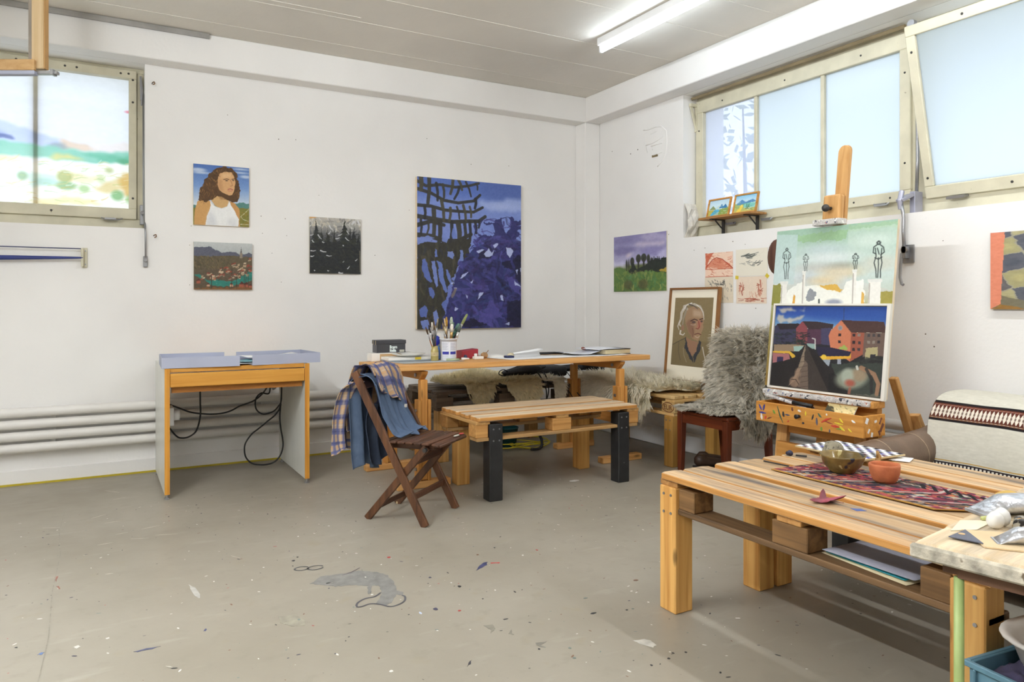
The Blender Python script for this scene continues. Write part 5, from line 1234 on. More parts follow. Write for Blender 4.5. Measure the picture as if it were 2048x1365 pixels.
def bl_d(cv_, n, box, cols, ln, wd, ang, jit, al):
    for _ in range(n):
        x = cv_.R.uniform(box[0], box[2]); y = cv_.R.uniform(box[1], box[3]); a = ang + cv_.R.uniform(-jit, jit); l = ln * cv_.R.uniform(.4, 1.3)
        cv_.stroke([(x, y), (x + math.cos(a) * l * .5, y + math.sin(a) * l * .5 + .01), (x + math.cos(a) * l, y + math.sin(a) * l)], wd, cv_.R.choice(cols), al)
bl_d(cvs, 16, (.15, .2, .55, .36), [(66, 72, 70), (110, 112, 106)], .22, 3, -.25, .3, .6); bl_d(cvs, 12, (.1, .42, .5, .6), [(120, 122, 116)], .16, 1.6, .2, .8, .5); bl_d(cvs, 10, (.45, .5, .72, .62), [(60, 64, 62)], .14, 2, -.3, .6, .6)
wall_painting('ink_sketch', 'cream sheet with a grey landscape sketch, upper of a taped pair', 'R', -1.861, -2.158, 1.396, 1.594, .0012, cvs, M_edge_grey, 'sheet', 'drawing', 'sketches taped to the wall')
cvs = Cv(96, 84, (230, 212, 192), seed=23)
for cx_, cy_, sc2 in ((.18, .45, 1.0), (.78, .42, 1.1)):
    for _ in range(26):
        a = cvs.R.uniform(0, 6.28); cvs.stroke([(cx_ + .09 * sc2 * math.cos(a), cy_ + .26 * sc2 * math.sin(a)), (cx_ + .03 * math.cos(a + 1), cy_ + .1 * math.sin(a + 1.4))], 1.8, cvs.R.choice([(176, 92, 70), (140, 60, 44), (200, 130, 104)]), .6)
bl_d(cvs, 20, (.45, .55, .8, .75), [(186, 110, 86), (200, 130, 104)], .08, 1.6, 1.3, .5, .6); bl_d(cvs, 26, (.03, .8, .85, .92), [(186, 110, 86), (150, 74, 56)], .14, 2.4, .0, .2, .6); cvs.tex(5, 4)
s3 = wall_painting('ink_sketch', 'sheet with a red figure sketch, lower of a taped pair', 'R', -1.866, -2.150, 1.195, 1.392, .0012, cvs, M_edge_grey, 'sheet', 'drawing', 'sketches taped to the wall')
for y, z, rot_ in ((-1.872, 1.388, .1), (-2.155, 1.392, .7)):
    b = MB(); b.obox((-.0022, y, z), (.001, .03, .026), (rot_, 0, 0)); b.build('tape', tape, s3)
cvs = Cv(96, 84, (222, 210, 188), seed=24); bl_d(cvs, 24, (.1, .1, .75, .3), [(70, 72, 70), (120, 118, 110)], .1, 2.4, .8, .9, .7); bl_d(cvs, 18, (.6, .2, .95, .8), [(120, 118, 110)], .08, 2, 1.4, .3, .5); cvs.tex(5, 4)
wall_painting('ink_sketch', 'buff sheet with dark brush marks, partly behind the framed portrait', 'R', -1.541, -1.835, 1.20, 1.397, .0012, cvs, M_edge_grey, 'sheet', 'drawing', 'sketches taped to the wall')

# --- framed chalk portrait leaning on the light bench
W_fr = wood('walnut_frame', (150, 104, 58), (120, 78, 40), 2, knots=False, objvar=.05)
cv = Cv(150, 250, (132, 116, 84), quad=[(205, 142), (527, 145), (475, 738), (160, 695)], seed=31)
cv.tex(5, 3)
GY = (150, 134, 108)
cv.poly([(180, 530), (230, 500), (290, 470), (300, 560), (350, 640), (400, 560), (400, 500), (500, 530), (520, 760), (150, 720)], (112, 98, 70), .5, rough=2)
cv.poly([(290, 470), (330, 500), (380, 520), (390, 500), (370, 600), (330, 640), (300, 560)], (150, 112, 90), .85, rough=1.5)
cv.poly([(285, 470), (300, 560), (340, 640), (345, 690), (300, 620), (275, 560)], (52, 54, 62), .9, rough=2); cv.poly([(395, 500), (420, 520), (400, 600), (350, 690), (345, 640), (380, 570)], (52, 54, 62), .9, rough=2)
cv.poly([(300, 240), (360, 215), (420, 250), (440, 320), (430, 400), (415, 450), (385, 512), (345, 490), (310, 430), (285, 360), (285, 290)], (158, 128, 100), .95, rough=1.5)
cv.poly([(310, 330), (350, 320), (360, 430), (345, 490), (310, 430), (290, 360)], (128, 94, 76), .7, soft=4); cv.poly([(350, 245), (420, 260), (425, 310), (350, 300)], (196, 172, 148), .6, soft=5); cv.poly([(390, 330), (425, 345), (405, 410), (380, 400)], (176, 106, 92), .7, soft=3)
cv.stroke([(330, 340), (360, 325), (385, 335)], 8, (78, 56, 50)); cv.stroke([(405, 330), (430, 322)], 8, (78, 56, 50)); cv.ell((355, 350), 16, 9, (90, 74, 70)); cv.ell((420, 345), 10, 8, (90, 74, 70)); cv.stroke([(395, 345), (402, 390), (390, 408), (372, 402)], 6, (128, 66, 58)); cv.stroke([(360, 452), (390, 445), (412, 455)], 6, (96, 52, 48)); cv.stroke([(345, 400), (350, 440), (345, 470)], 5, (104, 74, 62), .7); cv.stroke([(330, 370), (350, 375), (370, 370)], 4, (200, 180, 166), .7); cv.stroke([(365, 470), (385, 480), (400, 470)], 6, (206, 180, 160), .7)
for pts, wd, c_ in (([(300, 240), (275, 215), (330, 195), (370, 200)], 22, (176, 166, 150)), ([(360, 200), (410, 220), (435, 270), (440, 330)], 18, (188, 180, 168)), ([(285, 220), (255, 270), (250, 320), (232, 360), (245, 380)], 26, (196, 188, 176)), ([(290, 260), (270, 320), (262, 370), (270, 410)], 18, (150, 140, 124)), ([(240, 340), (222, 380), (232, 410)], 12, (206, 200, 190)), ([(245, 420), (240, 445), (265, 455), (278, 440)], 14, (214, 208, 200)), ([(340, 190), (300, 205), (265, 250)], 10, (222, 218, 210)), ([(380, 205), (420, 240), (440, 300)], 6, (224, 220, 214)), ([(320, 200), (360, 215), (390, 240)], 12, (86, 80, 78)), ([(300, 215), (290, 250)], 8, (96, 88, 82))): cv.stroke(pts, wd, c_, .85, w2=wd * .4)
cv.ell((262, 395), 12, 24, (150, 112, 92), .9); cv.stroke([(425, 560), (435, 620), (450, 690)], 7, (214, 208, 196), .8); cv.stroke([(230, 510), (225, 590), (240, 660)], 4, (70, 66, 60), .6); cv.stroke([(180, 530), (240, 500), (285, 480)], 5, (66, 62, 58), .7); cv.stroke([(265, 560), (270, 620), (290, 680)], 4, (176, 166, 146), .6)
fp = thing('framed_portrait', 'chalk portrait of a white-haired old person in a walnut frame and cream mat', 'picture', (-.10, -1.47, .575), rot=(0, math.radians(5.5), 0))
FH = .748; FW0, FW1 = -1.195, -1.745
FM = Matrix.Translation((-.105, 0, .575)) @ Matrix.Rotation(math.radians(5.5), 4, 'Y')
def fbox(name, d0, d1, y0, y1, z0, z1, m, bev=0, par=None):
    b = MB(); b.box(d0, d1, y0, y1, z0, z1); b.v = [tuple(FM @ V(p)) for p in b.v]; return b.build(name, m, par or fp, bevel=bev)
fbox('frame_side', -.022, .012, FW1, FW1 + .016, 0, FH, W_fr, .002); fbox('frame_side', -.022, .012, FW0 - .016, FW0, 0, FH, W_fr, .002)
W_frx = wood('walnut_frame_rail', (150, 104, 58), (120, 78, 40), 1, knots=False, objvar=.05)
fbox('frame_rail', -.022, .012, FW1 + .0162, FW0 - .0162, 0, .016, W_frx, .002); fbox('frame_rail', -.022, .012, FW1 + .0162, FW0 - .0162, FH - .016, FH, W_frx, .002)
fbox('mat_board', -.006, .004, FW1 + .0165, FW0 - .0165, .0165, FH - .0165, mat('cream_mat_board', (240, 232, 212), rough=.9, var=.01))
picture(cv, FM @ V((-.0068, FW0 - .062, .125)), FM.to_3x3() @ V((0, FW1 - FW0 + .124, 0)), FM.to_3x3() @ V((0, 0, FH - .205)), 'picture', M_paper, fp)

# --- two pictures on the easel
def eframe(d, y0, z0): return Matrix.Translation((-d, 0, z0)) @ Matrix.Rotation(math.radians(6.7), 4, 'Y')
EM = eframe(.625, 0, .692)
def ebox(t, name, d0, d1, y0, y1, z0, z1, m, bev=0):
    b = MB(); b.box(d0, d1, y0, y1, z0, z1); b.v = [tuple(EM @ V(p)) for p in b.v]; return b.build(name, m, t, bevel=bev)
# street with a petrol station seen over a roof ridge
cv = Cv(330, 250, quad=[(280, 88), (1167, 85), (1113, 835), (235, 735)], seed=41)
cv.grad([(0, (42, 66, 140)), (.1, (52, 88, 168)), (.22, (110, 156, 200)), (.3, (200, 196, 170)), (.34, (40, 40, 46)), (1, (34, 34, 34))])
cv.poly([(550, 85), (1170, 85), (1160, 240), (760, 215), (560, 180)], (44, 82, 160), .75, soft=14)
for pts in ([(285, 110), (400, 95), (445, 120), (330, 135)], [(290, 150), (330, 165), (350, 195), (520, 165), (500, 185), (400, 225), (290, 220)], [(460, 130), (520, 100), (500, 130)]): cv.poly(pts, (226, 210, 182), .75, rough=4, soft=3)
cv.poly([(270, 255), (300, 232), (470, 232), (450, 400), (260, 400)], (60, 58, 82)); cv.poly([(285, 234), (460, 230), (470, 275), (310, 282)], (46, 40, 44)); cv.poly([(440, 270), (490, 212), (530, 250), (530, 400), (440, 395)], (140, 72, 78)); cv.poly([(530, 275), (640, 270), (650, 400), (530, 400)], (84, 54, 74)); cv.poly([(490, 210), (620, 215), (740, 235), (730, 275), (540, 278)], (58, 46, 48)); cv.poly([(640, 270), (720, 265), (720, 410), (640, 400)], (70, 66, 96))
cv.poly([(700, 330), (715, 290), (800, 200), (880, 300), (870, 540), (715, 430)], (206, 126, 92)); cv.poly([(800, 200), (1140, 210), (1165, 300), (880, 302)], (76, 52, 48)); cv.poly([(878, 302), (990, 302), (975, 480), (870, 540)], (160, 90, 70)); cv.poly([(985, 302), (1150, 302), (1140, 500), (970, 500)], (112, 92, 82))
for x, y in ((792, 265), (788, 322), (786, 378), (902, 322), (900, 382), (898, 440), (942, 322), (945, 385), (940, 440), (1020, 325), (1060, 322), (1100, 325), (1018, 380), (1058, 380), (1098, 378)): cv.poly([(x - 11, y - 12), (x + 11, y - 12), (x + 11, y + 12), (x - 11, y + 12)], (52, 40, 44) if x < 930 else rg.choice([(72, 66, 70), (140, 130, 120), (60, 52, 56)]))
cv.ell((792, 265), 18, 20, (150, 160, 170), .8); cv.poly([(995, 430), (1090, 420), (1080, 510), (990, 515)], (206, 196, 140), .75, rough=2); cv.poly([(1030, 480), (1075, 478), (1070, 515), (1030, 515)], (46, 44, 50))
cv.stroke([(823, 100), (820, 195)], 4, (60, 60, 80)); cv.dabs(60, (260, 300, 520, 420), [(30, 44, 40), (44, 58, 50), (26, 30, 36)], 34, 16, alpha=.7)
cv.poly([(265, 405), (430, 402), (520, 410), (500, 460), (265, 460)], (150, 128, 104)); cv.poly([(420, 418), (500, 415), (490, 460), (425, 458)], (160, 190, 180)); cv.poly([(255, 458), (390, 458), (430, 490), (440, 505), (410, 515), (385, 478), (255, 472)], (222, 176, 60)); cv.poly([(255, 475), (385, 480), (400, 560), (255, 570)], (170, 110, 112)); cv.poly([(290, 505), (340, 505), (335, 570), (285, 570)], (56, 48, 80))
cv.poly([(600, 420), (720, 425), (880, 460), (870, 500), (620, 505)], (42, 38, 62)); cv.poly([(620, 500), (865, 495), (878, 470), (876, 515), (700, 525), (620, 528)], (226, 172, 56)); cv.ell((662, 505), 22, 20, (240, 200, 70)); cv.poly([(650, 525), (715, 525), (700, 600), (660, 590)], (180, 190, 200), .85); cv.poly([(770, 520), (800, 520), (795, 640), (768, 635)], (170, 176, 190), .9); cv.poly([(770, 430), (830, 405), (860, 440), (840, 455)], (150, 190, 90), .85, rough=3); cv.poly([(525, 395), (590, 398), (590, 440), (540, 430)], (150, 176, 170)); cv.stroke([(570, 352), (592, 358), (594, 440)], 9, (206, 206, 200))
cv.poly([(235, 560), (420, 520), (515, 400), (560, 430), (760, 640), (860, 800), (230, 745)], (38, 34, 34), rough=1); cv.poly([(700, 640), (760, 630), (860, 805), (700, 800)], (30, 28, 28))
cv.poly([(515, 400), (545, 450), (700, 790), (430, 760), (470, 600)], (62, 54, 50)); cv.poly([(500, 520), (535, 560), (540, 770), (460, 755), (480, 620)], (112, 96, 84)); cv.poly([(505, 430), (520, 400), (500, 560), (440, 690), (380, 745), (440, 640)], (150, 132, 112), .9, rough=1.5)
for k in range(7): y = 480 + k * 42; cv.stroke([(470 + k * -8, y + 30), (545, y + 10)], 4, (70, 58, 52), .8)
for p, rx, ry in (((430, 710), 44, 46), ((455, 640), 26, 40)): cv.ell(p, rx, ry, (160, 132, 110), .8, soft=6); cv.stroke([(405, 690), (440, 690), (465, 730)], 6, (66, 52, 46))
cv.poly([(720, 560), (900, 540), (1130, 545), (1115, 835), (860, 800), (780, 700)], (58, 64, 58), rough=3); cv.ell((880, 680), 120, 76, (150, 156, 138), .9, rot=-.25, soft=12); cv.ell((940, 650), 60, 45, (164, 140, 112), .8, soft=10); cv.ell((850, 660), 45, 60, (178, 186, 170), .8, soft=9); cv.ell((870, 715), 36, 26, (172, 74, 56), .8, soft=8)
cv.stroke([(960, 590), (1060, 640), (1095, 720), (1080, 810)], 34, (170, 128, 98), .85, w2=26); cv.stroke([(1000, 600), (1040, 680), (1040, 790)], 22, (46, 44, 42), .8); cv.stroke([(870, 760), (862, 800)], 20, (160, 96, 74), .8); cv.stroke([(925, 580), (930, 600)], 18, (206, 206, 196)); cv.dabs(40, (900, 500, 1140, 550), [(36, 36, 34), (56, 56, 52)], 40, 16, ang=0, jit=.3, alpha=.8); cv.poly([(880, 800), (1115, 815), (1112, 840), (860, 810)], (120, 116, 100), .6, rough=3); cv.tex(5, 4)
cv.a *= .92; gp = thing('street_painting', 'framed painting of red houses, a petrol station and a roof ridge on the easel', 'painting', (-.625, -3.09, .692), rot=(0, math.radians(6.7), 0))
GY0, GY1, GH = -2.72, -3.472, .505
M_wf = mat('white_float_frame', (226, 222, 212), rough=.6, var=.03)
ebox(gp, 'frame_side', -.022, .0, GY1, GY1 + .02, 0, GH, M_wf, .001); ebox(gp, 'frame_side', -.022, .0, GY0 - .012, GY0, 0, GH, M_wf, .001)
ebox(gp, 'frame_rail', -.022, .0, GY1 + .0202, GY0 - .0122, 0, .012, M_wf, .001); ebox(gp, 'frame_rail', -.022, .0, GY1 + .0202, GY0 - .0122, GH - .012, GH, M_wf, .001)
ebox(gp, 'panel', -.014, -.002, GY1 + .022, GY0 - .014, .014, GH - .014, M_edge_dark)
picture(cv, EM @ V((-.0148, GY0 - .016, .016)), EM.to_3x3() @ V((0, GY1 - GY0 + .040, 0)), EM.to_3x3() @ V((0, 0, GH - .032)), 'picture', M_paint, gp)
# board with statues on columns, behind it
cv = Cv(340, 400, quad=[(238, 740), (1195, 635), (1126, 2041), (169, 1938)], seed=43)
cv.grad([(0, (150, 182, 160)), (.12, (176, 200, 186)), (.3, (206, 216, 216)), (.42, (196, 196, 182)), (.5, (160, 160, 110)), (.6, (150, 140, 80)), (1, (150, 120, 60))])
cv.poly([(400, 770), (800, 720), (780, 800), (400, 825)], (150, 186, 140), .8, rough=3); cv.poly([(800, 690), (1195, 650), (1190, 700), (800, 740)], (156, 188, 150), .7, rough=3); cv.poly([(240, 765), (405, 765), (380, 1150), (205, 1150)], (186, 206, 204), .7); cv.poly([(800, 720), (1190, 680), (1165, 1190), (800, 1100)], (190, 208, 196), .55, rough=2)
for p, rx, ry, c_ in (((600, 880), 180, 36, (190, 204, 206)), ((640, 940), 200, 30, (222, 226, 226)), ((560, 1020), 150, 30, (190, 188, 180)), ((750, 1050), 160, 40, (214, 196, 160)), ((1050, 980), 120, 50, (200, 200, 186)), ((470, 1100), 80, 40, (190, 196, 196)), ((620, 1120), 110, 30, (220, 196, 150)), ((1000, 800), 140, 40, (206, 220, 210)), ((760, 1000), 80, 16, (150, 146, 130))): cv.ell(p, rx, ry, c_, .7, soft=14)
cv.poly([(540, 1160), (700, 1145), (770, 1190), (740, 1215), (640, 1195)], (212, 166, 66), .9, rough=2); cv.poly([(205, 1160), (300, 1150), (270, 1320), (195, 1320)], (130, 128, 54), .9, rough=3); cv.poly([(1060, 1200), (1165, 1190), (1160, 1330), (1050, 1320)], (150, 138, 60), .9, rough=3)
cv.poly([(330, 1200), (440, 1130), (480, 1160), (560, 1150), (640, 1190), (760, 1210), (800, 1120), (930, 1110), (950, 1320), (280, 1330)], (240, 240, 232), .9, rough=2); cv.poly([(480, 1230), (520, 1170), (560, 1220), (540, 1270), (490, 1290)], (120, 124, 132), .8, rough=3); cv.ell((700, 1290), 60, 22, (110, 116, 140), .7, soft=6); cv.stroke([(583, 1270), (583, 1305)], 14, (70, 80, 80)); cv.poly([(370, 1310), (380, 1230), (395, 1240), (390, 1310)], (214, 160, 70)); cv.poly([(915, 1310), (920, 1200), (940, 1220), (938, 1310)], (214, 170, 84))
def column(x0, x1, y0, y1, cap=10): cv.poly([(x0, y0), (x1, y0), (x1 - 2, y1), (x0 - 4, y1)], (232, 230, 222)); cv.stroke([(x0 + 5, y0 + 20), (x0 + 2, y1)], 9, (168, 160, 150), .8); cv.poly([(x0 - cap, y0 - 14), (x1 + cap, y0 - 16), (x1 + cap - 4, y0 + 8), (x0 - cap + 4, y0 + 10)], (222, 222, 216))
column(280, 326, 1145, 1330); column(448, 470, 1060, 1330, 6); column(845, 875, 1045, 1330, 6); column(975, 1070, 1120, 1330, 12)
def figure(cx, top_, bot, wd):
    h = bot - top_; K = (52, 60, 58); L = max(2.5, wd * .09)
    cv.ell((cx, top_ + h * .05), wd * .22, h * .055, K, .25); 
    for pts in ([(cx - wd * .16, top_ + h * .05), (cx, top_), (cx + wd * .16, top_ + h * .05), (cx, top_ + h * .1), (cx - wd * .16, top_ + h * .05)], [(cx - wd * .12, top_ + h * .1), (cx - wd * .42, top_ + h * .17), (cx - wd * .46, top_ + h * .32), (cx - wd * .2, top_ + h * .36)], [(cx + wd * .12, top_ + h * .1), (cx + wd * .42, top_ + h * .17), (cx + wd * .5, top_ + h * .3), (cx + wd * .2, top_ + h * .38)], [(cx - wd * .28, top_ + h * .2), (cx - wd * .2, top_ + h * .42), (cx - wd * .36, top_ + h * .6), (cx - wd * .2, top_ + h * .78), (cx - wd * .15, bot)], [(cx + wd * .28, top_ + h * .2), (cx + wd * .22, top_ + h * .42), (cx + wd * .32, top_ + h * .6), (cx + wd * .2, top_ + h * .8), (cx + wd * .22, bot)], [(cx, top_ + h * .46), (cx + wd * .02, top_ + h * .7), (cx - wd * .02, bot)], [(cx - wd * .3, top_ + h * .46), (cx, top_ + h * .5), (cx + wd * .3, top_ + h * .44)], [(cx - wd * .1, top_ + h * .2), (cx + wd * .05, top_ + h * .36)]): cv.stroke(pts, L, K, .85)
figure(318, 868, 1110, 66); figure(470, 912, 1046, 48); figure(864, 905, 1028, 54); figure(1045, 808, 1092, 92)
cv.tex(7, 5)
sp = thing('statue_painting', 'unfinished pale painting of drawn statues on white columns, clamped on the easel', 'painting', (-.59, -3.07, .70), rot=(0, math.radians(6.7), 0))
ebox(sp, 'panel', .004, .022, -3.462, -2.682, .01, .952, M_edge_raw)
picture(cv, EM @ V((.0032, -2.682, .01)), EM.to_3x3() @ V((0, -.78, 0)), EM.to_3x3() @ V((0, 0, .942)), 'picture', M_paint, sp)
b = MB(); b.ball(tuple(EM @ V((.035, -2.665, .80))), (.02, .07, .11), n=18, m=10); mo = b.build('round_palette', wood('dark_palette_wood', (96, 64, 48), (70, 44, 34), 2), None, smooth=True); tag(mo, 'dark oval wooden palette tucked behind the statue painting', 'palette')

# --- painted film over window 1 (translucent)
M_film = frosted('painted_tracing_film', (1, 1, 1, 1), vc=True)
cv = Cv(420, 330, (246, 248, 252), quad=[(-560, 330), (727, 450), (727, 1190), (-560, 1112)], seed=51)
def fl2(pts, c_, al=1.0, r=3, s_=4): cv.poly(pts, c_, al, rough=r, soft=s_)
fl2([(-600, 420), (-300, 450), (0, 540), (200, 560), (740, 620), (740, 900), (-600, 880)], (238, 240, 250), 1, 2, 6)
fl2([(-600, 700), (-400, 560), (-200, 540), (0, 620), (120, 680), (280, 740), (420, 800), (440, 870), (-600, 880)], (196, 208, 240)); fl2([(-100, 640), (0, 640), (150, 720), (240, 790), (100, 800)], (160, 178, 226), .8); fl2([(160, 770), (240, 785), (250, 805), (180, 800)], (70, 86, 150), .8, 2, 2)
fl2([(420, 790), (560, 830), (600, 860), (440, 860)], (226, 196, 170), .9); fl2([(380, 830), (440, 810), (470, 850), (400, 860)], (130, 146, 156), .8); fl2([(560, 820), (740, 800), (740, 870), (560, 865)], (240, 226, 220), .8)
fl2([(-600, 820), (-100, 800), (0, 800), (110, 772), (170, 810), (400, 840), (520, 860), (740, 860), (740, 930), (480, 920), (340, 900), (100, 890), (-600, 900)], (120, 196, 170)); fl2([(20, 820), (110, 775), (170, 815), (100, 830)], (140, 206, 160), .9); fl2([(520, 870), (740, 880), (740, 925), (600, 915)], (70, 170, 130), .7); fl2([(0, 815), (60, 820), (90, 850), (0, 840)], (70, 150, 130), .7)
fl2([(-600, 880), (0, 860), (120, 880), (330, 905), (120, 940), (-600, 960)], (226, 222, 170)); fl2([(370, 905), (430, 870), (470, 880), (540, 915)], (214, 206, 120), .9); fl2([(-600, 940), (740, 920), (740, 1200), (-600, 1140)], (250, 246, 232))
fl2([(0, 1060), (120, 1000), (260, 960), (380, 900), (330, 980), (180, 1060), (0, 1150)], (254, 254, 250), .9); fl2([(480, 980), (620, 1000), (560, 1040), (460, 1020)], (250, 226, 170), .8); fl2([(560, 1060), (700, 1000), (740, 1040), (620, 1090)], (224, 196, 120), .8); fl2([(680, 1000), (740, 960), (740, 1130), (690, 1090)], (214, 160, 60), .8); fl2([(300, 1130), (500, 1110), (620, 1150), (350, 1160)], (238, 214, 130), .7); fl2([(280, 980), (420, 1000), (440, 1050), (320, 1060)], (190, 222, 206), .8); fl2([(0, 1100), (120, 1100), (140, 1150), (0, 1150)], (236, 216, 170), .7)
for x, y, rx, ry, c_ in ((150, 915, 20, 42, (140, 150, 50)), (278, 1000, 22, 34, (90, 140, 80)), (450, 1000, 34, 46, (150, 160, 70)), (455, 1050, 44, 30, (110, 160, 90)), (670, 1100, 28, 38, (90, 160, 80)), (635, 960, 18, 20, (170, 180, 110)), (30, 905, 12, 30, (140, 150, 60)), (10, 930, 16, 26, (120, 130, 50)), (530, 1065, 24, 26, (150, 190, 110)), (370, 1030, 44, 26, (160, 206, 190)), (100, 1120, 20, 30, (170, 170, 100)), (20, 1030, 30, 18, (150, 170, 80)), (700, 910, 30, 20, (60, 150, 100)), (600, 1010, 18, 30, (200, 210, 150)), (720, 1120, 12, 26, (120, 180, 90)), (-150, 960, 24, 44, (130, 150, 60)), (-300, 1000, 40, 50, (150, 170, 80))):
    cv.ell((x, y), rx, ry, c_, .8, soft=6)
cv.stroke([(-560, 250), (-560, 255)], 1, (0, 0, 0)); cv.ell((720, 632), 18, 10, (230, 110, 130), .9, soft=3)
cv.a = cv.a * .80 + 255 * .20; cv.dabs(220, (-560, 920, 730, 1160), [(214, 180, 90), (180, 200, 120), (250, 250, 240), (226, 206, 140), (160, 190, 130)], 46, 9, ang=-.15, jit=.4, alpha=.45); cv.tex(4, 8)
picture(cv, (-5.75, .196, 1.862), (1.813, 0, 0), (0, 0, .955), 'painted_pane', M_film, w1)

# ================================================================ THINGS ON THE WORK TABLE
M_paperw = mat('white_paper', (240, 240, 240), rough=.9, var=.02)
M_cardw = mat('white_card', (236, 234, 228), rough=.7, var=.02)
M_tan = mat('tan_card', (208, 174, 128), rough=.8)
M_boxdark = mat('charcoal_box', (62, 62, 66), rough=.7, var=.05)
M_boxside = mat('grey_box_side', (98, 96, 98), rough=.75, var=.05)
def one(b, name, m, label, cat, group=None, smooth=False, bevel=0, seg=1):
    o = b.build(name, m, None, smooth=smooth, bevel=bevel, seg=seg); tag(o, label, cat, group); return o
def onb(y): return tz(y) + .0015
# white box under the shoebox
t = thing('flat_box', 'flat white cardboard box under the black shoebox', 'box', (-2.30, -.755, onb(-.75)))
b = MB(); b.box(-2.46, -2.13, -.808, -.705, onb(-.8), .842); b.build('body', M_cardw, t, bevel=.002)
b = MB(); b.box(-2.40, -2.2, -.8095, -.8081, .785, .836); b.build('side_panel', M_tan, t)
t = thing('shoebox', 'small charcoal shoebox with white lettering', 'box', (-2.31, -.755, .8425))
b = MB(); b.box(-2.42, -2.205, -.800, -.708, .8425, .915); b.build('body', M_boxdark, t, bevel=.001)
b = MB(); b.box(-2.4205, -2.42, -.7995, -.7085, .8425, .90); b.build('side', M_boxside, t)
b = MB(); b.box(-2.424, -2.201, -.804, -.704, .905, .932); lid = b.build('lid', M_boxdark, t, bevel=.002)
text_mesh('Ilcam\nItalia', .030, 'lettering', mat('white_print', (225, 235, 232), rough=.6), t, axes((-2.325, -.8008, .873), (1, 0, 0), (0, 0, 1)), bold=.0012, line=.80, spacing=.9)
b = MB(); b.box(-2.25, -2.213, -.8012, -.8002, .846, .862); b.build('size_label', mat('grey_label', (176, 174, 160)), t)
b = MB()
for x in (-2.424, ):
    for y in (-.785, -.735): b.box(x - .001, x, y, y + .004, .90, .93)
b.build('string', mat('raffia', (220, 200, 150)), lid)
# books and plate
b = MB(); b.box(-2.41, -2.075, -1.0, -.845, onb(-1.0) + .003, onb(-1.0) + .012); one(b, 'book', mat('grey_cover', (150, 156, 162)), 'thin grey paperback at the bottom of the pile under the plate', 'book', 'books under the plate', bevel=.001)
t = thing('book', 'white paperback with a yellow spine patch under the plate', 'book', (-2.235, -.92, onb(-1.0) + .0125), group='books under the plate')
b = MB(); b.box(-2.405, -2.065, -.998, -.845, onb(-1.0) + .0125, onb(-1.0) + .031); b.build('cover', M_cardw, t, bevel=.001)
b = MB(); b.box(-2.21, -2.165, -.9988, -.998, onb(-1.0) + .013, onb(-1.0) + .030); b.build('spine_patch', mat('yellow_print', (230, 200, 50)), t)
PZ = onb(-1.0) + .0315
t = thing('plate', 'shallow white porcelain plate lying on the books', 'plate', (-2.23, -.925, PZ))
b = MB(); b.lathe([(0, 0), (.05, 0), (.075, .004), (.118, .019), (.120, .021), (.117, .022), (.074, .009), (.05, .006), (0, .006)], (-2.23, -.925, PZ), 40); b.build('dish', mat('porcelain', (240, 238, 232), rough=.2, var=.01), t, smooth=True)
b = MB(); b.obox((-2.325, -.99, PZ + .027), (.045, .012, .002), (0, .3, .5)); one(b, 'paint_rag_scrap', mat('ochre_scrap', (150, 120, 80)), 'small ochre scrap on the rim of the white plate', 'scrap')
# tall tube box, blue bottle, jar, bucket
t = thing('tube_carton', 'tall white carton with a green print standing on the work table', 'box', (-1.93, -.76, onb(-.76)))
b = MB(); b.box(-1.955, -1.915, -.775, -.74, onb(-.76), .972); b.build('carton', M_cardw, t, bevel=.001)
b = MB(); b.cyl((-1.938, -.7755, .845), (-1.938, -.7762, .845), .012, n=14); b.build('print', mat('green_print', (150, 200, 90)), t)
b = MB(); b.box(-1.948, -1.918, -.7762, -.7755, .865, .90); b.build('print', mat('grey_print', (120, 140, 140)), t)
t = thing('bottle', 'blue plastic bottle between the tube carton and the brushes', 'bottle', (-1.985, -.86, onb(-.86)))
z0 = onb(-.86)
b = MB(); b.lathe([(0, 0), (.028, 0), (.030, .01), (.030, .06), (.024, .085), (.010, .10), (.010, .115), (0, .115)], (-1.985, -.86, z0), 24); b.build('body', mat('blue_plastic', (60, 110, 180), rough=.3), t, smooth=True)
b = MB(); b.lathe([(.012, .105), (.026, .12), (.020, .165), (.006, .175), (0, .175)], (-1.985, -.86, z0), 20); b.build('cap', mat('cobalt_plastic', (32, 50, 170), rough=.3), t, smooth=True)
def hollow(c, prof_out, th, n=32): return prof_out
t_jar = thing('brush_jar', 'yellowish glass jar full of brushes', 'jar', (-2.075, -1.03, onb(-1.03)))
zj = onb(-1.03)
b = MB(); b.lathe([(0, 0), (.024, 0), (.027, .006), (.027, .075), (.022, .085), (.0225, .105), (.019, .105), (.019, .086), (.023, .075), (.023, .008), (0, .008)], (-2.075, -1.03, zj), 28); b.build('glass', mat('amber_glass', (178, 160, 96), rough=.25, var=.1), t_jar, smooth=True)
b = MB(); b.lathe([(.0275, .035), (.0275, .062)], (-2.075, -1.03, zj), 28); b.build('label', mat('tan_label', (200, 180, 130), spots=[((110, 50, 40), 90, .62)]), t_jar, smooth=True)
zb = onb(-1.035); BC = (-1.972, -1.035)
t_bk = thing('brush_bucket', 'white plastic bucket with a printed label, full of brushes', 'bucket', (BC[0], BC[1], zb))
b = MB(); b.lathe([(0, 0), (.052, 0), (.054, .004), (.061, .150), (.064, .150), (.064, .157), (.058, .157), (.051, .006), (0, .006)], (BC[0], BC[1], zb), 32); b.build('pail', mat('white_plastic', (236, 236, 240), rough=.35, var=.01), t_bk, smooth=True)
cvl = Cv(120, 80, (226, 228, 236)); 
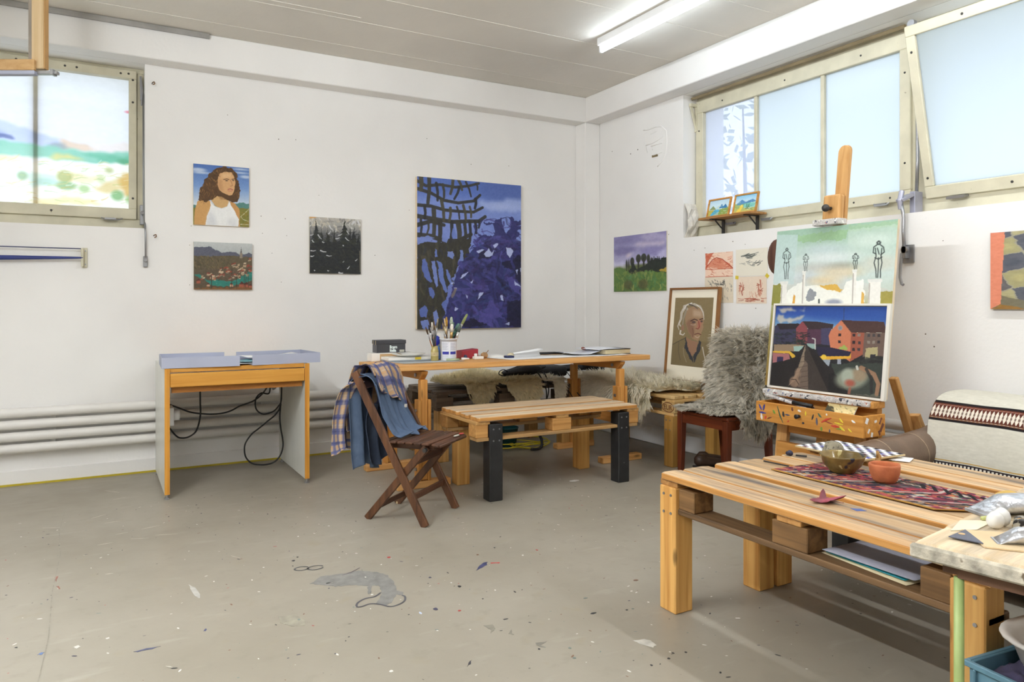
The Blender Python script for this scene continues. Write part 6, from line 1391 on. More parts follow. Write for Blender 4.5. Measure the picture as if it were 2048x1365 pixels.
for k in range(13): cvl.stroke([(.06, .08 + k * .035), (.06 + .36 * cvl.R.uniform(.7, 1), .08 + k * .035)], 1.2, (170, 172, 186)); cvl.stroke([(.54, .08 + k * .035), (.54 + .36 * cvl.R.uniform(.7, 1), .08 + k * .035)], 1.2, (170, 172, 186))
for x0 in (.05, .53): cvl.poly([(x0, .60), (x0 + .40, .60), (x0 + .40, .78), (x0, .78)], (64, 66, 160)); cvl.stroke([(x0, .88), (x0 + .35, .88)], 1.5, (190, 190, 205))
cvl.poly([(.485, 0), (.505, 0), (.505, 1), (.485, 1)], (245, 245, 248))
def f_lab(u, v):
    a = math.radians(-165 + 120 * u); z = zb + .135 - .115 * v; r_ = .0545 + .007 * (z - zb) / .15 + .0012
    return (BC[0] + r_ * math.cos(a), BC[1] + r_ * math.sin(a), z)
cloth_grid(f_lab, 120, 80, cvl, 'label', painted('print_label', rough=.5, bump=0), t_bk, thick=0)
# brushes: every brush a thing of its own
BR = {}
def brush(px, py, pz, top, rad, hcol, bcol, flat, desc, grp, ferr=(196, 196, 200), hlen=.55):
    p0 = V((px, py, pz)); p1 = V(top); d = p1 - p0; L = d.length; dn = d.normalized()
    t = thing('paint_brush', desc, 'brush', tuple(p0), group=grp)
    hlen = max(hlen, .60); a = p0 + dn * L * .02; f0 = p0 + dn * L * hlen; f1 = p0 + dn * L * (hlen + .17)
    b = MB(); b.tube([a, p0 + dn * L * .3, f0], rad, n=8, rs=[rad * .55, rad * .9, rad * .9]); b.build('handle', mat('brush_handle_%d_%d_%d' % hcol, hcol, rough=.35), t, smooth=True)
    b = MB(); b.tube([f0, f1], rad, n=10, rs=[rad * 1.0, rad * 1.15]); b.build('ferrule', mat('ferrule_%d_%d_%d' % ferr, ferr, rough=.3, metal=.7), t, smooth=True)
    b = MB(); b.tube([f1, f1 + dn * L * (1 - hlen - .17) * .5, p1 - dn * .004, p1], rad, n=10, rs=[rad * 1.1, rad * (1.5 if flat else 1.2), rad * .9, rad * .3]); b.build('bristles', mat('bristle_%d_%d_%d' % bcol, bcol, rough=.9, var=.2, scale=60), t, smooth=True)
J = (-2.075, -1.03); G1 = 'brushes in the glass jar'; G2 = 'brushes in the white bucket'
jb = [((-2.125, -1.04, 1.095), .0045, (40, 34, 36), (60, 50, 48), 'thin black-handled brush leaning outward from the jar'), ((-2.105, -1.05, 1.065), .006, (198, 128, 50), (206, 200, 190), 'orange-handled brush with a pale worn tip'), ((-2.075, -1.02, 1.07), .004, (60, 50, 46), (120, 90, 60), 'short dark brush upright in the jar'),
      ((-2.14, -1.02, 1.03), .0045, (150, 90, 46), (90, 70, 50), 'brown-handled brush low at the jar edge'), ((-2.055, -1.04, 1.09), .0045, (44, 60, 52), (150, 140, 120), 'green-black brush beside the bucket'), ((-2.10, -1.0, 1.045), .004, (180, 120, 60), (60, 46, 40), 'slim ochre brush at the back of the jar'), ((-2.135, -1.06, 1.045), .0045, (30, 30, 34), (50, 44, 42), 'black brush at the front of the jar'), ((-2.06, -1.0, 1.04), .005, (120, 60, 40), (200, 190, 170), 'reddish brown brush with cream hair in the jar')]
for k, (tp, r_, hc, bc, ds) in enumerate(jb): a_ = k * 2.4; dx_, dy_ = tp[0] - J[0], tp[1] - J[1]; h_ = max(.02, math.hypot(dx_, dy_)); q_ = .011 / h_; s_ = .011 * (-1) ** k / h_; brush(J[0] - dx_ * q_ - dy_ * s_, J[1] - dy_ * q_ + dx_ * s_, zj + .012, tp, r_, hc, bc, k % 2, ds, G1)
kb = [((-1.815, -1.02, 1.118), .0085, (84, 34, 34), (150, 160, 100), 'big maroon-handled brush with a round green tip leaning right', (214, 206, 190), .42), ((-1.985, -1.03, 1.10), .006, (206, 190, 150), (196, 150, 60), 'tall brush with a yellow ochre tip in the bucket', (200, 190, 170), .5), ((-2.01, -1.05, 1.09), .005, (60, 40, 36), (206, 180, 140), 'brush with a cream ferrule near the bucket rim', (226, 200, 160), .45), ((-1.945, -1.03, 1.10), .008, (190, 190, 196), (176, 190, 170), 'silver wide-ferrule brush with grey-green hair', (206, 208, 214), .4), ((-1.955, -1.06, 1.05), .010, (206, 150, 80), (236, 230, 218), 'fat oval brush with white hair', (206, 170, 110), .5),
      ((-1.885, -1.05, 1.045), .009, (200, 196, 190), (84, 96, 90), 'short brush with dark green stubby hair leaning right', (206, 206, 200), .5), ((-1.87, -1.0, 1.05), .014, (80, 120, 110), (104, 140, 128), 'green sponge dabber behind the brushes', (90, 130, 118), .4), ((-1.99, -1.01, 1.03), .005, (190, 60, 50), (200, 190, 160), 'red-handled brush in the bucket', (206, 206, 206), .55), ((-1.92, -1.01, 1.06), .007, (60, 70, 62), (120, 150, 130), 'dark brush with teal hair at the back of the bucket', (190, 190, 190), .5), ((-2.0, -1.0, 1.06), .0045, (210, 170, 110), (150, 130, 100), 'thin wooden brush at the back of the bucket', (206, 206, 206), .55)]
for k, (tp, r_, hc, bc, ds, fe, hl) in enumerate(kb): a_ = k * 2.1; dx_, dy_ = tp[0] - BC[0], tp[1] - BC[1]; h_ = max(.05, math.hypot(dx_, dy_)); q_ = (.034 if h_ > .1 else -.012) / h_; s_ = (.010 + .018 * (k % 3) / 2) * (-1) ** k / h_; brush(BC[0] - dx_ * q_ - dy_ * s_, BC[1] - dy_ * q_ + dx_ * s_, zb + .014, tp, r_, hc, bc, k % 2, ds, G2, fe, hl)
# small stuff to the right of the bucket
b = MB(); b.cyl((-2.03, -1.13, onb(-1.13) + .009), (-1.94, -1.15, onb(-1.14) + .009), .009, .007); one(b, 'glue_stick', mat('pale_green_plastic', (176, 186, 150)), 'pale green crayon lying before the bucket', 'crayon', smooth=True)
b = MB(); b.cyl((-1.90, -1.10, onb(-1.1) + .010), (-1.845, -1.11, onb(-1.1) + .010), .010, .006); one(b, 'paint_tube', M_cardw, 'small white tube lying beside the bucket', 'tube', smooth=True)
b = MB(); b.hexa([(-1.80, -.90, onb(-.9)), (-1.665, -.90, onb(-.9)), (-1.665, -.80, onb(-.9)), (-1.80, -.80, onb(-.9)), (-1.80, -.90, .842), (-1.665, -.90, .855), (-1.665, -.80, .855), (-1.80, -.80, .842)]); one(b, 'red_box', mat('crimson_card', (168, 48, 62), rough=.5), 'crimson card box behind the small white blocks', 'box', bevel=.003)
b = MB(); b.box(-1.775, -1.70, -1.06, -1.02, onb(-1.04), onb(-1.04) + .020); one(b, 'eraser_box', M_cardw, 'little white block lying before the crimson box', 'eraser', bevel=.003)
b = MB(); b.box(-1.752, -1.73, -1.015, -1.0, onb(-1.0), onb(-1.0) + .040); one(b, 'upright_eraser', M_cardw, 'small white block standing upright before the crimson box', 'eraser', bevel=.003)
b = MB(); b.lathe([(0, 0), (.014, 0), (.014, .02), (.010, .026), (.010, .032), (0, .032)], (-1.82, -1.0, onb(-1.0)), 16); one(b, 'ink_bottle', mat('dark_blue_glass', (40, 46, 84), rough=.2), 'tiny dark blue ink bottle by the crimson box', 'bottle', smooth=True)
t = thing('dried_bulb', 'dried brown plant bulb with a curled stem', 'bulb', (-1.645, -.96, onb(-.96)))
b = MB(); b.ball((-1.645, -.96, onb(-.96) + .022), (.026, .024, .022), fn=lambda d: 1 + .12 * math.sin(d.x * 9 + d.y * 7)); b.build('bulb', mat('dry_brown_skin', (176, 136, 92), var=.2, scale=40), t, smooth=True)
b = MB(); b.tube([(-1.635, -.96, onb(-.96) + .038), (-1.622, -.965, onb(-.96) + .048), (-1.612, -.96, onb(-.96) + .058)], .003, n=6); b.build('stem', mat('dry_brown_stem', (140, 100, 66)), t)
def sheet(name, label, c, sx, sy, rz, m=None, curl=.0, z=None, cat='paper', group='papers on the work table', k=3.0):
    M_ = Matrix.Translation((c[0], c[1], 0)) @ Matrix.Rotation(rz, 4, 'Z'); n = 9
    P = []
    for i in range(n):
        row = []
        for j in range(n):
            u = i / (n - 1) - .5; v = j / (n - 1) - .5; p = M_ @ V((u * sx, v * sy, 0))
            p.z = (onb(p.y) if z is None else z) + curl * (abs(u) * 2) ** k * (1 if u > 0 else .3) + .0004
            row.append(p)
        P.append(row)
    b = MB(); b.grid(P); o = one(b, name, m or M_paperw, label, cat, group, smooth=True); s_ = o.modifiers.new('thick', 'SOLIDIFY'); s_.thickness = .0012; s_.offset = 1
    return o
sheet('paper_sheet', 'wide white paper lying in the middle of the work table', (-1.30, -1.10), .62, .42, .03)
sheet('paper_sheet', 'long white paper sheet under the translucent sheets', (-.86, -1.15), .58, .34, -.05, z=None, curl=.004)
sheet('paper_sheet', 'grey newsprint under the books at the table edge', (-2.16, -1.1), .45, .25, .02, mat('newsprint', (176, 180, 182), rough=.9))
b = MB(); b.box(-1.62, -1.46, -.92, -.80, onb(-.86), onb(-.86) + .018); one(b, 'flat_box', M_cardw, 'flat white tin beside the dried bulb', 'box', bevel=.002)
b = MB(); b.box(-1.535, -1.475, -1.11, -1.06, onb(-1.1) + .002, onb(-1.1) + .018); one(b, 'eraser_box', mat('navy_card', (36, 44, 84)), 'navy blue eraser on the paper', 'eraser', bevel=.002)
t = thing('folded_paper', 'half rolled white drawing paper on the work table', 'paper', (-1.32, -1.02, onb(-1.0)))
P = []
for i in range(20):
    u = i / 19; row = []
    for j in range(6):
        v = j / 5; r_ = .016 + .014 * v; a = -PI / 2 + u * 4.2
        row.append((-1.44 + .26 * v, -1.03 + r_ * math.cos(a) + .02 * v, onb(-1.03) + .004 + r_ + r_ * math.sin(a)))
    P.append(row)
b = MB(); b.grid(P); o = b.build('sheet', M_paperw, t, smooth=True); o.modifiers.new('thick', 'SOLIDIFY').thickness = .001
b = MB(); b.ball((-1.455, -1.02, onb(-1.02) + .018), (.034, .022, .016), rot=(0, 0, .7), fn=lambda d: 1 + .15 * math.sin(d.x * 8)); one(b, 'putty_lump', mat('cream_putty', (220, 206, 170), var=.12), 'cream lump of modelling putty at the end of the rolled paper', 'putty', smooth=True)
b = MB(); b.obox((-1.08, -.86, onb(-.86) + .014), (.36, .07, .016), (0, 0, -.05)); kb_ = one(b, 'ruler_case', M_black, 'long black case lying behind the papers', 'case', bevel=.004)
sheet('paper_sheet', 'cream paper lying before the black case', (-.99, -1.0), .24, .16, .2, mat('cream_paper', (226, 218, 204), rough=.9), curl=.012)
b = MB(); b.obox((-.83, -.95, onb(-.95) + .012), (.16, .012, .006), (0, -.05, .35)); one(b, 'wooden_stick', wood('stick_wood', (190, 150, 100), (150, 110, 70), 0), 'thin wooden stick across the papers', 'stick')
t = thing('thick_book', 'thick book with cream pages and black cover under translucent sheets', 'book', (-.63, -1.13, onb(-1.13)))
M_pages = mat('book_pages', (214, 198, 160), rough=.9, var=.1, scale=3, stretch=(1, 1, 120))
b = MB(); b.obox((-.615, -1.14, onb(-1.14) + .026), (.25, .17, .034), (0, 0, .06)); b.build('pages', M_pages, t)
b = MB(); b.obox((-.617, -1.14, onb(-1.14) + .0455), (.26, .18, .004), (0, 0, .06)); b.obox((-.617, -1.14, onb(-1.14) + .0065), (.26, .18, .004), (0, 0, .06)); b.build('cover', M_black, t)
M_trans = mat('tracing_paper', (232, 234, 240), rough=.6, var=.01)
sheet('tracing_sheet', 'milky tracing sheet bulging over the thick book', (-.64, -1.08), .36, .28, .12, M_trans, curl=-.012, z=.842, group='papers on the work table')
sheet('tracing_sheet', 'milky tracing sheet sloping off the thick book to the left', (-.86, -1.05), .28, .26, -.1, M_trans, curl=.03, z=.803, group='papers on the work table', k=1.5)
b = MB(); b.ball((-.80, -1.03, .838), (.035, .012, .012), rot=(0, .2, .5)); one(b, 'crumpled_leaf', mat('rust_leaf', (150, 84, 66), var=.2, scale=40), 'rust coloured curled leaf on the tracing sheet', 'leaf', smooth=True)

# ================================================================ THINGS ON AND UNDER THE DESK
M_greycard = mat('blue_grey_card', (168, 172, 190), rough=.7, var=.03)
def tray(label, c, sx, sy, rz, h, sides):
    t = thing('card_tray', label, 'tray', (c[0], c[1], .798), rz, 'grey card trays on the desk')
    th = .004
    b = MB(); b.box(-sx / 2, sx / 2, -sy / 2, sy / 2, 0, th); b.build('base', M_greycard, t, world=False)
    for nm, (x0, x1, y0, y1) in dict(front=(-sx / 2, sx / 2, -sy / 2, -sy / 2 + th), back=(-sx / 2, sx / 2 - sides.get('cut', 0), sy / 2 - th, sy / 2), left=(-sx / 2, -sx / 2 + th, -sy / 2 + th, sy / 2 - th), right=(sx / 2 - th, sx / 2, -sy / 2 + th, sy / 2 - th)).items():
        if nm in sides.get('skip', ()): continue
        b = MB(); b.box(x0, x1, y0, y1, th, h); b.build('wall', M_greycard, t, world=False)
tray('blue-grey card tray open at one end, overhanging the left of the desk', (-3.575, -.68), .45, .40, math.radians(-2), .066, dict(skip=('right',), cut=.05))
tray('blue-grey card tray holding white papers on the right of the desk', (-3.075, -.67), .45, .38, math.radians(6), .066, dict(skip=('left',)))
sheet('paper_sheet', 'loose white papers spilling out between the two card trays', (-3.24, -.70), .34, .26, .15, z=.806, curl=.012, group='papers on the desk')
sheet('paper_sheet', 'top white sheet rising out of the right card tray', (-3.12, -.64), .36, .24, .08, z=.838, curl=.012, group='papers on the desk')
sheet('paper_sheet', 'teal tinted sheet among the loose papers on the desk', (-3.30, -.74), .12, .16, .4, mat('teal_paper', (130, 180, 190), rough=.9), z=.818, curl=.006, group='papers on the desk')
M_cable = mat('black_cable', (26, 26, 28), rough=.5)
def smooth_path(pts, n=6):
    out = []
    for i in range(len(pts) - 1):
        for k in range(n): out.append(spl(pts, (i + k / n) / (len(pts) - 1)))
    out.append(V(pts[-1])); return out
t = thing('power_cable', 'looping black cables hanging below the desk', 'cable', (-3.3, -.35, .03))
for pts in ([(-3.531, -.36, .640), (-3.529, -.35, .52), (-3.528, -.35, .424), (-3.551, -.35, .327), (-3.593, -.35, .287), (-3.643, -.35, .279), (-3.684, -.36, .302), (-3.75, -.40, .40)],
            [(-3.75, -.40, .53), (-3.651, -.35, .479), (-3.593, -.35, .452), (-3.518, -.35, .435), (-3.442, -.35, .427), (-3.373, -.35, .431), (-3.32, -.35, .446), (-3.268, -.35, .472), (-3.179, -.35, .501), (-3.124, -.36, .545), (-3.088, -.38, .60), (-3.07, -.4, .645)],
            [(-3.065, -.36, .644), (-3.070, -.35, .55), (-3.124, -.35, .554), (-3.16, -.35, .519), (-3.165, -.35, .463), (-3.147, -.35, .424), (-3.106, -.35, .402), (-3.042, -.35, .416), (-3.005, -.35, .452), (-2.986, -.35, .489), (-2.984, -.35, .60)],
            [(-2.975, -.32, .60), (-2.98, -.3, .453), (-3.013, -.3, .388), (-3.078, -.3, .336), (-3.133, -.3, .293), (-3.179, -.3, .259), (-3.219, -.3, .206), (-3.231, -.3, .16), (-3.224, -.3, .103), (-3.197, -.3, .062), (-3.161, -.3, .039), (-3.097, -.3, .028), (-3.041, -.3, .034), (-3.004, -.3, .056), (-2.976, -.3, .096), (-2.962, -.3, .153), (-2.966, -.3, .211), (-2.976, -.3, .27), (-2.985, -.3, .36), (-2.978, -.3, .46)]):
    b = MB(); b.tube(smooth_path(pts), .0055, n=8); b.build('cord', M_cable, t, smooth=True)
b = MB(); b.obox((-3.15, -.42, .648), (.05, .03, .03), (0, .2, 0)); b.obox((-3.08, -.42, .655), (.06, .03, .025)); b.build('plug', M_cable, t, bevel=.004)
t = thing('wall_socket', 'white power socket fixed inside the left panel of the desk', 'socket', (-3.745, -.5, .43))
b = MB(); b.box(-3.7615, -3.712, -.58, -.44, .40, .52); b.build('housing', M_white, t, bevel=.006, seg=2)
b = MB(); b.cyl((-3.7115, -.51, .46), (-3.675, -.51, .46), .034, n=20); b.build('plug', M_white, t, smooth=True)

# ================================================================ BAGS, BUCKET AND CABLE UNDER THE WORK TABLE
M_bag = mat('black_nylon', (30, 30, 34), rough=.7, var=.15, scale=12, bump=.2, bscale=30)
t = thing('shoulder_bag', 'slack black cloth bag lying on the yellowish sheepskin', 'bag', (-1.07, -.55, .60))
b = MB(); b.ball((-1.06, -.56, .645), (.20, .10, .038), n=28, m=14, rot=(0, -.10, .05), fn=lambda d: 1 + .16 * math.sin(d.x * 5 + 1) + .10 * math.sin(d.y * 8 + d.x * 3)); b.build('body', M_bag, t, smooth=True)
b = MB(); b.tube(smooth_path([(-1.24, -.60, .635), (-1.29, -.62, .66), (-1.33, -.62, .65), (-1.335, -.62, .625), (-1.29, -.62, .61), (-1.25, -.60, .615)]), .004, n=6); b.tube(smooth_path([(-1.0, -.66, .63), (-.99, -.71, .58), (-.985, -.77, .5), (-.98, -.77, .42), (-.96, -.77, .5), (-.955, -.72, .6), (-.95, -.66, .63)]), .005, n=6); b.build('strap', M_black, t, smooth=True)
t = thing('camera_bag', 'flat black equipment bag at the end of the dark bench', 'bag', (-.72, -.42, .56))
b = MB(); b.box(-.90, -.60, -.52, -.30, .565, .655); b.build('body', M_bag, t, bevel=.03, seg=3, smooth=True)
b = MB(); b.tube(smooth_path([(-.62, -.40, .62), (-.52, -.45, .63), (-.42, -.52, .64), (-.34, -.56, .635), (-.27, -.58, .625)]), .03, n=10, rs=None); b.build('lens_case', M_bag, t, smooth=True)
b = MB(); b.ball((-.37, -.55, .655), (.10, .05, .03), n=16, m=8, fn=lambda d: 1 + .2 * math.sin(d.x * 7)); b.build('flap', M_bag, t, smooth=True)
b = MB()
for k in range(3): b.tube(smooth_path([(-.80 + k * .08, -.53, .62), (-.80 + k * .09, -.60, .55), (-.82 + k * .07, -.76, .46), (-.80 + k * .10, -.78, .38)]), .004, n=6)
b.build('strap', M_black, t, smooth=True)
t = thing('bucket', 'small teal bucket on the floor under the dark bench', 'bucket', (-1.15, -.42, 0))
b = MB(); b.lathe([(0, 0), (.075, 0), (.092, .15), (.096, .15), (.096, .158), (.088, .158), (.072, .006), (0, .006)], (-1.15, -.42, 0), 28); b.build('pail', mat('teal_plastic', (34, 92, 96), rough=.4), t, smooth=True)
t = thing('extension_cord', 'coiled yellow extension cord on the floor beside the teal bucket', 'cord', (-1.05, -.62, 0))
b = MB()
for k in range(4):
    pts = []
    for q in range(25):
        a = 2 * PI * q / 24; pts.append((-1.07 + .05 * math.sin(k * 2) + (.15 + .035 * k) * math.cos(a), -.60 + .02 * k + (.09 + .02 * k) * math.sin(a), .006 + k * .010 + .012 * (1 + math.sin(a * 2 + k * 2))))
    b.tube(pts, .0048, n=6)
b.build('cord', mat('yellow_rubber', (206, 190, 40), rough=.5), t, smooth=True)
b = MB(); b.tube(smooth_path([(-1.0, -.69, .12), (-.985, -.70, .08), (-.99, -.71, .03), (-1.03, -.715, .012), (-1.09, -.71, .014)]), .012, n=8); b.build('plug_lead', M_cable, t, smooth=True)
for sgn, lab in ((0, 'brown leather shoe under the light bench, next to its pair'), (1, 'brown leather shoe leaning on its pair under the light bench')):
    t = thing('shoe', lab, 'shoe', (-.26 + sgn * .09, -1.86 + .07 * sgn, 0), math.radians(-112), 'shoes under the light bench')
    P = []
    for i in range(12):
        u = i / 11; wd = .030 + .018 * math.sin(PI * min(1, u * 1.1)) ** .7; hh = .085 - .045 * u if u > .35 else .085; row = []
        for k in range(14):
            a = 2 * PI * k / 14; row.append((wd * math.cos(a) * (1 if 0 < i < 11 else .35), -.12 + .25 * u, .012 + hh / 2 + hh / 2 * math.sin(a) * (1 if 0 < i < 11 else .5)))
        P.append(row)
    b = MB(); vs_ = [p for r_ in P for p in r_]; b.add(vs_, [(i * 14 + k, i * 14 + (k + 1) % 14, (i + 1) * 14 + (k + 1) % 14, (i + 1) * 14 + k) for i in range(11) for k in range(14)] + [tuple(range(13, -1, -1)), tuple(range(11 * 14, 12 * 14))])
    b.build('upper', mat('brown_shoe_leather', (66, 46, 34), rough=.4), t, smooth=True, world=False)
    b = MB(); b.box(-.036, .036, -.125, .13, 0, .014); b.build('sole', mat('shoe_sole', (40, 34, 30), rough=.8), t, bevel=.006, world=False)

# ================================================================ SHELF BY THE WINDOW WITH TWO SMALL PICTURES
t = thing('wall_shelf', 'small wooden shelf on two dark brackets at the window sill', 'shelf', (.05, -1.77, 1.73))
b = MB(); b.prism([(.112, -1.50, 1.848), (-.02, -1.485, 1.848), (-.045, -1.52, 1.848), (-.045, -2.04, 1.848), (-.02, -2.055, 1.848), (.112, -2.05, 1.848)], (0, 0, .014)); fix_normals(b.build('plank', wood('shelf_plank', (176, 128, 74), (140, 96, 50), 1), t))
for y in (-1.63, -1.97):
    b = MB(); b.box(.098, .112, y - .011, y + .011, 1.73, 1.8475); b.box(-.03, .0975, y - .011, y + .011, 1.840, 1.8475); b.beam((.095, y, 1.775), (.02, y, 1.838), .008, .008); b.build('bracket', M_darkmetal, t)
W_smf = wood('small_oak_frame', (206, 150, 76), (176, 118, 50), 1, knots=False)
for k, (y0, y1, h_, ds) in enumerate(((-1.53, -1.765, .150, 'small framed watercolour of a blue lake and peaks on the shelf'), (-1.80, -2.03, .155, 'small framed watercolour of cypress trees and yellow path on the shelf'))):
    SM = Matrix.Translation((.03, 0, 1.8625)) @ Matrix.Rotation(math.radians(14), 4, 'Y')
    t = thing('small_picture', ds, 'picture', (.03, (y0 + y1) / 2, 1.8625), group='small framed pictures on the shelf')
    for nm, (a0, a1, c0, c1) in dict(a=(y1, y1 + .012, 0, h_), b=(y0 - .012, y0, 0, h_), c=(y1 + .0121, y0 - .0121, 0, .012), d=(y1 + .0121, y0 - .0121, h_ - .012, h_)).items():
        b = MB(); b.box(-.014, 0, a0, a1, c0, c1); b.v = [tuple(SM @ V(p)) for p in b.v]; b.build('frame_bar', W_smf, t)
    b = MB(); b.box(-.006, -.001, y1 + .0122, y0 - .0122, .0122, h_ - .0122); b.v = [tuple(SM @ V(p)) for p in b.v]; b.build('backing', M_cardw, t)
    cv = Cv(80, 54, (214, 232, 240), seed=60 + k)
    if k == 0:
        cv.grad([(0, (190, 220, 240)), (.4, (206, 230, 240)), (1, (176, 200, 170))]); cv.poly([(.5, .55), (.62, .28), (.7, .45), (.8, .3), (.95, .6)], (70, 130, 180)); cv.poly([(.02, .6), (.2, .35), (.38, .6)], (140, 150, 100)); cv.poly([(0, .9), (.3, .62), (.6, .6), (.5, .8), (.2, 1)], (90, 180, 220)); cv.poly([(.55, .62), (1, .55), (1, 1), (.5, 1)], (150, 170, 90)); cv.poly([(0, .62), (.3, .6), (.1, .95), (0, 1)], (190, 180, 90))
    else:
        cv.grad([(0, (140, 200, 236)), (.45, (206, 226, 236)), (.5, (150, 180, 120)), (1, (200, 190, 110))]); cv.poly([(.1, .45), (.3, .25), (.5, .42), (.8, .3), (1, .45), (1, .55), (.1, .55)], (90, 140, 190)); cv.poly([(.1, 1), (.25, .65), (.35, .5), (.4, .65), (.3, 1)], (236, 206, 90)); cv.poly([(.4, .5), (.95, .48), (1, .8), (.45, .75)], (130, 200, 190))
        for x in (.56, .62, .68): cv.poly([(x - .02, .85), (x, .3), (x + .02, .85)], (50, 96, 70))
    bl_d(cv, 30, (0, .4, 1, 1), [(80, 150, 160), (206, 190, 100), (236, 240, 236), (110, 150, 90)], .12, 1.6, .1, .7, .6); cv.tex(8, 4)
    picture(cv, SM @ V((-.0066, y0 - .0122, .0122)), V((0, y1 - y0 + .0244, 0)), SM.to_3x3() @ V((0, 0, h_ - .0244)), 'picture', M_paper, t)

# ================================================================ LEFT WALL AND CEILING FITTINGS
t = thing('strap_rail', 'wall bracket pair holding a thin wire and a blue strap below the left window', 'rail', (-4.9, -.03, 1.44))
for x in (-4.22, -5.65):
    b = MB(); b.box(x - .016, x + .016, -.012, 0, 1.44, 1.575); b.box(x - .022, x - .006, -.05, -.0125, 1.445, 1.57); b.build('bracket', M_frame, t, bevel=.003)
    b = MB(); b.cyl((x + .004, -.012, 1.462), (x + .004, -.016, 1.462), .005, n=8); b.cyl((x + .004, -.012, 1.553), (x + .004, -.016, 1.553), .005, n=8); b.build('screw', M_steel, t)
b = MB(); b.tube([(-5.65, -.04, 1.566), (-4.23, -.04, 1.566)], .0035, n=8); b.build('wire', mat('dark_blue_wire', (50, 60, 100)), t, smooth=True)
b = MB(); b.tube(smooth_path([(-5.65, -.045, 1.505), (-5.2, -.045, 1.492), (-4.9, -.045, 1.490), (-4.6, -.045, 1.496), (-4.23, -.045, 1.505)]), .012, n=8, rs=[.006 + .011 * math.sin(PI * k / 24) for k in range(25)]); b.build('strap', mat('navy_rubber', (44, 56, 120), rough=.6), t, smooth=True)
b = MB(); b.box(X0, -3.45, -.192, -.168, 3.085, 3.118); t = one(b, 'curtain_rail', mat('aluminium_rail', (170, 168, 164), rough=.4, metal=.5), 'slim grey curtain rail at the ceiling edge above the left window', 'rail')
for x, z, ds in ((-3.807, 2.757, 'beside the top corner of the left window'), (-3.797, 1.677, 'beside the lower rod handle of the left window')):
    t = thing('screw_hook', 'small brass screw hook ' + ds, 'hook', (x, -.01, z), group='screw hooks beside the left window')
    b = MB(); b.cyl((x, 0, z), (x, -.03, z), .003, n=8); b.build('shank', M_darkmetal, t); b = MB(); b.tube(smooth_path([(x, -.03, z), (x + .012, -.04, z + .006), (x + .014, -.045, z - .010), (x + .002, -.045, z - .016)]), .0035, n=6); b.build('hook_end', mat('brass', (120, 90, 60), metal=.6, rough=.4), t, smooth=True)
# hanging wooden arm in front of the left window
W_hang = wood('pale_beech', (232, 204, 160), (216, 182, 134), 2, knots=False)
t = thing('ceiling_gantry', 'pale wooden gantry post hanging from the ceiling before the left window', 'gantry', (-4.44, -1.05, 2.44))
AM = Matrix.Translation((-4.43, -1.05, 0)) @ Matrix.Rotation(math.radians(-29.5), 4, 'Z')
def abx(name, x0, x1, y0, y1, z0, z1, m, bev=.004):
    b = MB(); b.box(x0, x1, y0, y1, z0, z1); b.v = [tuple(AM @ V(p)) for p in b.v]; return b.build(name, m, t, bevel=bev)
abx('post', -.022, .044, -.02, .02, 2.47, ZC, W_hang); abx('post_groove', -.046, -.0225, -.01, .02, 2.48, ZC, mat('grey_channel', (150, 140, 128), rough=.6)); abx('post_edge', .0445, .050, -.018, .02, 2.47, ZC, wood('darker_beech', (200, 158, 104), (180, 138, 84), 2))
abx('cross_arm', -.9, .008, -.045, -.0205, 2.455, 2.515, wood('pale_beech_x', (228, 186, 132), (208, 164, 106), 0, knots=False)); abx('arm_shoe', -.9, .010, -.046, -.005, 2.432, 2.4545, M_greycard); abx('metal_bar', -.02, .115, -.02, .01, 2.442, 2.458, M_steel, .001); abx('clip', .085, .10, -.03, .012, 2.436, 2.466, M_steel, .001)

# ================================================================ THINGS ON THE PALLET COFFEE TABLES
ZT = .5318
# kilim runner with cut corner
KW, KH = 460, 180
cv = Cv(KW, KH, (120, 60, 66), seed=71)
xx, yy = cv.xx, cv.yy; rk = random.Random(4); PAL = [(150, 60, 70), (196, 84, 96), (60, 60, 96), (44, 40, 48), (200, 170, 130), (206, 120, 70), (90, 84, 70), (64, 96, 80), (170, 74, 84), (120, 60, 90), (214, 206, 190)]
cell = np.floor(xx / 13 + yy / 20) + 37 * np.floor(yy / 11 - xx / 60); h_ = (np.sin(cell * 12.9898) * 43758.5453) % 1
pal = np.array(PAL, float); cv.a = pal[(h_ * len(PAL)).astype(int) % len(PAL)]
dg = (xx / KW * 4 + yy / KH * .8)
cv.blend(((dg % 1) > .55) * .55, (176, 62, 78)); cv.blend(((dg % 2) < .45) * .5, (96, 84, 72)); cv.blend(((dg % 1.3) > 1.05) * .5, (40, 42, 60))
zig = np.abs(((xx + yy * .4) / 18 % 1) - .5) * 18
for y0, c_ in ((24, (40, 36, 42)), (40, (206, 196, 176)), (132, (44, 44, 70)), (150, (210, 140, 80)), (86, (36, 34, 40))): cv.blend((np.abs(yy - y0 - zig * .6) < 2.6) * .9, c_)
for x0 in (70, 190, 300, 400): cv.blend((np.abs(xx + yy * .35 - x0 - 30) < 4) * .9, (206, 198, 186)); cv.blend((np.abs(xx + yy * .35 - x0 - 44) < 3) * .8, (34, 32, 38))
for _ in range(150):
    x = rk.uniform(0, KW); y = rk.uniform(0, KH); cv.poly([((x - 5) / KW, y / KH), (x / KW, (y - 6) / KH), ((x + 5) / KW, y / KH), (x / KW, (y + 6) / KH)], rk.choice(PAL), .9)
for x in range(260, 420, 26): cv.poly([(x / KW, .1), ((x + 10) / KW, .1), ((x + 22) / KW, .3), ((x + 12) / KW, .3)], (36, 34, 38))
bd = (xx < 3) | (xx > KW - 5) | (yy > KH - 7) | (yy < 4); cv.blend(bd * 1.0, (196, 148, 76))
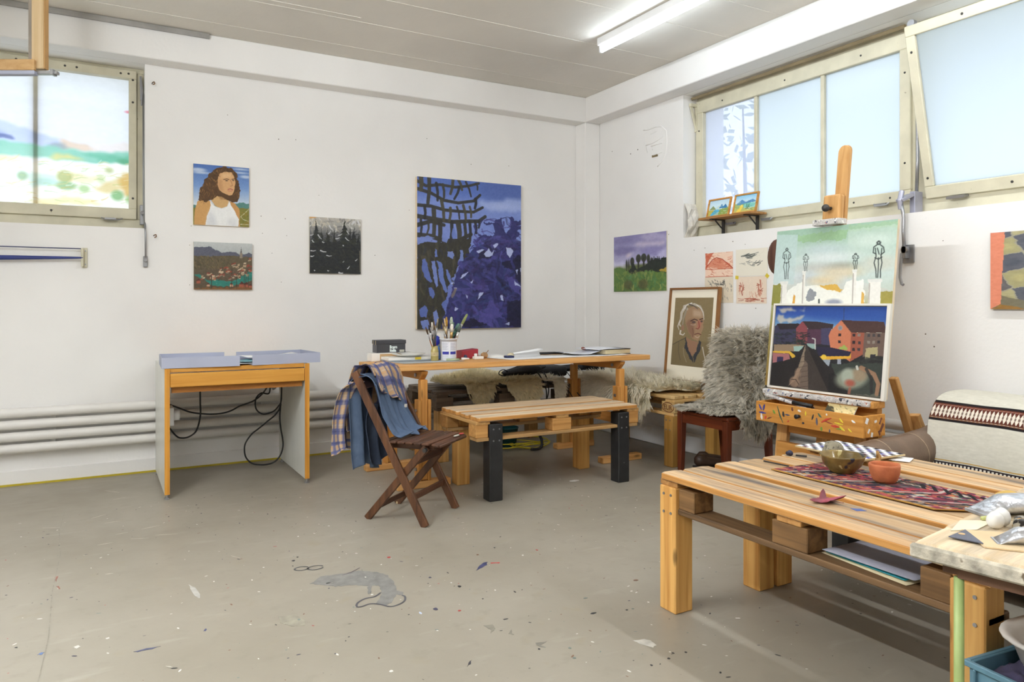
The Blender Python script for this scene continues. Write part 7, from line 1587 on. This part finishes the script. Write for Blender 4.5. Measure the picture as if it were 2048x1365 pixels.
cv.a *= .84; t = thing('kilim_runner', 'colourful woven kilim runner with a cut end on the pallet tables', 'table runner', (-1.66, -4.13, ZT))
def f_run(u, v):
    x = -1.495 - .315 * v; e0 = -3.765 - .02 * (1 - v); e1 = -4.42 - .16 * (1 - abs(v - .35) / .65) ** 1.0
    y = e0 + (e1 - e0) * u
    return (x, y, ZT + .004 + .0012 * mnoise.noise((x * 9, y * 9, 1)))
cloth_grid(f_run, KW, KH, cv, 'weave', M_weave, t, thick=.004)
def bowl_obj(name, label, c, prof, m, wob, sx=1, sy=1, n=40):
    t = thing(name, label, 'bowl', c)
    b = MB(); b.lathe(prof, c, n, sx, sy, wob); b.build('bowl', m, t, smooth=True); return t
M_glaze = mat('olive_glaze', (126, 104, 56), rough=.15, var=.25, scale=18, spots=[((52, 54, 58), 14, .60), ((176, 160, 110), 22, .66)])
bowl_obj('glazed_bowl', 'olive brown glazed stoneware bowl with dark brush marks on the runner', (-1.61, -3.94, ZT + .007), [(0, 0), (.045, 0), (.048, .004), (.072, .030), (.084, .062), (.087, .068), (.084, .069), (.080, .062), (.066, .030), (.042, .010), (0, .008)], M_glaze, lambda t_, i: .02 * math.sin(2 * t_ + .5))
M_clay = mat('terracotta', (190, 108, 66), rough=.75, var=.12, scale=14, bump=.4, bscale=25)
bowl_obj('clay_bowl', 'small hand-pinched terracotta bowl beside the glazed bowl', (-1.615, -4.12, ZT + .007), [(0, 0), (.036, 0), (.044, .010), (.052, .035), (.055, .060), (.053, .066), (.047, .066), (.045, .058), (.042, .030), (.030, .014), (0, .012)], M_clay, lambda t_, i: .035 * math.sin(4 * t_ + .7 * i) + .02 * math.sin(7 * t_ + i))
b = MB(); b.ball((-1.475, -3.80, ZT + .047), (.052, .040, .046), n=20, m=12, fn=lambda d: 1 + .08 * math.sin(d.x * 5 + d.z * 4)); one(b, 'stone', mat('speckled_stone', (140, 132, 112), rough=.9, var=.15, scale=40, spots=[((90, 84, 72), 70, .6)]), 'grey speckled rounded stone behind the glazed bowl', 'stone', smooth=True)
t = thing('dried_root', 'small dried root figure standing between the two bowls', 'root', (-1.46, -3.99, ZT))
b = MB(); b.tube([(-1.46, -3.99, ZT), (-1.458, -3.985, ZT + .02), (-1.462, -3.99, ZT + .04), (-1.456, -3.99, ZT + .06), (-1.46, -3.985, ZT + .082)], .012, n=10, rs=[.014, .018, .011, .010, .004]); b.tube([(-1.46, -3.99, ZT + .05), (-1.475, -3.995, ZT + .07), (-1.47, -3.995, ZT + .085)], .004, n=6); b.build('root', mat('dry_root', (176, 134, 76), var=.25, scale=40), t, smooth=True)
# maple leaf
M_leafr = mat('maple_leaf_red', (150, 66, 80), rough=.55, var=.25, scale=18)
pts = []
lobes = [(90, .070), (110, .040), (140, .062), (165, .034), (195, .058), (225, .028), (255, .030), (270, .012), (285, .030), (315, .028), (345, .058), (15, .034), (40, .062), (70, .040)]
t = thing('maple_leaf', 'dry crimson maple leaf curling on the pallet boards', 'leaf', (-2.03, -4.17, ZT))
b = MB(); ctr = (-2.03, -4.17, ZT + .008); vs_ = [ctr]
for a, r_ in lobes:
    for k, (da, rr_) in enumerate(((-7, .86), (0, 1.0), (7, .86))):
        th = math.radians(a + da + 200); q = r_ * rr_; vs_.append((ctr[0] + q * math.cos(th) * 1.15, ctr[1] + q * math.sin(th) * 1.1, ZT + .003 + .024 * (q / .07) ** 2 * (1 + .6 * math.sin(3 * th))))
nl = len(vs_) - 1; b.add(vs_, [(0, 1 + i, 1 + (i + 1) % nl) for i in range(nl)]); o = b.build('blade', M_leafr, t, smooth=True); o.modifiers.new('thick', 'SOLIDIFY').thickness = .0008
b = MB(); b.tube([(-2.03, -4.17, ZT + .007), (-2.01, -4.20, ZT + .004), (-1.99, -4.225, ZT + .003)], .0012, n=5); b.build('stem', mat('leaf_stem', (120, 60, 50)), t)
b = MB(); b.ball((-1.51, -3.605, ZT + .010), (.016, .013, .011), n=10, m=7, fn=lambda d: 1 + .2 * math.sin(d.x * 6)); one(b, 'charcoal_lump', mat('indigo_lump', (38, 38, 62)), 'small dark indigo lump on the pallet boards', 'lump', smooth=False)
b = MB(); b.obox((-1.49, -3.65, ZT + .004), (.045, .007, .007), (0, 0, -1.0)); one(b, 'charcoal_stick', mat('charcoal', (36, 34, 34)), 'short charcoal stick on the pallet boards', 'charcoal')
b = MB(); b.tube([(-1.71, -3.64, ZT + .003), (-1.70, -3.76, ZT + .003)], .0035, n=6); one(b, 'pencil', mat('dark_pencil', (40, 36, 34)), 'dark pencil lying along a board gap', 'pencil')
# blue paint smear on a board
b = MB(); b.prism([(-2.02, -4.27, .5316), (-1.995, -4.29, .5316), (-2.0, -4.315, .5316), (-2.03, -4.30, .5316)], (0, 0, .0006)); b.build('paint_smear', mat('blue_smear', (70, 90, 150)), NT1)
# checkered picture on a board stack
PX = Matrix.Translation((-1.262, -3.715, 0)) @ Matrix.Rotation(math.radians(-4), 4, 'Z')
t = thing('drawing_board', 'pale plywood drawing board under the checkered picture', 'board', (-1.262, -3.715, ZT))
b = MB(); b.box(-.10, .12, -.15, .14, ZT, ZT + .013); b.v = [tuple(PX @ V(p)) for p in b.v]; b.build('plywood', M_tan, t, bevel=.001)
t = thing('checkered_picture', 'black, white and violet checkered collage on board lying on the pallet table', 'picture', (-1.262, -3.715, ZT + .0135))
b = MB(); b.box(-.135, .135, -.175, .175, ZT + .0135, ZT + .020); b.v = [tuple(PX @ V(p)) for p in b.v]; b.build('board', mat('straw_board', (206, 184, 140), rough=.9), t)
cv = Cv(140, 180, (235, 235, 238), seed=81)
for i in range(11):
    for j in range(12):
        if (i + j) % 2: 
            c_ = cv.R.choice([(30, 28, 34), (36, 34, 40), (60, 56, 130), (40, 38, 50), (90, 50, 60), (28, 28, 30)]); x = i / 11; y = j / 12; s_ = .02
            cv.poly([(x + s_, y), (x + 1 / 11 + s_ * .3, y + .008), (x + 1 / 11 - s_ * .5, y + 1 / 12), (x - s_ * .6, y + 1 / 12 - .006)], c_)
bl_d(cv, 14, (.25, .35, .5, .5), [(190, 60, 70)], .05, 1.5, .5, 1, .8)
picture(cv, PX @ V((-.132, -.172, ZT + .0206)), PX.to_3x3() @ V((.264, 0, 0)), PX.to_3x3() @ V((0, .344, 0)), 'collage', M_paper, t)
sheet('paper_sheet', 'white paper strip sticking out from under the checkered picture', (-1.17, -3.90), .10, .08, .4, z=ZT + .002, group='papers on the pallet table')
# papers inside the pallet
for k, (c_, sx, sy, rz, z_, m_, ds, cu) in enumerate((((-1.965, -4.43), .40, .30, -.10, .4075, M_pages, 'bottom paper booklet on the pallet shelf', -.002), ((-1.955, -4.42), .40, .27, -.05, .412, mat('turquoise_folder', (40, 150, 165), rough=.4), 'turquoise folder in the paper pile on the pallet shelf', .004), ((-1.955, -4.425), .42, .30, .0, .420, mat('lilac_grey_paper', (158, 158, 170), rough=.8), 'lilac grey drawing paper on top of the pile on the pallet shelf', .010))):
    sheet('paper_stack_sheet', ds, c_, sx, sy, rz, m_, cu, z_, 'paper', 'papers on the pallet shelf')

# ================================================================ THINGS ON AND UNDER THE OLD WORK TABLE
M_foil = mat('silver_foil', (206, 208, 214), rough=.28, metal=.85, var=.15, scale=20, bump=.9, bscale=22)
def big_tube(label, p0, p1, r, flat_, m=M_foil, grp='paint tubes on the old table', cap=None, name='paint_tube'):
    p0 = V(p0); p1 = V(p1); d = p1 - p0; n = d.cross(V((0, 0, 1))).normalized(); t = thing(name, label, 'paint tube', tuple(p0), group=grp); P = []
    for i in range(18):
        u = i / 17; c_ = p0 + d * u; wd = r * (1.15 if u < .1 else 1.15 - .2 * u); ht = r * (.08 + flat_ * min(1, u * 3.2)) * (1 if u < .9 else (1 - u) / .1 * .6 + .4); row = []
        for k in range(20):
            a = 2 * PI * k / 20; q = 1 + .10 * mnoise.noise((u * 7, math.cos(a) * 2, math.sin(a) * 2 + r * 40))
            row.append(c_ + n * wd * math.cos(a) * q + V((0, 0, ht * math.sin(a) * q + ht)))
        P.append(row)
    b = MB(); b.add([p for r_ in P for p in r_], [(i * 20 + k, i * 20 + (k + 1) % 20, (i + 1) * 20 + (k + 1) % 20, (i + 1) * 20 + k) for i in range(17) for k in range(20)] + [tuple(range(19, -1, -1)), tuple(range(17 * 20, 18 * 20))]); fix_normals(b.build('body', m, t, smooth=True))
    b = MB(); b.obox(p0 + V((0, 0, r * .1)), (.006, r * 2.3, r * .22), (0, 0, math.atan2(d.y, d.x))); b.build('crimp', M_foil, t, bevel=.001)
    if cap: b = MB(); b.cyl(p1 + V((0, 0, r * .5)), p1 + d.normalized() * .02 + V((0, 0, r * .5)), r * .45, n=14); b.build('cap', cap, t, smooth=True)
    return t
ZO = OT + .0008
tb = big_tube('large crumpled silver paint tube with faint print on the old table', (-2.272, -4.800, ZO), (-2.075, -4.878, ZO), .034, .62)
b = MB()
for k in range(4): q = V((-2.272, -4.800, ZO + .0425)).lerp(V((-2.075, -4.878, ZO + .0425)), .34 + .035 * k); b.obox(q + V((-.006, -.016, -.004)), (.003, .026 - .004 * (k % 2), .0006), (.45, 0, -.38))
b.build('print', mat('grey_ink', (110, 110, 116)), tb)
big_tube('small crumpled silver tube by the set square on the old table', (-2.455, -4.935, ZO), (-2.37, -5.03, ZO), .022, .75)
big_tube('flattened little paint tube squeezed empty, ochre and dark stains', (-2.325, -4.925, ZO), (-2.262, -4.895, ZO), .016, .6, mat('stained_foil', (190, 180, 160), rough=.35, metal=.5, var=.2, spots=[((40, 34, 30), 40, .56), ((206, 150, 40), 50, .62)]), cap=M_cardw)
big_tube('green stained paint tube on the old table', (-2.275, -4.955, ZO), (-2.225, -4.900, ZO), .016, .8, mat('green_stained_foil', (96, 130, 60), rough=.4, metal=.3, var=.3, spots=[((60, 50, 40), 40, .6), ((220, 220, 210), 50, .62)]))
big_tube('ochre spotted silver tube beside the green one', (-2.30, -4.945, ZO), (-2.37, -4.965, ZO), .013, .7, mat('ochre_foil', (196, 180, 150), rough=.35, metal=.5, spots=[((120, 80, 40), 50, .6)]))
for k, (x, y, r_) in enumerate(((-2.352, -4.882, .020), (-2.318, -4.878, .021))):
    b = MB(); b.ball((x, y, ZO + r_ * .95), (r_, r_ * .85, r_), n=16, m=10, fn=lambda d: 1 + .06 * math.sin(d.x * 6)); one(b, 'paint_pot', mat('white_cap', (236, 234, 228), rough=.4, spots=[((50, 50, 80), 60, .70)]), ('white rounded paint pot standing alone' if k == 0 else 'white rounded paint pot leaning on another') , 'pot', 'white pots on the old table', smooth=True)
b = MB(); b.tube([(-2.318, -4.834, ZO + .006), (-2.29, -4.846, ZO + .007), (-2.255, -4.862, ZO + .007)], .006, n=10, rs=[.0045, .006, .006]); one(b, 'chalk_stick', mat('pale_green_chalk', (196, 200, 130)), 'pale green chalk stick beside the large silver tube', 'chalk', smooth=True)
P = []
for i in range(10):
    row = []
    for j in range(6):
        u = i / 9; v = j / 5; row.append((-2.115 + .03 * v, -4.755 - .10 * u, ZO + .006 + .026 * math.sin(PI * v) * (.6 + .4 * math.sin(u * 5)) + .012 * u))
    P.append(row)
b = MB(); b.grid(P); o = one(b, 'yellow_cloth', mat('ochre_cloth', (222, 184, 100), rough=.8, var=.15), 'folded ochre yellow cloth behind the large silver tube', 'cloth', smooth=True); o.modifiers.new('thick', 'SOLIDIFY').thickness = .003
t = thing('set_square', 'grey steel set square with a round hole', 'set square', (-2.49, -4.89, ZO + .0035))
b = MB(); b.prism([(-2.520, -4.872, ZO + .0035), (-2.437, -4.862, ZO + .0035), (-2.503, -4.936, ZO + .0035)], (0, 0, .002)); fix_normals(b.build('blade', mat('blue_grey_steel', (92, 96, 112), rough=.4, metal=.3), t))
b = MB(); b.cyl((-2.478, -4.877, ZO + .0056), (-2.478, -4.877, ZO + .0062), .007, n=16); b.build('hole', M_tan, t)
b = MB(); b.prism([(-2.515, -4.945, ZO), (-2.435, -4.853, ZO), (-2.30, -4.99, ZO), (-2.40, -5.10, ZO)], (0, 0, .003)); fix_normals(one(b, 'cardboard_sheet', mat('buff_cardboard', (222, 196, 156), rough=.9), 'buff cardboard sheet under the set square', 'cardboard'))
b = MB(); b.prism([(-2.46, -4.842, ZO), (-2.36, -4.808, ZO), (-2.29, -4.85, ZO), (-2.40, -4.868, ZO)], (0, 0, .001)); fix_normals(one(b, 'masking_tape_strip', mat('cream_tape', (236, 224, 196), rough=.8), 'torn cream paper strip on the old table', 'paper'))
# crate, basin, rags
M_crate = mat('blue_crate_plastic', (92, 130, 146), rough=.5, var=.10, scale=10)
CRM = Matrix.Translation((-2.342, -4.803, 0)) @ Matrix.Rotation(math.radians(-6), 4, 'Z')
t = thing('plastic_crate', 'blue ribbed plastic crate with rags under the old table', 'crate', (-2.1, -5.05, 0), math.radians(-6))
def cbx(name, x0, x1, y0, y1, z0, z1, bev=.002):
    b = MB(); b.box(x0, x1, y0, y1, z0, z1); b.v = [tuple(CRM @ V(p)) for p in b.v]; return b.build(name, M_crate, t, bevel=bev)
CW, CD, CH = .40, .55, .345
cbx('base', .01, CW - .01, -CD + .01, -.01, .004, .012)
for nm, (x0, x1, y0, y1) in dict(a=(.01, .016, -CD + .01, -.01), b=(CW - .016, CW - .01, -CD + .01, -.01), c=(.016, CW - .016, -.016, -.01), d=(.016, CW - .016, -CD + .01, -CD + .016)).items(): cbx('wall', x0, x1, y0, y1, .012, CH - .002)
for nm, (x0, x1, y0, y1) in dict(a=(.0, .012, -CD, 0), b=(CW - .012, CW, -CD, 0), c=(.0121, CW - .0121, -.012, 0), d=(.0121, CW - .0121, -CD, -CD + .012)).items(): cbx('rim', x0, x1, y0, y1, CH - .014, CH)
for z in (CH - .07, .12): cbx('rib', .0, .0095, -CD + .002, -.002, z, z + .008)
for k in range(6): cbx('rib', .0, .0095, -.03 - k * .098, -.024 - k * .098, .02, CH - .0145)
for z in (CH - .07,): cbx('rib', .012, CW - .012, -.0095, 0, z, z + .008)
t = thing('plastic_basin', 'off-white plastic basin resting tilted in the blue crate', 'basin', (-2.12, -5.02, .26))
P = []
for i, (f_, z_) in enumerate(((.0, .0), (.72, .0), (.78, .01), (.97, .13), (1.06, .135), (1.06, .142), (.98, .142), (.94, .13), (.76, .016), (0, .008))):
    row = []
    for k in range(40):
        a = 2 * PI * k / 40; sx_ = .17; sy_ = .24; q = (abs(math.cos(a)) ** 3.2 + abs(math.sin(a)) ** 3.2) ** (-1 / 3.2)
        row.append(Matrix.Rotation(math.radians(-6), 4, 'Z') @ V((f_ * sx_ * math.cos(a) * q, f_ * sy_ * math.sin(a) * q, z_)) + V((-2.135, -5.07, .262)))
    P.append(row)
b = MB(); b.add([p for r_ in P for p in r_], [(i * 40 + k, i * 40 + (k + 1) % 40, (i + 1) * 40 + (k + 1) % 40, (i + 1) * 40 + k) for i in range(9) for k in range(40)]); fix_normals(b.build('tub', mat('offwhite_plastic', (222, 216, 208), rough=.4), t, smooth=True))
def rag(name, label, c, r, m, seed, cat, fz=1.0):
    b = MB(); b.ball(c, r, n=36, m=22, fn=lambda d: 1 + .38 * mnoise.noise((d.x * 2.6 + seed, d.y * 2.6, d.z * 2.6)) + .16 * mnoise.noise((d.x * 7, d.y * 7 + seed, d.z * 7))); return one(b, name, m, label, cat, smooth=True)
rag('plastic_bag', 'crumpled translucent white plastic bag in the basin', (-2.12, -5.08, .350), (.10, .13, .07), mat('crinkled_film', (226, 224, 222), rough=.3, bump=.8, bscale=30), 3, 'bag')
rag('paint_rag', 'dark violet paint rag stuffed in the crate corner', (-2.235, -4.885, .300), (.062, .055, .035), mat('violet_cloth', (62, 56, 80), rough=.95, var=.2, scale=20), 5, 'rag')
rag('paint_rag', 'ochre and pink stained rag at the crate wall', (-2.285, -5.00, .285), (.045, .07, .04), mat('stained_cloth', (190, 150, 110), rough=.95, var=.25, scale=14, spots=[((170, 90, 80), 12, .58), ((90, 80, 60), 18, .62)]), 9, 'rag')
# things in the easel drawer
b = MB(); b.obox((-.705, -2.93, .638), (.075, .30, .016), (.14, .1, 0)); one(b, 'rolled_rag', M_smear, 'paint-smeared rolled cloth lying across the easel drawer', 'rag', bevel=.006, seg=2)
b = MB(); b.cyl((-.745, -2.99, .640), (-.735, -3.11, .632), .012, n=12); one(b, 'paint_tube', M_black, 'black capped paint tube in the easel drawer', 'paint tube', smooth=True)
cv = Cv(80, 60, (226, 206, 150), seed=91); cv.poly([(0, .3), (.25, .35), (.35, .7), (.5, 1), (0, 1)], (60, 56, 40), .9, rough=2); cv.poly([(.55, .8), (.9, .6), (1, 1), (.5, 1)], (90, 86, 56), .8, rough=2); bl_d(cv, 40, (0, .1, 1, 1), [(240, 226, 180), (206, 180, 110), (120, 110, 70)], .14, 2, .4, .8, .6); cv.tex(10, 5)
t = thing('oil_sketch', 'small cream and dark green oil sketch propped in the easel drawer', 'painting', (-.74, -3.27, .57), rot=(0, math.radians(38), 0))
QM = Matrix.Translation((-.765, 0, .570)) @ Matrix.Rotation(math.radians(38), 4, 'Y')
b = MB(); b.box(0, .004, -3.36, -3.185, 0, .135); b.v = [tuple(QM @ V(p)) for p in b.v]; b.build('panel', M_cardw, t)
picture(cv, QM @ V((-.0006, -3.185, 0)), V((0, -.175, 0)), QM.to_3x3() @ V((0, 0, .135)), 'picture', M_paint, t)

# ================================================================ PAINT MARKS ON THE FLOOR
FC = {'k': (52, 52, 54), 'n': (66, 64, 84), 'r': (176, 70, 64), 'b': (120, 90, 70), 'w': (226, 224, 218), 'l': (196, 206, 226), 'g': (120, 132, 124), 'y': (176, 164, 96)}
def fmat(c): return mat('floor_paint_%d_%d_%d' % c, c, rough=.5, var=.12, scale=25)
def fpoly(name, pts, c, z=.0007):
    b = MB(); b.prism([(x, y, 0.0001) for x, y in pts], (0, 0, z)); return fix_normals(b.build(name, fmat(c), floor))
def densify(pts, n=4, jit=.006, seed=1):
    r = random.Random(seed); out = []
    for i in range(len(pts)):
        a = pts[i]; b_ = pts[(i + 1) % len(pts)]
        for k in range(n): f = k / n; out.append((a[0] + (b_[0] - a[0]) * f + r.uniform(-jit, jit), a[1] + (b_[1] - a[1]) * f + r.uniform(-jit, jit)))
    return out
RAT = [(-3.357, -2.656), (-3.294, -2.59), (-3.217, -2.605), (-3.127, -2.606), (-3.061, -2.663), (-3.037, -2.726), (-3.042, -2.817), (-3.059, -2.905), (-3.044, -2.939), (-3.06, -2.964), (-3.08, -2.944), (-3.118, -3.005), (-3.156, -3.03), (-3.179, -2.986), (-3.145, -2.941), (-3.121, -2.887), (-3.108, -2.816), (-3.134, -2.801), (-3.166, -2.887), (-3.175, -2.879), (-3.152, -2.8), (-3.181, -2.774), (-3.233, -2.745), (-3.274, -2.739), (-3.296, -2.709), (-3.325, -2.684)]
fpoly('bare_patch', densify(RAT, 4, .004), (136, 134, 129))
def fstroke(name, pts, w_, c):
    P = [V((x, y, 0)) for x, y in pts]; L = []; Rr = []
    for i, p in enumerate(P):
        d = (P[min(i + 1, len(P) - 1)] - P[max(i - 1, 0)]).normalized(); n_ = V((-d.y, d.x, 0)); ww = w_ * (.4 if i in (0, len(P) - 1) else 1) / 2
        L.append(p + n_ * ww); Rr.append(p - n_ * ww)
    b = MB(); n = len(P); b.add([(q.x, q.y, .0012) for q in L + Rr], [(i, n + i, n + i + 1, i + 1) for i in range(n - 1)]); return b.build(name, fmat(c), floor)
TAIL = [(-3.062, -2.963), (-3.056, -2.983), (-3.073, -3.022), (-3.105, -3.044), (-3.142, -3.047), (-3.169, -3.008), (-3.201, -2.982), (-3.239, -2.991), (-3.257, -2.984), (-3.243, -2.95), (-3.205, -2.923), (-3.163, -2.922), (-3.126, -2.893)]
fstroke('dark_line', [tuple(spl([(x, y, 0) for x, y in TAIL], k / 60))[:2] for k in range(61)], .009, (88, 86, 90))
fstroke('dark_line', [(-3.211, -2.627), (-3.168, -2.613), (-3.113, -2.574)], .008, (100, 88, 94))
for c_, w_, h_ in (((-3.346, -2.455), .030, .034), ((-3.288, -2.475), .034, .036)):
    fstroke('paint_ring', [(c_[0] + w_ * math.cos(2 * PI * k / 20), c_[1] + h_ * .7 * math.sin(2 * PI * k / 20)) for k in range(20)], .008, (90, 90, 90))
MARKS = [(-3.354, -2.333, .0105, .0112, 'k'), (-3.326, -2.294, .0067, .0077, 'k'), (-2.995, -3.156, .0133, .0159, 'n'), (-2.816, -2.994, .0096, .0139, 'k'), (-2.884, -2.839, .0074, .0116, 'n'), (-2.793, -2.825, .0038, .012, 'k'), (-2.92, -3.215, .0088, .0079, 'r'), (-2.789, -3.158, .0046, .0057, 'k'), (-2.64, -3.159, .0047, .0119, 'k'), (-2.572, -2.683, .0081, .0098, 'b'), (-2.292, -2.765, .0076, .0102, 'r'), (-2.952, -2.51, .012, .0135, 'r'), (-3.316, -3.532, .0083, .0092, 'w'), (-3.166, -2.896, .0081, .0073, 'w'), (-3.128, -2.697, .0049, .0066, 'w'), (-3.061, -3.161, .0055, .0155, 'l'), (-2.455, -2.633, .0042, .0083, 'k'), (-2.389, -2.795, .0067, .0078, 'w'), (-3.278, -3.023, .0038, .0052, 'w'), (-2.828, -2.94, .0049, .0079, 'w'), (-3.156, -2.397, .0047, .0077, 'w'), (-3.065, -1.887, .0068, .01, 'w'), (-3.25, -1.986, .0065, .0091, 'w'), (-3.492, -2.355, .0064, .0071, 'w'), (-3.484, -2.99, .0086, .0124, 'g'), (-2.817, -3.638, .0059, .0062, 'k'), (-2.801, -3.371, .014, .005, 'k'),
         (-2.434, -3.889, .0058, .0074, 'k'), (-2.391, -3.906, .0059, .0062, 'k'), (-2.472, -3.911, .0069, .0071, 'k'), (-2.553, -3.918, .0057, .0069, 'k'), (-2.747, -3.751, .0081, .0083, 'g'), (-2.72, -3.684, .0071, .0076, 'g'), (-2.349, -3.531, .0067, .0064, 'k'), (-2.321, -3.533, .0067, .0064, 'g'), (-2.481, -3.492, .0198, .0078, 'k'), (-2.423, -3.357, .0125, .0069, 'g'), (-2.122, -3.306, .0148, .0098, 'b'), (-1.343, -1.705, .05, .03, 'w')]
rf = random.Random(17)
for x, y, rx, ry, c_ in MARKS:
    fpoly('paint_spot', [(x + rx * .75 * math.cos(2 * PI * k / 10) * rf.uniform(.75, 1.2), y + ry * .75 * math.sin(2 * PI * k / 10) * rf.uniform(.75, 1.2)) for k in range(10)], FC[c_], .001)
for nm, pts, c_ in (('blue', [(-2.671, -2.864), (-2.63, -2.816), (-2.599, -2.792), (-2.578, -2.793), (-2.598, -2.824), (-2.634, -2.845)], (72, 74, 108)), ('red', [(-2.567, -2.806), (-2.532, -2.826), (-2.536, -2.832), (-2.572, -2.818)], (196, 60, 60)), ('grey', [(-2.899, -3.377), (-2.868, -3.389), (-2.873, -3.423), (-2.886, -3.433), (-2.909, -3.449), (-2.893, -3.425), (-2.899, -3.402)], (138, 134, 120)), ('grey', [(-2.851, -3.482), (-2.826, -3.459), (-2.837, -3.483), (-2.841, -3.501)], (134, 130, 118)), ('grey', [(-2.803, -3.591), (-2.765, -3.604), (-2.797, -3.614), (-2.792, -3.638), (-2.804, -3.631), (-2.81, -3.606)], (130, 126, 116)),
                    ('dark', [(-3.088, -3.626), (-3.064, -3.597), (-3.053, -3.592), (-3.071, -3.615)], (62, 60, 66)), ('stain', [(-3.546, -2.923), (-3.486, -2.942), (-3.465, -3.012), (-3.48, -3.052), (-3.523, -3.035), (-3.552, -2.977)], (156, 150, 134)), ('blue', [(-4.039, -2.968), (-4.001, -2.964), (-3.954, -2.969), (-3.983, -2.978), (-4.03, -2.977)], (84, 86, 112)), ('white', [(-3.809, -2.401), (-3.791, -2.459), (-3.778, -2.55), (-3.788, -2.588), (-3.802, -2.554), (-3.809, -2.458)], (186, 182, 174)), ('blue', [(-3.81, -2.917), (-3.802, -2.899), (-3.797, -2.907), (-3.805, -2.919)], (84, 88, 120)), ('blue', [(-4.325, -2.831), (-4.316, -2.82), (-4.304, -2.822), (-4.315, -2.838)], (100, 124, 170)), ('white', [(-4.124, -2.803), (-4.113, -2.804), (-4.11, -2.816), (-4.12, -2.816)], (216, 212, 204)), ('white', [(-4.222, -2.826), (-4.208, -2.822), (-4.197, -2.837), (-4.212, -2.846)], (206, 202, 192)), ('red', [(-4.309, -2.028), (-4.298, -2.024), (-4.299, -2.064), (-4.303, -2.092)], (150, 100, 84)), ('red', [(-4.298, -2.15), (-4.292, -2.157), (-4.281, -2.191), (-4.287, -2.195)], (150, 96, 80)), ('white', [(-2.493, -3.746), (-2.454, -3.76), (-2.437, -3.777), (-2.447, -3.817), (-2.468, -3.823), (-2.489, -3.775)], (196, 192, 182))):
    fpoly('paint_mark', densify(pts, 3, .0025, 4), c_, .0009)
SCR = [((-4.4, -1.174), (-4.316, -1.215)), ((-4.176, -1.105), (-4.105, -1.051)), ((-4.065, -1.49), (-4.008, -1.479)), ((-3.944, -1.456), (-3.855, -1.43)), ((-4.111, -1.239), (-4.03, -1.236)), ((-3.888, -1.605), (-3.783, -1.635)), ((-4.147, -1.635), (-4.081, -1.627)), ((-4.104, -.444), (-4.025, -.545)), ((-4.061, -.718), (-3.991, -.689)), ((-4.118, -2.099), (-4.086, -2.103)), ((-3.952, -3.135), (-3.933, -3.155)), ((-3.999, -1.611), (-3.918, -1.638)), ((-3.596, -2.122), (-3.563, -2.176))]
for a_, b_ in SCR: fstroke('scratch', [a_, ((a_[0] + b_[0]) / 2, (a_[1] + b_[1]) / 2), b_], .007, (200, 194, 180))
fstroke('floor_crack', [(-4.31, -.9), (-4.32, -1.3), (-4.30, -1.7), (-4.31, -2.2), (-4.30, -2.7), (-4.32, -3.3)], .0035, (150, 144, 130))
# countless fine flecks of paint
bm_sp = MB(); rf = random.Random(23); groups = {}
for _ in range(900):
    x = rf.uniform(-4.9, -1.2); y = rf.uniform(-4.6, -.9); c_ = rf.choices(['k', 'w', 'b', 'n', 'r', 'g'], [4, 5, 2, 1, .7, 2])[0]
    r_ = rf.uniform(.0012, .0042); el = rf.uniform(1, 3); an = rf.uniform(0, PI); g = groups.setdefault(c_, MB())
    P = [(x + r_ * (el * math.cos(t_) * math.cos(an) - math.sin(t_) * math.sin(an)), y + r_ * (el * math.cos(t_) * math.sin(an) + math.sin(t_) * math.cos(an)), .0008) for t_ in [2 * PI * k / 6 for k in range(6)]]
    g.add(P, [tuple(range(6))])
for c_, g in groups.items(): o = g.build('paint_flecks', fmat(FC[c_]), floor); o['kind'] = 'stuff'
